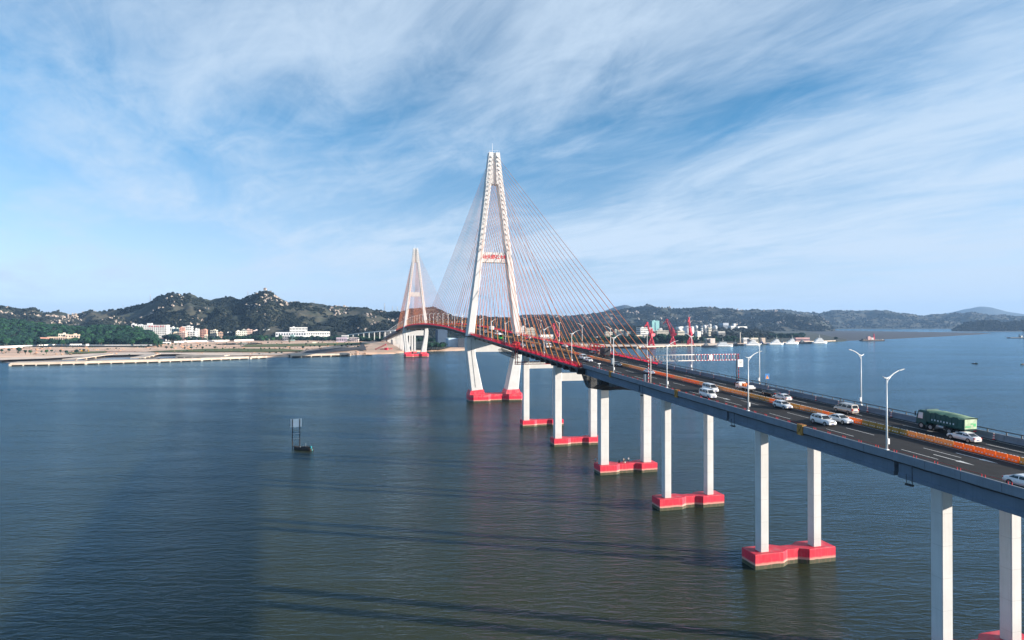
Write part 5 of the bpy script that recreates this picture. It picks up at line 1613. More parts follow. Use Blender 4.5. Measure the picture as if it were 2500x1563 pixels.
# site machines
M_YEL = mat('excavator_yellow', (0.65, 0.34, 0.03), 0.5)
ex = empty('excavator', (gp(203, 985), 985, 2.5), (0, 0, 0.4)); tag(ex, 'yellow excavator standing on the soil behind the left promenade', 'excavator')
mb = MB()
for y in (-1.6, 1.6): mb.box((0, y, 0.6), (5.2, 0.9, 1.2))
mb.build('tracks', [M_BLACK], ex)
mb = MB(); mb.box((-0.6, 0, 2.3), (4.6, 3.2, 1.9)); mb.build('body', [M_YEL], ex)
mb = MB(); mb.box((1.0, -1.0, 3.6), (1.8, 1.2, 1.6)); mb.build('cab', [M_GLASS], ex)
mb = MB(); mb.tube([(1.6, 0.3, 2.6), (4.2, 0.3, 5.8), (6.8, 0.3, 5.0)], 0.4, 6); mb.build('boom', [M_YEL], ex)
mb = MB(); mb.tube([(6.8, 0.3, 5.0), (7.6, 0.3, 1.4)], 0.3, 6); mb.box((7.4, 0.3, 0.9), (1.2, 1.4, 1.1)); mb.build('stick', [M_YEL], ex)
rr = empty('piling_rig', (gp(935, 1060), 1060, 2.5), (0, 0, -0.2)); tag(rr, 'red lattice rig lying on the rusty ground left of the far pylon', 'piling rig')
mb = MB(); lattice(mb, (-14, 0, 1), (6, 0, 9.5), 0.9, 0.9, 8, 0.22); mb.build('mast', [M_CRANE], rr)
mb = MB(); lattice(mb, (-6, 3, 1.2), (16, 3, 2.5), 0.8, 0.8, 8, 0.2); mb.build('spare_mast', [M_CRANE], rr)
mb = MB(); mb.box((6, 0, 2.0), (5, 4, 3.6)); mb.build('engine_house', [M_CRANE], rr)
gh = empty('gantry_frame', (gp(1125, 1215), 1215, 2.4)); tag(gh, 'white portal frame standing by the dark shed under the deck', 'gantry')
for x in (-7.5, 7.5):
    mb = MB(); mb.box((x, 0, 7), (1.2, 1.2, 14)); mb.build('post', [M_WHITE], gh)
mb = MB(); mb.box((0, 0, 14.5), (17, 1.2, 1.2)); mb.build('beam', [M_WHITE], gh)
rg_ = empty('yard_crane', (gp(1104, 1225), 1225, 2.4)); tag(rg_, 'red yard crane with two legs behind the white roofed shed', 'crane')
for x in (-3.5, 3.5):
    mb = MB(); lattice(mb, (x, 0, 0), (x * 0.8, 0, 14), 0.8, 0.8, 6, 0.2); mb.build('leg', [M_CRANE], rg_)
mb = MB(); lattice(mb, (-11, 0, 15), (18, 0, 15.5), 0.9, 0.9, 10, 0.2); mb.build('girder', [M_CRANE], rg_)
# ------------------------------------------------------------------ street lamps
mb = MB()
mb.tube([(0, 0, 0), (0, 0, 5), (0, 0, 10.05)], [0.135, 0.105, 0.075], 8); mb.box((0, 0, 0.06), (0.42, 0.42, 0.12))
me_pole = mb.mesh('pole', [M_WHITE])
mb = MB()
arm = [(-0.75, 0, 10.28), (-0.35, 0, 10.02), (0.0, 0, 9.95), (0.55, 0, 10.18), (1.2, 0, 10.62), (1.9, 0, 10.95), (2.35, 0, 11.08)]
mb.tube(arm, [0.02, 0.10, 0.13, 0.10, 0.075, 0.06, 0.05], 6); mb.tube([(0.06, 0, 9.2), (0.25, 0, 9.7), (0.75, 0, 10.25)], 0.05, 5)
me_arm = mb.mesh('arm', [M_WHITE])
mb = MB(); mb.loft([[(2.2, -0.11, 10.98), (2.2, 0.11, 10.98), (2.2, 0.11, 11.10), (2.2, -0.11, 11.10)], [(2.95, -0.14, 11.18), (2.95, 0.14, 11.18), (2.95, 0.14, 11.27), (2.95, -0.14, 11.27)]])
me_head = mb.mesh('lamp_head', [M_GALV])
mb = MB(); mb.box((0.18, 0, 1.2), (0.30, 0.34, 0.75)); me_box = mb.mesh('switch_box', [M_WHITE])
lamp0 = None
def lamp(s, side, lab, group):
    global lamp0
    main = D0 < s < D1
    t = (TN + 0.12 if not main else -TE + 0.4) if side < 0 else (TF - 0.12 if not main else TE)
    z = zr(s) + (1.0 if not main else 0.5)
    if lamp0 is None:
        lamp0 = empty('street_lamp')
        obj('pole', me_pole, lamp0); obj('arm', me_arm, lamp0); obj('lamp_head', me_head, lamp0); obj('switch_box', me_box, lamp0)
        o = lamp0
        lamp.tree = snapshot(lamp0)
    else:
        o = copy_tree(lamp0, None, lamp.tree)
    o.location = W(s, t, z); o.rotation_euler = (0, 0, BA if side < 0 else BA + math.pi)
    tag(o, lab, 'street lamp', group)
NEARL = {0: 'white curved arm lamp on the near parapet, closest to the camera, box at its foot', 1: 'white lamp on the near parapet standing behind the white hatchback', 2: 'white lamp on the near parapet seen across the striped gantry beam', 3: 'white lamp on the near parapet carrying a grey panel', 4: 'white lamp at the near red railing by the last stay cable'}
FARL = {1: 'white lamp on the far parapet left of the nearest lamp, in front of open water', 2: 'white lamp on the far parapet beside the blue warning sign', 3: 'white lamp on the far parapet in front of the right red crane', 4: 'white lamp on the far side at the end of the red railing', 5: 'white lamp on the far side behind the dark box truck'}
for k in range(0, 50):
    s = -311.4 + 31.1 * k
    if s < 1250: lamp(s, -1, NEARL.get(k, 'white curved arm lamp in the row along the near edge of the cable stayed deck' if s < 716 else 'small white lamp on the descending far end of the bridge'), 'lamps along the near edge of the bridge')
    s = -311.2 + 32.0 * k
    if s < 1250 and k: lamp(s, 1, FARL.get(k, 'white curved arm lamp in the row along the far edge of the cable stayed deck' if s < 716 else 'small white lamp on the far edge of the descending bridge end'), 'lamps along the far edge of the bridge')

# ------------------------------------------------------------------ water filled barriers down the middle
def plastic(name, c):
    m = mat(name, c, 0.45, var=0.22, vscale=0.9)
    w = NT(m.node_tree); bs = w.n['Principled BSDF']          # thin plastic lets the sun glow through
    tr = w.new('ShaderNodeBsdfTranslucent'); tr.inputs['Color'].default_value = tuple(min(1, q * 1.25 + 0.02) for q in c) + (1,)
    mx = w.new('ShaderNodeMixShader'); mx.inputs[0].default_value = 0.34
    w.l.new(bs.outputs[0], mx.inputs[1]); w.l.new(tr.outputs[0], mx.inputs[2]); w.l.new(mx.outputs[0], w.n['Material Output'].inputs['Surface'])
    return m
BMAT = [plastic('bright_orange_plastic', (0.92, 0.26, 0.02)), plastic('faded_orange_plastic', (0.66, 0.34, 0.10)), plastic('dull_ochre_plastic', (0.50, 0.29, 0.05))]
M_REFL = mat('white_reflector', (0.82, 0.80, 0.76), 0.4, var=0.03)
bm_me = []
for m in BMAT:
    mb = MB(); L = 1.47
    pr = [(-0.25, 0.0), (-0.25, 0.14), (-0.20, 0.22), (-0.13, 0.55), (-0.11, 0.80), (-0.07, 0.86), (0.07, 0.86), (0.11, 0.80), (0.13, 0.55), (0.20, 0.22), (0.25, 0.14), (0.25, 0.0)]
    ys = [(-L / 2, 0.86), (-L / 2 + 0.06, 1.0), (-0.06, 1.0), (0.0, 0.93), (0.06, 1.0), (L / 2 - 0.06, 1.0), (L / 2, 0.86)]
    mb.loft([[(x * f, y, z * (0.97 + 0.03 * f)) for x, z in pr] for y, f in ys])
    bm_me.append(mb.mesh('body', [m]))
mb = MB()
for k in range(3):
    for sd in (-1, 1):
        mb.box((sd * 0.205, -0.45 + 0.45 * k, 0.27), (0.07, 0.20, 0.14))
    mb.box((0, -0.45 + 0.45 * k, 0.875), (0.15, 0.24, 0.05))
me_refl = mb.mesh('reflectors', [M_REFL])
rgb_ = random.Random(5)
BLAB = ['bright orange plastic barrier in the row along the road centre', 'faded orange plastic barrier in the row along the road centre', 'dull ochre plastic barrier in the row along the road centre']
runs = []
def variant(s):
    for a, b, v in ((-400, -329, 2), (-329, -318.2, 2), (-318.2, -308.4, 0), (-308.4, -300.4, 1), (-300.4, -291, 2), (-291, -287.8, 0), (-287.8, -283.2, 1), (-283.2, -281.6, 0), (-281.6, -275.5, 1), (-275.5, -272, 2), (-272, -266.5, 0), (-266.5, -258.5, 2), (-258.5, -246, 1), (-246, -242, 0), (-242, -238, 1), (-238, -231, 0), (-231, -226, 1), (-226, -208, 0)):
        if a <= s < b: return v
    return None
cur = [1, 0]
s = -336.0; n = 0
btree = {}
while n < 290:
    v = variant(s)
    if v is None:
        if cur[1] <= 0: cur[0] = rgb_.choice([1, 1, 2, 2, 0, 1, 2]); cur[1] = rgb_.randint(2, 7)
        cur[1] -= 1; v = cur[0]
    t = 1.9 + rgb_.uniform(-0.035, 0.035)
    if v not in btree:
        b0 = empty('water_barrier')
        obj('body', bm_me[v], b0); tag(obj('reflectors', me_refl, b0), kind='stuff')
        btree[v] = snapshot(b0); b = b0
    else:
        b = copy_tree(btree[v][0], None, btree[v])
    b.location = W(s, t, zr(s) + 0.004); b.rotation_euler = (grade(s), 0, BA + rgb_.uniform(-0.02, 0.02))
    tag(b, BLAB[v], 'barrier', 'barriers along the road centre')
    s += 1.56; n += 1
mb = MB()                                         # the rest of the row, too small to pick apart
while s < 1240:
    mb.box((1.9, s, zr(s) + 0.43), (0.36, 1.46, 0.84)); s += 1.56
o = mb.build('far_barriers', [BMAT[1]], None, (BPX, BPY, 0), (0, 0, BA)); tag(o, kind='stuff')

# ------------------------------------------------------------------ cones by the far parapet
mb = MB(); mb.box((0, 0, 0.03), (0.38, 0.38, 0.06)); me_cb = mb.mesh('base', [M_BLACK])
mb = MB()
for k in range(6): mb.cyl((0, 0, 0.06 + 0.15 * k + 0.075), 0.15 - 0.018 * k, 0.15, 10, k % 2, r2=0.132 - 0.018 * k)
me_cc = mb.mesh('cone', [M_RED, M_REFL])
ctree = None
for i, s in enumerate([-331, -324.5, -313, -306.2, -287, -281.5, -274, -267.5, -259, -251.5, -244, -228, -221, -213.5, -206]):
    if ctree is None:
        c = empty('traffic_cone'); obj('base', me_cb, c); obj('cone', me_cc, c); ctree = snapshot(c)
    else: c = copy_tree(ctree[0], None, ctree)
    c.location = W(s, 12.85, zr(s) + 0.004); c.scale = (1.15, 1.15, 1.15)
    tag(c, 'red and white banded cone at the foot of the far parapet', 'traffic cone', 'cones along the far parapet')

# ochre boxes clamped over the near parapet
M_OCH = mat('ochre_plywood', (0.40, 0.20, 0.035), 0.7, var=0.3, vscale=1.5)
for s, lab in ((-216.0, 'ochre box clamped over the near parapet, farthest of three'), (-253.8, 'ochre box clamped over the near parapet, beside the van'), (-294.4, 'ochre box clamped over the near parapet, nearest to the camera')):
    b = empty('parapet_box', W(s, TN + 0.1, zr(s)), (grade(s), 0, BA)); tag(b, lab, 'box')
    mb = MB(); mb.box((-0.12, 0, 0.36), (0.34, 1.25, 1.75)); mb.box((0.14, 0, 1.15), (0.8, 1.25, 0.16)); mb.build('panel', [M_OCH], b)
    mb = MB()
    for sg in (-1, 1): mb.tube([(-0.31, -0.55 * sg, -0.45), (-0.31, 0.55 * sg, 1.15)], 0.05, 4)
    mb.build('brace', [mat('worn_ochre_strip', (0.22, 0.11, 0.03), 0.8)], b)

# ------------------------------------------------------------------ height gantry
GS = -238.3
ga = empty('height_gantry', W(GS, 0, zr(GS)), (0, 0, BA)); tag(ga, 'red and white striped height limit gantry spanning the road', 'gantry')
M_WORN = mat('worn_white_paint', (0.62, 0.57, 0.53), 0.7, var=0.15, vscale=2)
def striped(mb, p0, p1, r, n, a=0, b=1):
    p0, p1 = Vector(p0), Vector(p1)
    for k in range(n): mb.tube([p0.lerp(p1, k / n), p0.lerp(p1, (k + 1) / n)], r, 6, a if k % 2 else b, cap=True)
zt, zb = 40.95 - zr(GS), 39.35 - zr(GS)
def gpost(x, mats, ladder, stripes):
    p = empty('post', (x, 0, 0), (0, 0, 0), ga)
    mb = MB(); striped(mb, (-0.22, 0, 0.0), (-0.22, 0, zt), 0.11, 18 if stripes else 1); mb.build('upright', mats, p)
    mb = MB()
    if stripes: mb.tube([(0.42, 0, 0.0), (0.42, 0, zt - 0.3)], 0.10, 6, 1)
    else: striped(mb, (0.35, 0, 0.0), (0.35, 0, zt), 0.12, 18, 0, 2)
    mb.build('upright', mats, p)
    mb = MB(); mb.box((0.1, 0, 0.14), (1.3, 0.9, 0.28)); mb.build('footing', [M_RED if ladder else M_PARA], p)
    if ladder:
        mb = MB()
        for k in range(10): mb.box((0.06, 0, 0.7 + k * 0.72), (0.5, 0.07, 0.07))
        mb.build('rungs', [M_BLACK], p)
    return p
gpost(-12.25, [M_RED, M_WORN, M_WORN], False, True)
p2 = gpost(13.35, [M_RED, M_STEELD, M_STEELD], True, False)
def truss(x0, x1, n, mats, stripes):
    h = empty('beam', (0, 0, 0), (0, 0, 0), ga)
    for zz in (zb, zt - 0.08):
        mb = MB()
        striped(mb, (x0, 0, zz), (x1, 0, zz), 0.10, n * 2 if stripes else 1); mb.build('chord', mats, h)
    mb = MB()
    for k in range(n + 1):
        x = x0 + (x1 - x0) * k / n
        mb.tube([(x, 0, zb), (x, 0, zt - 0.08)], 0.055, 5, 1 if k % 2 else (0 if stripes else 1))
        if k < n and k % 2 == 0: mb.tube([(x, 0, zb), (x + (x1 - x0) / n * 0.6, 0, zb + 0.5)], 0.05, 4, 1)
    for k in range(n):
        x = x0 + (x1 - x0) * (k + 0.5) / n
        mb.box((x, 0, zb + 0.55 + 0.3 * (k % 2)), (0.22, 0.08, 0.5), 2)
    tag(mb.build('lattice', mats, h), kind='stuff')
truss(-12.0, 0.7, 14, [M_WORN, M_WORN, M_STEELD], False)
truss(0.9, 13.3, 14, [M_RED, M_REFL, M_STEELD], True)
mb = MB(); mb.box((5.4, -0.1, (zt + zb) / 2), (0.95, 0.08, 1.25)); mb.build('plate', [M_REFL], ga)
mb = MB(); mb.box((0.8, 0, (zt + zb) / 2), (0.16, 0.2, 1.9)); mb.build('splice', [M_BLACK], ga)
mb = MB(); mb.box((-13.1, 0.5, 1.9), (1.0, 0.06, 2.0)); mb.build('panel_back', [mat('grey_sign_back', (0.20, 0.24, 0.28), 0.6)], ga)
M_SYM = mat('black_print', (0.03, 0.03, 0.03), 0.5)
wp = empty('sign_board', W(GS - 0.3, 14.1, zr(GS) + 5.35), (0, 0, BA)); tag(wp, 'white square sign with a small dark symbol fixed to the far gantry post', 'sign')
mb = MB(); mb.box((0, 0, 0), (1.55, 0.07, 1.95)); mb.build('panel', [M_REFL], wp)
mb = MB()
for z in (0.62, 0.30, -0.05): mb.box((0, -0.045, z), (0.5, 0.02, 0.07))
for x in (-0.25, 0.25): mb.box((x, -0.046, 0.28), (0.07, 0.02, 0.72))
mb.box((0.05, -0.047, 0.15), (0.3, 0.02, 0.06))
tag(mb.build('symbol', [M_SYM], wp), kind='stuff')
mb = MB()
for x in (-0.45, -0.15, 0.15, 0.45): mb.box((x, -0.045, -0.55), (0.14, 0.02, 0.12))
tag(mb.build('caption', [M_SYM], wp), kind='stuff')
# warning sign
ws = empty('warning_sign', W(-250.2, 13.45, zr(-250.2) + 1.0), (0, 0, BA)); tag(ws, 'blue square sign with an orange triangle on a leaning pole', 'sign')
mb = MB(); mb.tube([(-0.55, 0, -0.2), (0.0, 0, 1.6)], 0.05, 6); mb.build('pole', [M_STEELD], ws)
mb = MB(); mb.box((0.05, -0.08, 2.25), (1.3, 0.06, 1.35)); mb.build('panel', [mat('blue_sign_paint', (0.012, 0.16, 0.44), 0.4)], ws)
mb = MB(); mb.loft([[(-0.40, -0.135, 1.72), (0.50, -0.135, 1.72), (0.05, -0.135, 2.62)], [(-0.40, -0.115, 1.72), (0.50, -0.115, 1.72), (0.05, -0.115, 2.62)]]); mb.build('triangle', [mat('orange_sign_paint', (0.80, 0.28, 0.03), 0.4)], ws)
mb = MB(); mb.box((0.05, -0.145, 2.18), (0.07, 0.02, 0.32)); mb.box((0.05, -0.145, 1.92), (0.07, 0.02, 0.08)); tag(mb.build('mark', [M_SYM], ws), kind='stuff')
# panel on the lamp at -217.5, T shaped camera post
lp = empty('sign_board', W(-217.9, TN + 0.05, 37.3), (0, 0, BA)); tag(lp, 'grey rectangular panel seen from behind on a near parapet lamp', 'sign')
mb = MB(); mb.box((-0.05, 0.1, 0.85), (1.0, 0.06, 1.75)); mb.build('panel', [mat('grey_sign_back_2', (0.25, 0.30, 0.34), 0.6)], lp)
mb = MB(); mb.box((-0.05, 0.16, 0.4), (0.9, 0.05, 0.08)); mb.box((-0.05, 0.16, 1.3), (0.9, 0.05, 0.08)); tag(mb.build('brackets', [M_GALV], lp), kind='stuff')
tp = empty('camera_post', W(-207.4, TN + 0.15, 35.3), (0, 0, BA)); tag(tp, 'short white T shaped camera post on the near parapet', 'camera post')
mb = MB(); mb.tube([(0, 0, 0), (0, 0, 1.45)], 0.06, 6); mb.build('post', [M_WHITE], tp)
mb = MB(); mb.box((0, 0, 1.5), (0.95, 0.22, 0.22)); mb.build('camera_head', [M_WHITE], tp)

# ------------------------------------------------------------------ red inspection travellers
def traveller(s, t, lab, L, under):
    g = empty('inspection_traveller', W(s, t, zr(s)), (grade(s), 0, BA)); tag(g, lab, 'inspection gantry')
    q = -1 if t < 0 else 1
    mb = MB()
    for y in (-L / 2, -L / 6, L / 6, L / 2):
        for x in (-1.1, 0.5): mb.box((x * q * -1, y, 1.3), (0.28, 0.28, 3.4))
        mb.box((0.3 * q, y, 3.0), (1.9, 0.28, 0.28)); mb.box((0.3 * q, y, 0.4), (1.9, 0.28, 0.28))
    for z in (0.4, 1.7, 3.0):
        for x in (-1.1, 0.5): mb.tube([(x * q * -1, -L / 2, z), (x * q * -1, L / 2, z)], 0.14, 4)
    for k in range(3): mb.tube([(-0.5 * q, -L / 2 + k * L / 3, 0.4), (-0.5 * q, -L / 2 + (k + 1) * L / 3, 3.0)], 0.12, 4)
    if q < 0: mb.cyl((0.2, -0.5, 1.6), 0.9, 0.3, 12, axis='x')
    tag(mb.build('upper_frame', [M_RED], g), kind='stuff')
    mb = MB()
    for x in (0, 1.6):
        mb.tube([(-x * q * -1 * 0.3 + 0.3 * q, -L / 3 + x, 0.3), (-x * q * -1 * 0.3 + 0.3 * q, -L / 3 + x, -6.8)], 0.16, 5)
    tag(mb.build('hangers', [M_RED], g), kind='stuff')
    if under:
        mb = MB(); lattice(mb, (-1.5, -L / 3, -6.2), (28, -L / 3 + 1.5, -6.4), 0.55, 0.55, 16, 0.07); mb.build('walkway', [M_RED], g)
        mb = MB(); mb.box((13, -L / 3 + 0.6, -6.0), (27, 1.0, 0.08))
        for k in range(14): mb.box((-1 + k * 2.1, -L / 3 + 0.2, -5.4), (0.06, 0.06, 1.1))
        tag(mb.build('deck', [M_BLACK], g), kind='stuff')
traveller(-116.5, -14.9, 'red inspection traveller hung from the near deck edge with a walkway below', 6.0, True)
traveller(-136.0, 15.0, 'red inspection traveller frame on the far deck edge behind the dark truck', 11.0, False)
tr = empty('under_deck_truss', W(-88, -12.5, zr(-88) - 3.6), (0, 0, BA)); tag(tr, 'black lattice truss hanging under the near deck edge left of the first pier', 'truss')
mb = MB(); lattice(mb, (0, 14, 0.0), (0.5, -18, -1.6), 0.9, 0.9, 14, 0.10); mb.build('lattice', [M_BLACK], tr)
mb = MB(); mb.tube([(0, 10, 0.5), (0, 10, 2.6)], 0.1, 4); mb.tube([(0.4, -14, -0.6), (0.4, -14, 2.6)], 0.1, 4); tag(mb.build('hangers', [M_BLACK], tr), kind='stuff')
# ------------------------------------------------------------------ vehicles
M_TYRE = mat('tyre_rubber', (0.014, 0.014, 0.015), 0.85, var=0.2)
M_RIM = mat('alloy_rim', (0.45, 0.46, 0.48), 0.35, metal=0.7, var=0.05)
M_CGLASS = mat('tinted_car_glass', (0.010, 0.014, 0.018), 0.06, var=0.1)
M_HEADL = mat('headlamp_glass', (0.55, 0.58, 0.62), 0.1, var=0.1)
M_TAILL = mat('tail_lamp_red', (0.35, 0.01, 0.02), 0.2, var=0.1)
M_TRIM = mat('black_plastic_trim', (0.020, 0.020, 0.022), 0.6)
M_PLATE = mat('blue_plate', (0.02, 0.06, 0.30), 0.5)
def carpaint(name, c, metal=0.0):
    return mat(name, c, 0.28, metal=metal, var=0.03, vscale=0.6, coat=0.7)
P_WHITE = carpaint('white_car_paint', (0.68, 0.68, 0.68)); P_BLACK = carpaint('black_car_paint', (0.012, 0.012, 0.014)); P_TEAL = carpaint('dark_teal_car_paint', (0.015, 0.035, 0.040), 0.2)
P_SILV = carpaint('silver_car_paint', (0.48, 0.50, 0.53), 0.5); P_BEIGE = carpaint('champagne_car_paint', (0.50, 0.44, 0.38), 0.3); P_RED = carpaint('red_car_paint', (0.45, 0.02, 0.04))

KINDS = {
  # L, W, H, cabin base front/rear y (fraction of L from centre, + = front), roof front/rear, belt z, body top profile [(yfrac, z)]
  'sedan': dict(L=4.62, W=1.78, H=1.46, A=0.22, B=0.04, C=-0.22, D=-0.41, belt=0.96, prof=[(-0.5, 0.72), (-0.485, 0.95), (-0.41, 1.02), (0.0, 0.97), (0.22, 0.96), (0.37, 0.88), (0.46, 0.76), (0.5, 0.56)], win=[(0.06, 0.48), (0.52, 0.90)]),
  'hatch': dict(L=4.25, W=1.76, H=1.50, A=0.24, B=0.06, C=-0.34, D=-0.465, belt=0.97, prof=[(-0.5, 0.70), (-0.49, 0.98), (-0.40, 1.02), (0.0, 0.98), (0.24, 0.96), (0.38, 0.86), (0.46, 0.74), (0.5, 0.54)], win=[(0.05, 0.38), (0.41, 0.70), (0.73, 0.92)]),
  'suv': dict(L=4.60, W=1.88, H=1.70, A=0.21, B=0.06, C=-0.38, D=-0.475, belt=1.10, prof=[(-0.5, 0.80), (-0.49, 1.10), (-0.40, 1.14), (0.0, 1.10), (0.21, 1.08), (0.37, 1.00), (0.46, 0.90), (0.5, 0.64)], win=[(0.04, 0.36), (0.39, 0.68), (0.71, 0.94)]),
  'van': dict(L=4.85, W=1.82, H=1.92, A=0.34, B=0.17, C=-0.45, D=-0.488, belt=1.12, prof=[(-0.5, 0.80), (-0.492, 1.12), (-0.40, 1.13), (0.0, 1.12), (0.34, 1.08), (0.42, 0.98), (0.475, 0.82), (0.5, 0.58)], win=[(0.03, 0.28), (0.31, 0.62), (0.65, 0.96)]),
}
def quad_pt(q, u, v):
    a = q[0].lerp(q[1], u); b = q[3].lerp(q[2], u); return a.lerp(b, v)
def pane(mb, q, u0, u1, v0, v1, off=0.012):
    q = [Vector(p) for p in q]
    n = (q[1] - q[0]).cross(q[3] - q[0]).normalized()
    ps = [quad_pt(q, u, v) for u, v in ((u0, v0), (u1, v0), (u1, v1), (u0, v1))]
    lo = [p - n * 0.02 for p in ps]; hi = [p + n * off for p in ps]
    mb.loft([lo, hi])

def car(kind, s, t, toward, paint_, lab, name='car', yaw=0.0, roof_black=False, rails=False):
    K = KINDS[kind]; L, Wd, H = K['L'], K['W'], K['H']; w2 = Wd / 2
    c = empty(name, W(s, t, zr(s) + 0.006), (0, 0, 0))
    g = grade(s)
    c.rotation_euler = (g, 0, BA + yaw) if not toward else (-g, 0, BA + math.pi + yaw)
    tag(c, lab, name.replace('_', ' '))
    mb = MB(); rings = []
    ys = [-0.5, -0.49, -0.46, -0.38, -0.26, -0.1, 0.05, 0.22, 0.34, 0.42, 0.465, 0.49, 0.5]
    for f in ys:
        zt = float(np.interp(f, [a for a, b in K['prof']], [b for a, b in K['prof']]))
        e = max(0, abs(f) - 0.36) / 0.14
        w_ = w2 * (1 - 0.16 * e ** 2.2)
        zb = 0.24 + 0.10 * e ** 2
        y = f * L
        rings.append([(-w_ * 0.90, y, zb), (-w_ * 0.985, y, zb + 0.10), (-w_, y, zb + 0.30 if zb + 0.30 < zt - 0.1 else (zb + zt) / 2), (-w_ * 0.985, y, zt - 0.10), (-w_ * 0.90, y, zt - 0.015), (-w_ * 0.5, y, zt + 0.015), (w_ * 0.5, y, zt + 0.015), (w_ * 0.90, y, zt - 0.015), (w_ * 0.985, y, zt - 0.10), (w_, y, zb + 0.30 if zb + 0.30 < zt - 0.1 else (zb + zt) / 2), (w_ * 0.985, y, zb + 0.10), (w_ * 0.90, y, zb)])
    mb.loft(rings, 0, True, True, True)
    # cabin
    A, B, C, D = (K[k] * L for k in 'ABCD'); zb = K['belt'] - 0.02; wr = w2 * 0.76; wb = w2 * 0.93
    P = {}
    for sg, n_ in ((-1, 'l'), (1, 'r')):
        P['A' + n_] = Vector((sg * wb * 0.96, A, zb)); P['D' + n_] = Vector((sg * wb * 0.95, D, zb + 0.02))
        P['B' + n_] = Vector((sg * wr, B, H - 0.05)); P['C' + n_] = Vector((sg * wr * 0.97, C, H - 0.06))
    mid = (B + C) / 2
    roof = [[P['Al'], P['Ar']], [P['Bl'], P['Br']]]
    vs = [P['Al'], P['Ar'], P['Bl'], P['Br'], Vector((-wr * 0.85, B - 0.12, H - 0.008)), Vector((wr * 0.85, B - 0.12, H - 0.008)), Vector((-wr * 0.85, C + 0.12, H - 0.012)), Vector((wr * 0.85, C + 0.12, H - 0.012)), P['Cl'], P['Cr'], P['Dl'], P['Dr'], Vector((-wr * 0.87, mid, H + 0.012)), Vector((wr * 0.87, mid, H + 0.012)), Vector((-wr * 1.005, mid, H - 0.045)), Vector((wr * 1.005, mid, H - 0.045))]
    fs = [(0, 1, 3, 2), (2, 3, 5, 4), (4, 5, 13, 12), (12, 13, 7, 6), (6, 7, 9, 8), (8, 9, 11, 10), (2, 4, 12, 14), (14, 12, 6, 8), (3, 15, 13, 5), (15, 9, 7, 13), (0, 2, 14, 10), (14, 8, 10), (1, 11, 15, 3), (15, 11, 9)]
    mb.add(vs, fs, 1 if roof_black else 0)
    mb.build('body', [paint_, M_TRIM], c)
    mb = MB(); pane(mb, [P['Ar'], P['Al'], P['Bl'], P['Br']], 0.04, 0.96, 0.05, 0.93); mb.build('windscreen', [M_CGLASS], c)
    mb = MB(); pane(mb, [P['Dl'], P['Dr'], P['Cr'], P['Cl']], 0.07, 0.93, 0.12, 0.92); mb.build('rear_window', [M_CGLASS], c)
    for sg, n_ in ((-1, 'l'), (1, 'r')):
        q = [P['A' + n_], P['D' + n_], P['C' + n_], P['B' + n_]]
        for u0, u1 in K['win']:
            mb = MB()
            if sg < 0: pane(mb, q, u0, u1, 0.10, 0.86)
            else: pane(mb, [q[1], q[0], q[3], q[2]], 1 - u1, 1 - u0, 0.10, 0.86)
            mb.build('side_window', [M_CGLASS], c)
    rw = 0.33 if kind != 'suv' else 0.36
    for fy in (0.315, -0.30):
        for sg in (-1, 1):
            wh = empty('wheel', (sg * (w2 - 0.09), fy * L, rw), (0, 0, 0), c)
            mb = MB(); mb.cyl((0, 0, 0), rw, 0.23, 16, axis='x'); mb.build('tyre', [M_TYRE], wh)
            mb = MB(); mb.cyl((sg * 0.06, 0, 0), rw * 0.66, 0.14, 12, axis='x'); mb.build('rim', [M_RIM], wh)
    mb = MB()                                              # wheel arches, sills and lower bumpers in dark trim
    for fy in (0.315, -0.30):
        for sg in (-1, 1):
            mb.cyl((sg * (w2 - 0.105), fy * L, rw + 0.02), rw * 1.17, 0.22, 16, axis='x')
    for sg in (-1, 1): mb.box((sg * (w2 - 0.09), 0, 0.27), (0.16, L * 0.5, 0.10))
    mb.box((0, L * 0.475, 0.40), (Wd * 0.5, 0.22, 0.13)); mb.box((0, -L * 0.475, 0.38), (Wd * 0.62, 0.2, 0.12))
    tag(mb.build('lower_trim', [M_TRIM], c), kind='stuff')
    zl = K['prof'][-2][1] - 0.06; zl2 = K['belt'] - 0.10
    for sg in (-1, 1):
        mb = MB(); mb.loft([[(sg * w2 * 0.50, L * 0.470, zl - 0.02), (sg * w2 * 0.86, L * 0.425, zl + 0.02), (sg * w2 * 0.86, L * 0.425, zl + 0.13), (sg * w2 * 0.50, L * 0.465, zl + 0.09)], [(sg * w2 * 0.50, L * 0.497, zl - 0.03), (sg * w2 * 0.90, L * 0.448, zl - 0.01), (sg * w2 * 0.89, L * 0.44, zl + 0.11), (sg * w2 * 0.50, L * 0.482, zl + 0.07)]]); mb.build('headlamp', [M_HEADL], c)
        mb = MB(); mb.box((sg * w2 * 0.74, -L * 0.482, zl2 - 0.04), (w2 * 0.34, 0.16, 0.17 if kind != 'van' else 0.4)); mb.build('tail_lamp', [M_TAILL], c)
        mb = MB(); mb.box((sg * (w2 + 0.07), A - 0.18, K['belt'] + 0.10), (0.20, 0.12, 0.15)); mb.build('wing_mirror', [paint_], c)
    mb = MB(); mb.box((0, L * 0.492, zl - 0.06), (Wd * 0.34, 0.06, 0.11)); mb.build('grille', [M_TRIM], c)
    mb = MB(); mb.box((0, L * 0.502, 0.46), (0.44, 0.02, 0.14)); mb.build('number_plate', [M_PLATE], c)
    mb = MB(); mb.box((0, -L * 0.503, 0.62), (0.44, 0.02, 0.14)); mb.build('number_plate', [M_PLATE], c)
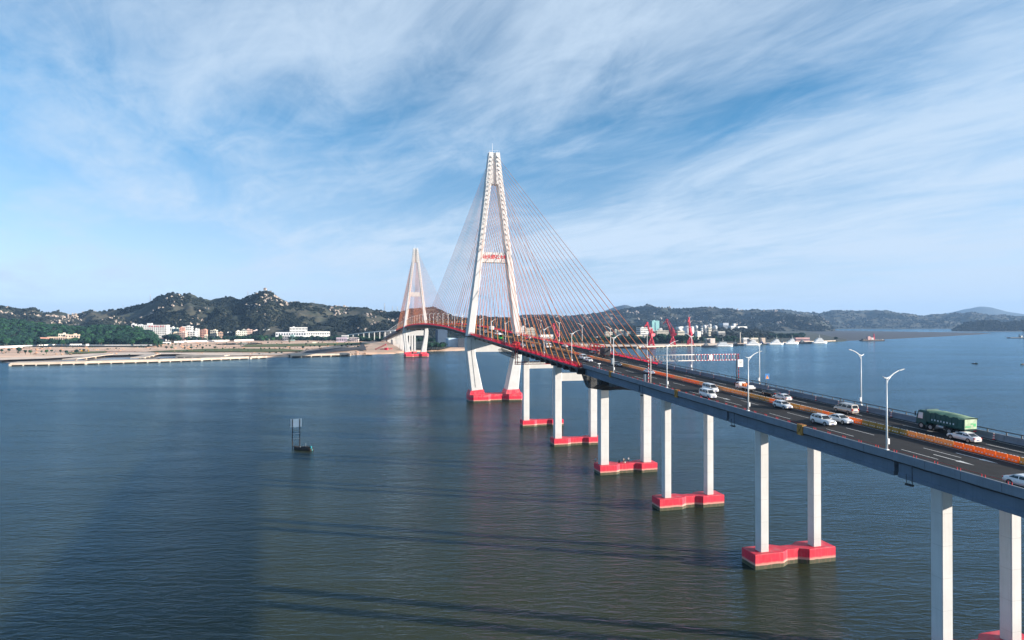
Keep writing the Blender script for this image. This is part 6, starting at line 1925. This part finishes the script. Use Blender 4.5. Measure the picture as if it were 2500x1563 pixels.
    if rails:
        for sg in (-1, 1):
            mb = MB(); mb.tube([(sg * wr * 0.9, B - 0.1, H + 0.0), (sg * wr * 0.9, B - 0.3, H + 0.06), (sg * wr * 0.9, C + 0.3, H + 0.06), (sg * wr * 0.9, C + 0.1, H)], 0.02, 5); mb.build('roof_rail', [M_TRIM], c)
    return c
car('van', -258.6, -8.2, True, P_WHITE, 'white van in the outer near lane by the parapet', 'van')
car('van', -250.6, -2.5, True, P_WHITE, 'white people carrier half hidden behind the white van', 'van')
car('hatch', -274.0, -0.7, True, P_WHITE, 'white hatchback coming towards the camera beside the barriers', 'car')
car('suv', -289.9, -4.9, True, P_WHITE, 'white off road car in the middle near lane', 'car', rails=True)
car('sedan', -289.2, -0.6, True, P_WHITE, 'white saloon coming on beside the white off road car', 'car')
car('sedan', -326.9, -9.1, True, P_WHITE, 'white coupe cut off by the right edge of the picture', 'car')
car('sedan', -214.8, -0.3, True, P_SILV, 'silver saloon passing behind the near gantry post', 'car')
car('sedan', -192.3, -0.5, True, P_TEAL, 'dark teal saloon coming on behind the grey panel lamp', 'car')
car('hatch', -177.0, -4.6, True, P_WHITE, 'front white hatchback of the pair near the end of the red railing', 'car')
car('van', -168.6, -3.4, True, P_WHITE, 'rear white people carrier of the pair near the end of the red railing', 'van')
car('sedan', -108.5, -5.0, True, P_WHITE, 'white saloon among the cables left of the grey box truck', 'car')
car('sedan', -103.0, -8.6, True, P_SILV, 'silver saloon beside the white saloon among the cables', 'car')
car('hatch', -58.0, -1.2, True, P_SILV, 'silver hatchback on the deck by the near pylon', 'car')
car('sedan', -305.6, 7.5, False, P_WHITE, 'white saloon driving away behind the green dump truck', 'car')
car('van', -281.1, 8.1, False, P_BEIGE, 'champagne estate driving away in the far lanes', 'car')
car('sedan', -265.0, 6.2, False, P_WHITE, 'white saloon driving away right behind the black saloon', 'car')
car('sedan', -258.9, 8.0, False, P_BLACK, 'black saloon driving away ahead of the white one', 'car')
car('sedan', -147.0, 9.2, False, P_BLACK, 'black saloon on the far lanes ahead of the dark box truck', 'car')
car('sedan', -111.0, 9.6, False, P_WHITE, 'white saloon on the far lanes by the red railing', 'car')
car('hatch', -46.5, 10.6, False, P_WHITE, 'white hatchback on the far lanes near the pylon leg', 'car')
car('hatch', -50.0, 7.6, False, P_RED, 'red hatchback on the far lanes near the pylon leg', 'car')
car('suv', -22.0, 10.4, False, P_WHITE, 'white off road car passing the right leg of the near pylon', 'car')
car('van', 14.0, -1.6, True, P_WHITE, 'white van just beyond the near pylon', 'van')
car('sedan', 26.0, 8.4, False, P_WHITE, 'white saloon beyond the near pylon following the white box truck', 'car')
car('sedan', 60.0, -4.6, True, P_WHITE, 'white saloon far beyond the near pylon, coming on', 'car')

# ---- lorries
def wheels(c, lst, r, w2):
    for y in lst:
        for sg in (-1, 1):
            wh = empty('wheel', (sg * (w2 - 0.16), y, r), (0, 0, 0), c)
            mb = MB(); mb.cyl((0, 0, 0), r, 0.34, 18, axis='x'); mb.build('tyre', [M_TYRE], wh)
            mb = MB(); mb.cyl((sg * 0.10, 0, 0), r * 0.58, 0.18, 12, axis='x'); mb.build('rim', [M_RIM], wh)
def cab(c, y0, y1, w2, zb, zt, pm, name='cab'):
    """cab between y0 (back) and y1 (front)"""
    mb = MB()
    mb.loft([[(-w2, y0, zb), (w2, y0, zb), (w2, y1, zb), (-w2, y1, zb)], [(-w2, y0, zb + 0.9), (w2, y0, zb + 0.9), (w2, y1 + 0.03, zb + 0.9), (-w2, y1 + 0.03, zb + 0.9)],
             [(-w2, y0, zt - 0.25), (w2, y0, zt - 0.25), (w2 * 0.97, y1 - 0.22, zt - 0.25), (-w2 * 0.97, y1 - 0.22, zt - 0.25)], [(-w2 * 0.93, y0 + 0.05, zt), (w2 * 0.93, y0 + 0.05, zt), (w2 * 0.90, y1 - 0.5, zt), (-w2 * 0.90, y1 - 0.5, zt)]])
    cb = mb.build(name, [pm], c)
    mb = MB(); pane(mb, [(w2, y1 + 0.03, zb + 0.9), (-w2, y1 + 0.03, zb + 0.9), (-w2 * 0.97, y1 - 0.22, zt - 0.25), (w2 * 0.97, y1 - 0.22, zt - 0.25)], 0.06, 0.94, 0.05, 0.92); mb.build('windscreen', [M_CGLASS], cb)
    for sg in (-1, 1):
        q = [(sg * w2, y1 - 0.05, zb + 0.9), (sg * w2, y0, zb + 0.9), (sg * w2, y0, zt - 0.25), (sg * w2 * 0.98, y1 - 0.22, zt - 0.25)]
        mb = MB(); pane(mb, q if sg < 0 else [q[1], q[0], q[3], q[2]], 0.12 if sg < 0 else 0.34, 0.66 if sg < 0 else 0.88, 0.06, 0.88); mb.build('side_window', [M_HEADL if pm is P_DUMP else M_CGLASS], cb)
        mb = MB(); mb.box((sg * (w2 + 0.22), y1 + 0.05, zt - 0.75), (0.12, 0.16, 0.75)); mb.box((sg * (w2 + 0.1), y1, zt - 0.45), (0.25, 0.04, 0.04)); mb.build('wing_mirror', [M_TRIM], cb)
        mb = MB(); mb.box((sg * w2 * 0.72, y1 + 0.03, zb + 0.28), (0.42, 0.08, 0.22)); mb.build('headlamp', [M_HEADL], cb)
    mb = MB(); mb.box((0, y1 + 0.04, zb + 0.05), (w2 * 1.98, 0.2, 0.34)); mb.build('bumper', [M_TRIM], cb)
    return cb
P_DUMP = mat('dark_green_truck_paint', (0.006, 0.066, 0.064), 0.55, var=0.15, vscale=0.8)
def truck_root(name, s, t, toward, lab, cat):
    c = empty(name, W(s, t, zr(s) + 0.006)); g = grade(s)
    c.rotation_euler = (g, 0, BA) if not toward else (-g, 0, BA + math.pi)
    return tag(c, lab, cat)

d = truck_root('dump_truck', -299.7, 10.75, False, 'dark green dump truck with a tarpaulin over its load', 'truck')
wheels(d, (3.35, 1.65, -1.75, -3.1), 0.53, 1.25)
mb = MB(); mb.box((0, -0.3, 0.85), (0.9, 7.9, 0.30)); mb.build('chassis', [M_TRIM], d)
cab(d, 2.55, 4.35, 1.22, 0.75, 3.15, P_DUMP)
mb = MB()
mb.loft([[(-1.0, -4.2, 1.1), (1.0, -4.2, 1.1), (1.0, 2.3, 1.1), (-1.0, 2.3, 1.1)], [(-1.25, -4.3, 1.35), (1.25, -4.3, 1.35), (1.25, 2.35, 1.35), (-1.25, 2.35, 1.35)], [(-1.27, -4.3, 2.95), (1.27, -4.3, 2.95), (1.27, 2.4, 3.15), (-1.27, 2.4, 3.15)]])
for y in np.arange(-4.0, 2.3, 0.95):
    for sg in (-1, 1): mb.box((sg * 1.30, y, 2.0), (0.07, 0.12, 1.5))
mb.box((0, 2.42, 2.5), (2.5, 0.12, 1.9))
bd = mb.build('body', [P_DUMP], d)
mb = MB(); mb.box((0, -4.34, 2.15), (2.44, 0.10, 1.55)); tg = mb.build('tailgate', [mat('faded_green_tailgate', (0.38, 0.50, 0.32), 0.6, var=0.25, vscale=1.2)], d)
mb = MB(); mb.box((-0.55, -4.40, 1.75), (1.1, 0.02, 0.22)); mb.box((0.8, -4.40, 2.0), (0.5, 0.02, 0.5)); mb.box((0.2, -4.40, 2.2), (0.5, 0.02, 0.2)); tag(mb.build('painted_panel', [mat('bright_green_paint', (0.04, 0.42, 0.14), 0.5)], tg), kind='stuff')
# tarpaulin: heaped, draped over the sides with an uneven hem
rows = []
for k in range(22):
    y = -4.45 + k * 0.322; row = []
    hp = 0.30 * math.sin(math.pi * min(1, max(0, (k + 0.5) / 22))) ** 0.6
    for i in range(15):
        u = i / 14 * 2 - 1
        if abs(u) > 0.86:
            e = (abs(u) - 0.86) / 0.14
            x = math.copysign(1.33, u); z = 3.08 - e * (0.14 + 0.11 * math.sin(k * 1.15 + u) + 0.08 * math.sin(k * 2.7))
        else:
            x = u / 0.86 * 1.30; z = 3.08 + hp * (1 - (abs(u) / 0.86) ** 1.6) + 0.035 * math.sin(k * 0.9 + i) * math.cos(i * 0.9) + (0.03 if k % 5 == 0 else 0)
        row.append((x, y, z + 0.2 * (k / 22 - 0.5) * 0.9 + 0.05))
    rows.append(row)
mb = MB(); mb.loft(rows, 0, False, False, True, closed=False)
mb.build('tarpaulin', [mat('pale_green_tarpaulin', (0.22, 0.33, 0.20), 0.8, var=0.25, vscale=1.0)], d)
mb = MB()
for k in range(8): mb.box((-1.345, 1.3 - k * 0.55, 1.85 + 0.02 * (k % 2)), (0.015, 0.20 + 0.04 * (k % 3), 0.26))
tag(mb.build('side_print', [mat('pale_blue_print', (0.45, 0.55, 0.60), 0.6)], bd), kind='stuff')
mb = MB(); mb.cyl((-1.0, -0.1, 0.9), 0.32, 1.3, 12, axis='y'); mb.build('fuel_tank', [M_RIM], d)
for sg in (-1, 1):
    mb = MB(); mb.box((sg * 0.95, -4.3, 1.0), (0.5, 0.08, 0.16)); mb.build('tail_lamp', [M_TAILL], d)
mb = MB(); mb.box((0, -4.2, 0.75), (2.3, 0.1, 0.14)); mb.build('bumper', [M_TRIM], d)

def box_truck(s, t, toward, lab, boxm, cabm, bl=6.0, h=3.3, w2=1.15):
    c = truck_root('box_truck', s, t, toward, lab, 'truck')
    wheels(c, (bl / 2 + 0.6, -bl / 2 + 1.5), 0.46, w2)
    mb = MB(); mb.box((0, 0, 0.75), (0.8, bl + 2.2, 0.26)); mb.build('chassis', [M_TRIM], c)
    cab(c, bl / 2 + 0.08, bl / 2 + 1.9, w2 * 0.94, 0.6, 2.5, cabm)
    mb = MB(); mb.box((0, 0, (h + 1.0) / 2), (w2 * 2, bl, h - 1.0))
    for z in (1.02, h - 0.02):
        mb.box((0, 0, z), (w2 * 2 + 0.06, bl + 0.06, 0.08))
    cb = mb.build('cargo_box', [boxm], c)
    mb = MB(); mb.box((-w2 * 0.5, -bl / 2 - 0.03, (h + 1.0) / 2), (w2 * 0.94, 0.05, h - 1.2)); mb.build('rear_door', [boxm], cb)
    mb = MB(); mb.box((w2 * 0.5, -bl / 2 - 0.03, (h + 1.0) / 2), (w2 * 0.94, 0.05, h - 1.2)); mb.build('rear_door', [boxm], cb)
    for sg in (-1, 1):
        mb = MB(); mb.box((sg * w2 * 0.8, -bl / 2 - 0.05, 0.9), (0.3, 0.06, 0.14)); mb.build('tail_lamp', [M_TAILL], c)
    return c
M_BOXG = mat('dark_grey_box', (0.10, 0.11, 0.12), 0.6, var=0.1, vscale=0.5); M_BOXN = mat('near_black_box', (0.016, 0.018, 0.026), 0.6, var=0.2, vscale=0.5); M_BOXW = mat('white_box', (0.76, 0.75, 0.72), 0.5, var=0.05)
box_truck(-114.6, -0.9, True, 'box truck with a white cab and grey body among the cables', M_BOXG, P_WHITE, 6.2, 3.4, 1.2)
box_truck(-161.5, 8.2, False, 'dark box truck driving away on the far lanes by the red frame', M_BOXN, P_SILV, 4.6, 3.5, 1.2)
box_truck(42.0, 8.6, False, 'white box truck beyond the near pylon on the far lanes', M_BOXW, P_WHITE, 5.5, 3.3, 1.15)
box_truck(-92.5, -9.2, True, 'dark brown box truck in the outer near lane by the red traveller', mat('dark_brown_box', (0.06, 0.02, 0.018), 0.6), carpaint('dark_brown_paint', (0.05, 0.02, 0.02)), 6.5, 3.6, 1.2)

f = truck_root('flatbed_truck', -250.6, 7.0, False, 'small white flatbed truck carrying stacked orange cones', 'truck')
wheels(f, (1.7, -1.5), 0.36, 0.95)
mb = MB(); mb.box((0, 0, 0.6), (0.7, 5.2, 0.2)); mb.build('chassis', [M_TRIM], f)
cab(f, 1.0, 2.6, 0.92, 0.45, 1.95, P_WHITE)
mb = MB(); mb.box((0, -0.9, 0.82), (1.95, 3.6, 0.12))
for sg in (-1, 1): mb.box((sg * 0.96, -0.9, 1.02), (0.05, 3.6, 0.35))
mb.box((0, -2.68, 1.02), (1.95, 0.05, 0.35)); mb.build('bed', [P_WHITE], f)
mb = MB()
for i in range(3):
    for j in range(2): mb.cyl((-0.5 + 0.5 * i, 0.2 - 0.55 * j, 1.35), 0.24, 0.95, 10, r2=0.12)
tag(mb.build('load', [BMAT[0]], f), kind='stuff')
mb = MB(); mb.box((0.1, -1.9, 1.2), (1.3, 1.0, 0.6)); mb.build('tool_chest', [M_BOXW], f)

b = truck_root('bus', -43.0, -6.0, True, 'green and white bus coming past the near pylon', 'bus')
wheels(b, (3.6, -3.0), 0.5, 1.25)
P_GRN = carpaint('bright_green_bus_paint', (0.03, 0.50, 0.10))
mb = MB()
mb.loft([[(-1.25, -5.5, 0.4), (1.25, -5.5, 0.4), (1.25, 5.5, 0.4), (-1.25, 5.5, 0.4)], [(-1.25, -5.5, 2.5), (1.25, -5.5, 2.5), (1.25, 5.5, 2.5), (-1.25, 5.5, 2.5)]], 0)
mb.loft([[(-1.25, -5.5, 2.51), (1.25, -5.5, 2.51), (1.25, 5.5, 2.51), (-1.25, 5.5, 2.51)], [(-1.15, -5.4, 3.1), (1.15, -5.4, 3.1), (1.15, 5.3, 3.1), (-1.15, 5.3, 3.1)]], 1)
mb.build('body', [P_GRN, P_WHITE], b)
mb = MB(); mb.box((0, 5.49, 1.9), (2.2, 0.08, 1.3)); mb.build('windscreen', [M_CGLASS], b)
for sg in (-1, 1):
    for k in range(6):
        mb = MB(); mb.box((sg * 1.24, 4.4 - k * 1.65, 1.95), (0.06, 1.4, 0.95)); mb.build('side_window', [M_CGLASS], b)
    mb = MB(); mb.box((sg * 0.9, 5.52, 0.85), (0.35, 0.05, 0.2)); mb.build('headlamp', [M_HEADL], b)
mb = MB(); mb.box((0, 1.0, 3.25), (1.5, 2.4, 0.3)); mb.build('air_conditioner', [P_WHITE], b)

# ------------------------------------------------------------------ people and gear on the pile cap of the third pier
def person_mesh(pose, shirt, legs):
    J = {'pel': (0, 0, 0.93), 'spine': (0, 0.01, 1.15), 'chest': (0, 0.0, 1.36), 'neck': (0, 0.01, 1.48), 'head': (0, 0.03, 1.60), 'top': (0, 0.03, 1.72),
         'hl': (-0.10, 0, 0.88), 'kl': (-0.12, 0.04, 0.48), 'al': (-0.12, -0.01, 0.09), 'fl': (-0.13, 0.14, 0.035), 'hr': (0.10, 0, 0.88), 'kr': (0.12, 0.03, 0.48), 'ar': (0.13, -0.01, 0.09), 'fr': (0.15, 0.14, 0.035),
         'sl': (-0.19, 0, 1.40), 'el': (-0.26, -0.02, 1.13), 'wl': (-0.24, 0.12, 0.93), 'nl': (-0.23, 0.17, 0.87), 'sr': (0.19, 0, 1.40), 'er': (0.26, 0.02, 1.15), 'wr': (0.20, 0.22, 1.06), 'nr': (0.18, 0.28, 1.05)}
    J.update(pose)
    RD = dict(pel=0.15, spine=0.135, chest=0.15, neck=0.055, head=0.098, top=0.07, hl=0.10, kl=0.062, al=0.042, fl=0.038, hr=0.10, kr=0.062, ar=0.042, fr=0.038, sl=0.065, el=0.045, wl=0.034, nl=0.036, sr=0.065, er=0.045, wr=0.034, nr=0.036)
    E_ = [('pel', 'spine'), ('spine', 'chest'), ('chest', 'neck'), ('neck', 'head'), ('head', 'top'), ('pel', 'hl'), ('hl', 'kl'), ('kl', 'al'), ('al', 'fl'), ('pel', 'hr'), ('hr', 'kr'), ('kr', 'ar'), ('ar', 'fr'), ('chest', 'sl'), ('sl', 'el'), ('el', 'wl'), ('wl', 'nl'), ('chest', 'sr'), ('sr', 'er'), ('er', 'wr'), ('wr', 'nr')]
    ks = list(J); me = bpy.data.meshes.new('person_rig')
    me.from_pydata([J[k] for k in ks], [(ks.index(a), ks.index(b)) for a, b in E_], [])
    o = bpy.data.objects.new('person_rig', me); COL.objects.link(o)
    sk = o.modifiers.new('skin', 'SKIN'); sk.use_smooth_shade = True
    for i, k in enumerate(ks):
        me.skin_vertices[0].data[i].radius = (RD[k], RD[k] * (0.72 if k in ('pel', 'spine', 'chest') else 1.0))
        me.skin_vertices[0].data[i].use_root = k == 'pel'
    ss = o.modifiers.new('sub', 'SUBSURF'); ss.levels = 1; ss.render_levels = 1
    bpy.context.view_layer.update()
    me2 = bpy.data.meshes.new_from_object(o.evaluated_get(bpy.context.evaluated_depsgraph_get()))
    bpy.data.objects.remove(o); me2.name = 'person'
    me2.materials.clear()
    for m in (M_SKIN, shirt, legs, M_HAIR): me2.materials.append(m)
    for p in me2.polygons:
        z = p.center.z; x = abs(p.center.x)
        p.material_index = 3 if z > 1.64 or (z > 1.57 and p.center.y < 0.0) else 0 if z > 1.47 or (x > 0.215 and z < 1.2) else 1 if z > 0.92 else 2 if z > 0.5 else (2 if legs is not M_SHORTS else 0)
    return me2
M_SKIN = mat('skin', (0.42, 0.24, 0.16), 0.6); M_HAIR = mat('black_hair', (0.012, 0.010, 0.010), 0.6)
M_SHORTS = mat('black_shorts', (0.02, 0.02, 0.022), 0.8); M_TROU = mat('dark_trousers', (0.03, 0.03, 0.04), 0.8)
M_SH1 = mat('tan_shirt', (0.45, 0.34, 0.26), 0.8); M_SH2 = mat('pale_blue_shirt', (0.40, 0.55, 0.60), 0.8); M_SH3 = mat('white_vest', (0.75, 0.74, 0.72), 0.8)
SPW = dict(er=(0.24, 0.16, 1.2), wr=(0.16, 0.36, 1.18), nr=(0.14, 0.42, 1.19))
for (ds, t, rot, sh, lg, lab) in ((-0.3, 0.9, 0.4, M_SH1, M_SHORTS, 'person in tan shirt and black shorts fishing from the middle of the pile cap'), (0.4, 2.9, -0.5, M_SH3, M_TROU, 'person in white vest and dark trousers by the far column of the pile cap'), (2.3, -8.0, 2.2, M_SH2, M_TROU, 'person in a pale blue shirt standing at the left corner of the red pile cap')):
    o = obj('person', person_mesh(SPW, sh, lg), None, W(S3 + ds, t, 3.0), (0, 0, BA + rot)); tag(o, lab, 'person', 'anglers on the third pile cap')
for (ds, t, h, lab) in ((0.5, -0.4, 0.85, 'dark bag left of the angler in shorts'), (0.7, 1.9, 1.05, 'dark tall bag between the two anglers'), (-0.2, 1.35, 0.4, 'white bucket beside the angler in shorts')):
    b = empty('fishing_bag' if 'bag' in lab else 'bucket', W(S3 + ds, t, 3.0), (0, 0, BA)); tag(b, lab, 'bag' if 'bag' in lab else 'bucket')
    mb = MB(); m = M_BLACK if 'bag' in lab else M_WHITE
    if 'bag' in lab:
        mb.loft([[(-0.28, -0.2, 0), (0.28, -0.2, 0), (0.28, 0.2, 0), (-0.28, 0.2, 0)], [(-0.25, -0.18, h * 0.6), (0.24, -0.18, h * 0.6), (0.24, 0.18, h * 0.6), (-0.25, 0.18, h * 0.6)], [(-0.06, -0.05, h), (0.06, -0.05, h), (0.06, 0.05, h), (-0.06, 0.05, h)]])
        mb.build('sack', [m], b)
        mb = MB(); mb.tube([(0, 0, h), (0.1, 0, h + 0.12), (0.16, 0, h)], 0.02, 4); mb.build('strap', [m], b)
    else:
        mb.cyl((0, 0, h / 2), 0.17, h, 12, r2=0.2); mb.build('pail', [m], b)
        mb = MB(); mb.tube([(-0.2, 0, h), (0, 0, h + 0.18), (0.2, 0, h)], 0.012, 4); mb.build('handle', [M_GALV], b)
# ------------------------------------------------------------------ air
def haze():
    m = bpy.data.materials.new('hazy_air'); m.use_nodes = True
    w = NT(m.node_tree); w.n.clear()
    out = w.new('ShaderNodeOutputMaterial'); v = w.new('ShaderNodeVolumePrincipled')
    v.inputs['Color'].default_value = (0.36, 0.62, 1.0, 1)
    v.inputs['Density'].default_value = HAZE_D
    v.inputs['Anisotropy'].default_value = 0.0
    w.l.new(v.outputs[0], out.inputs['Volume'])
    mb = MB()
    mb.box((0, 5500, 230), (56000, 17400, 470))
    o = mb.build('haze', m)
    tag(o, kind='stuff')
HAZE_D = 5.0e-5
haze()
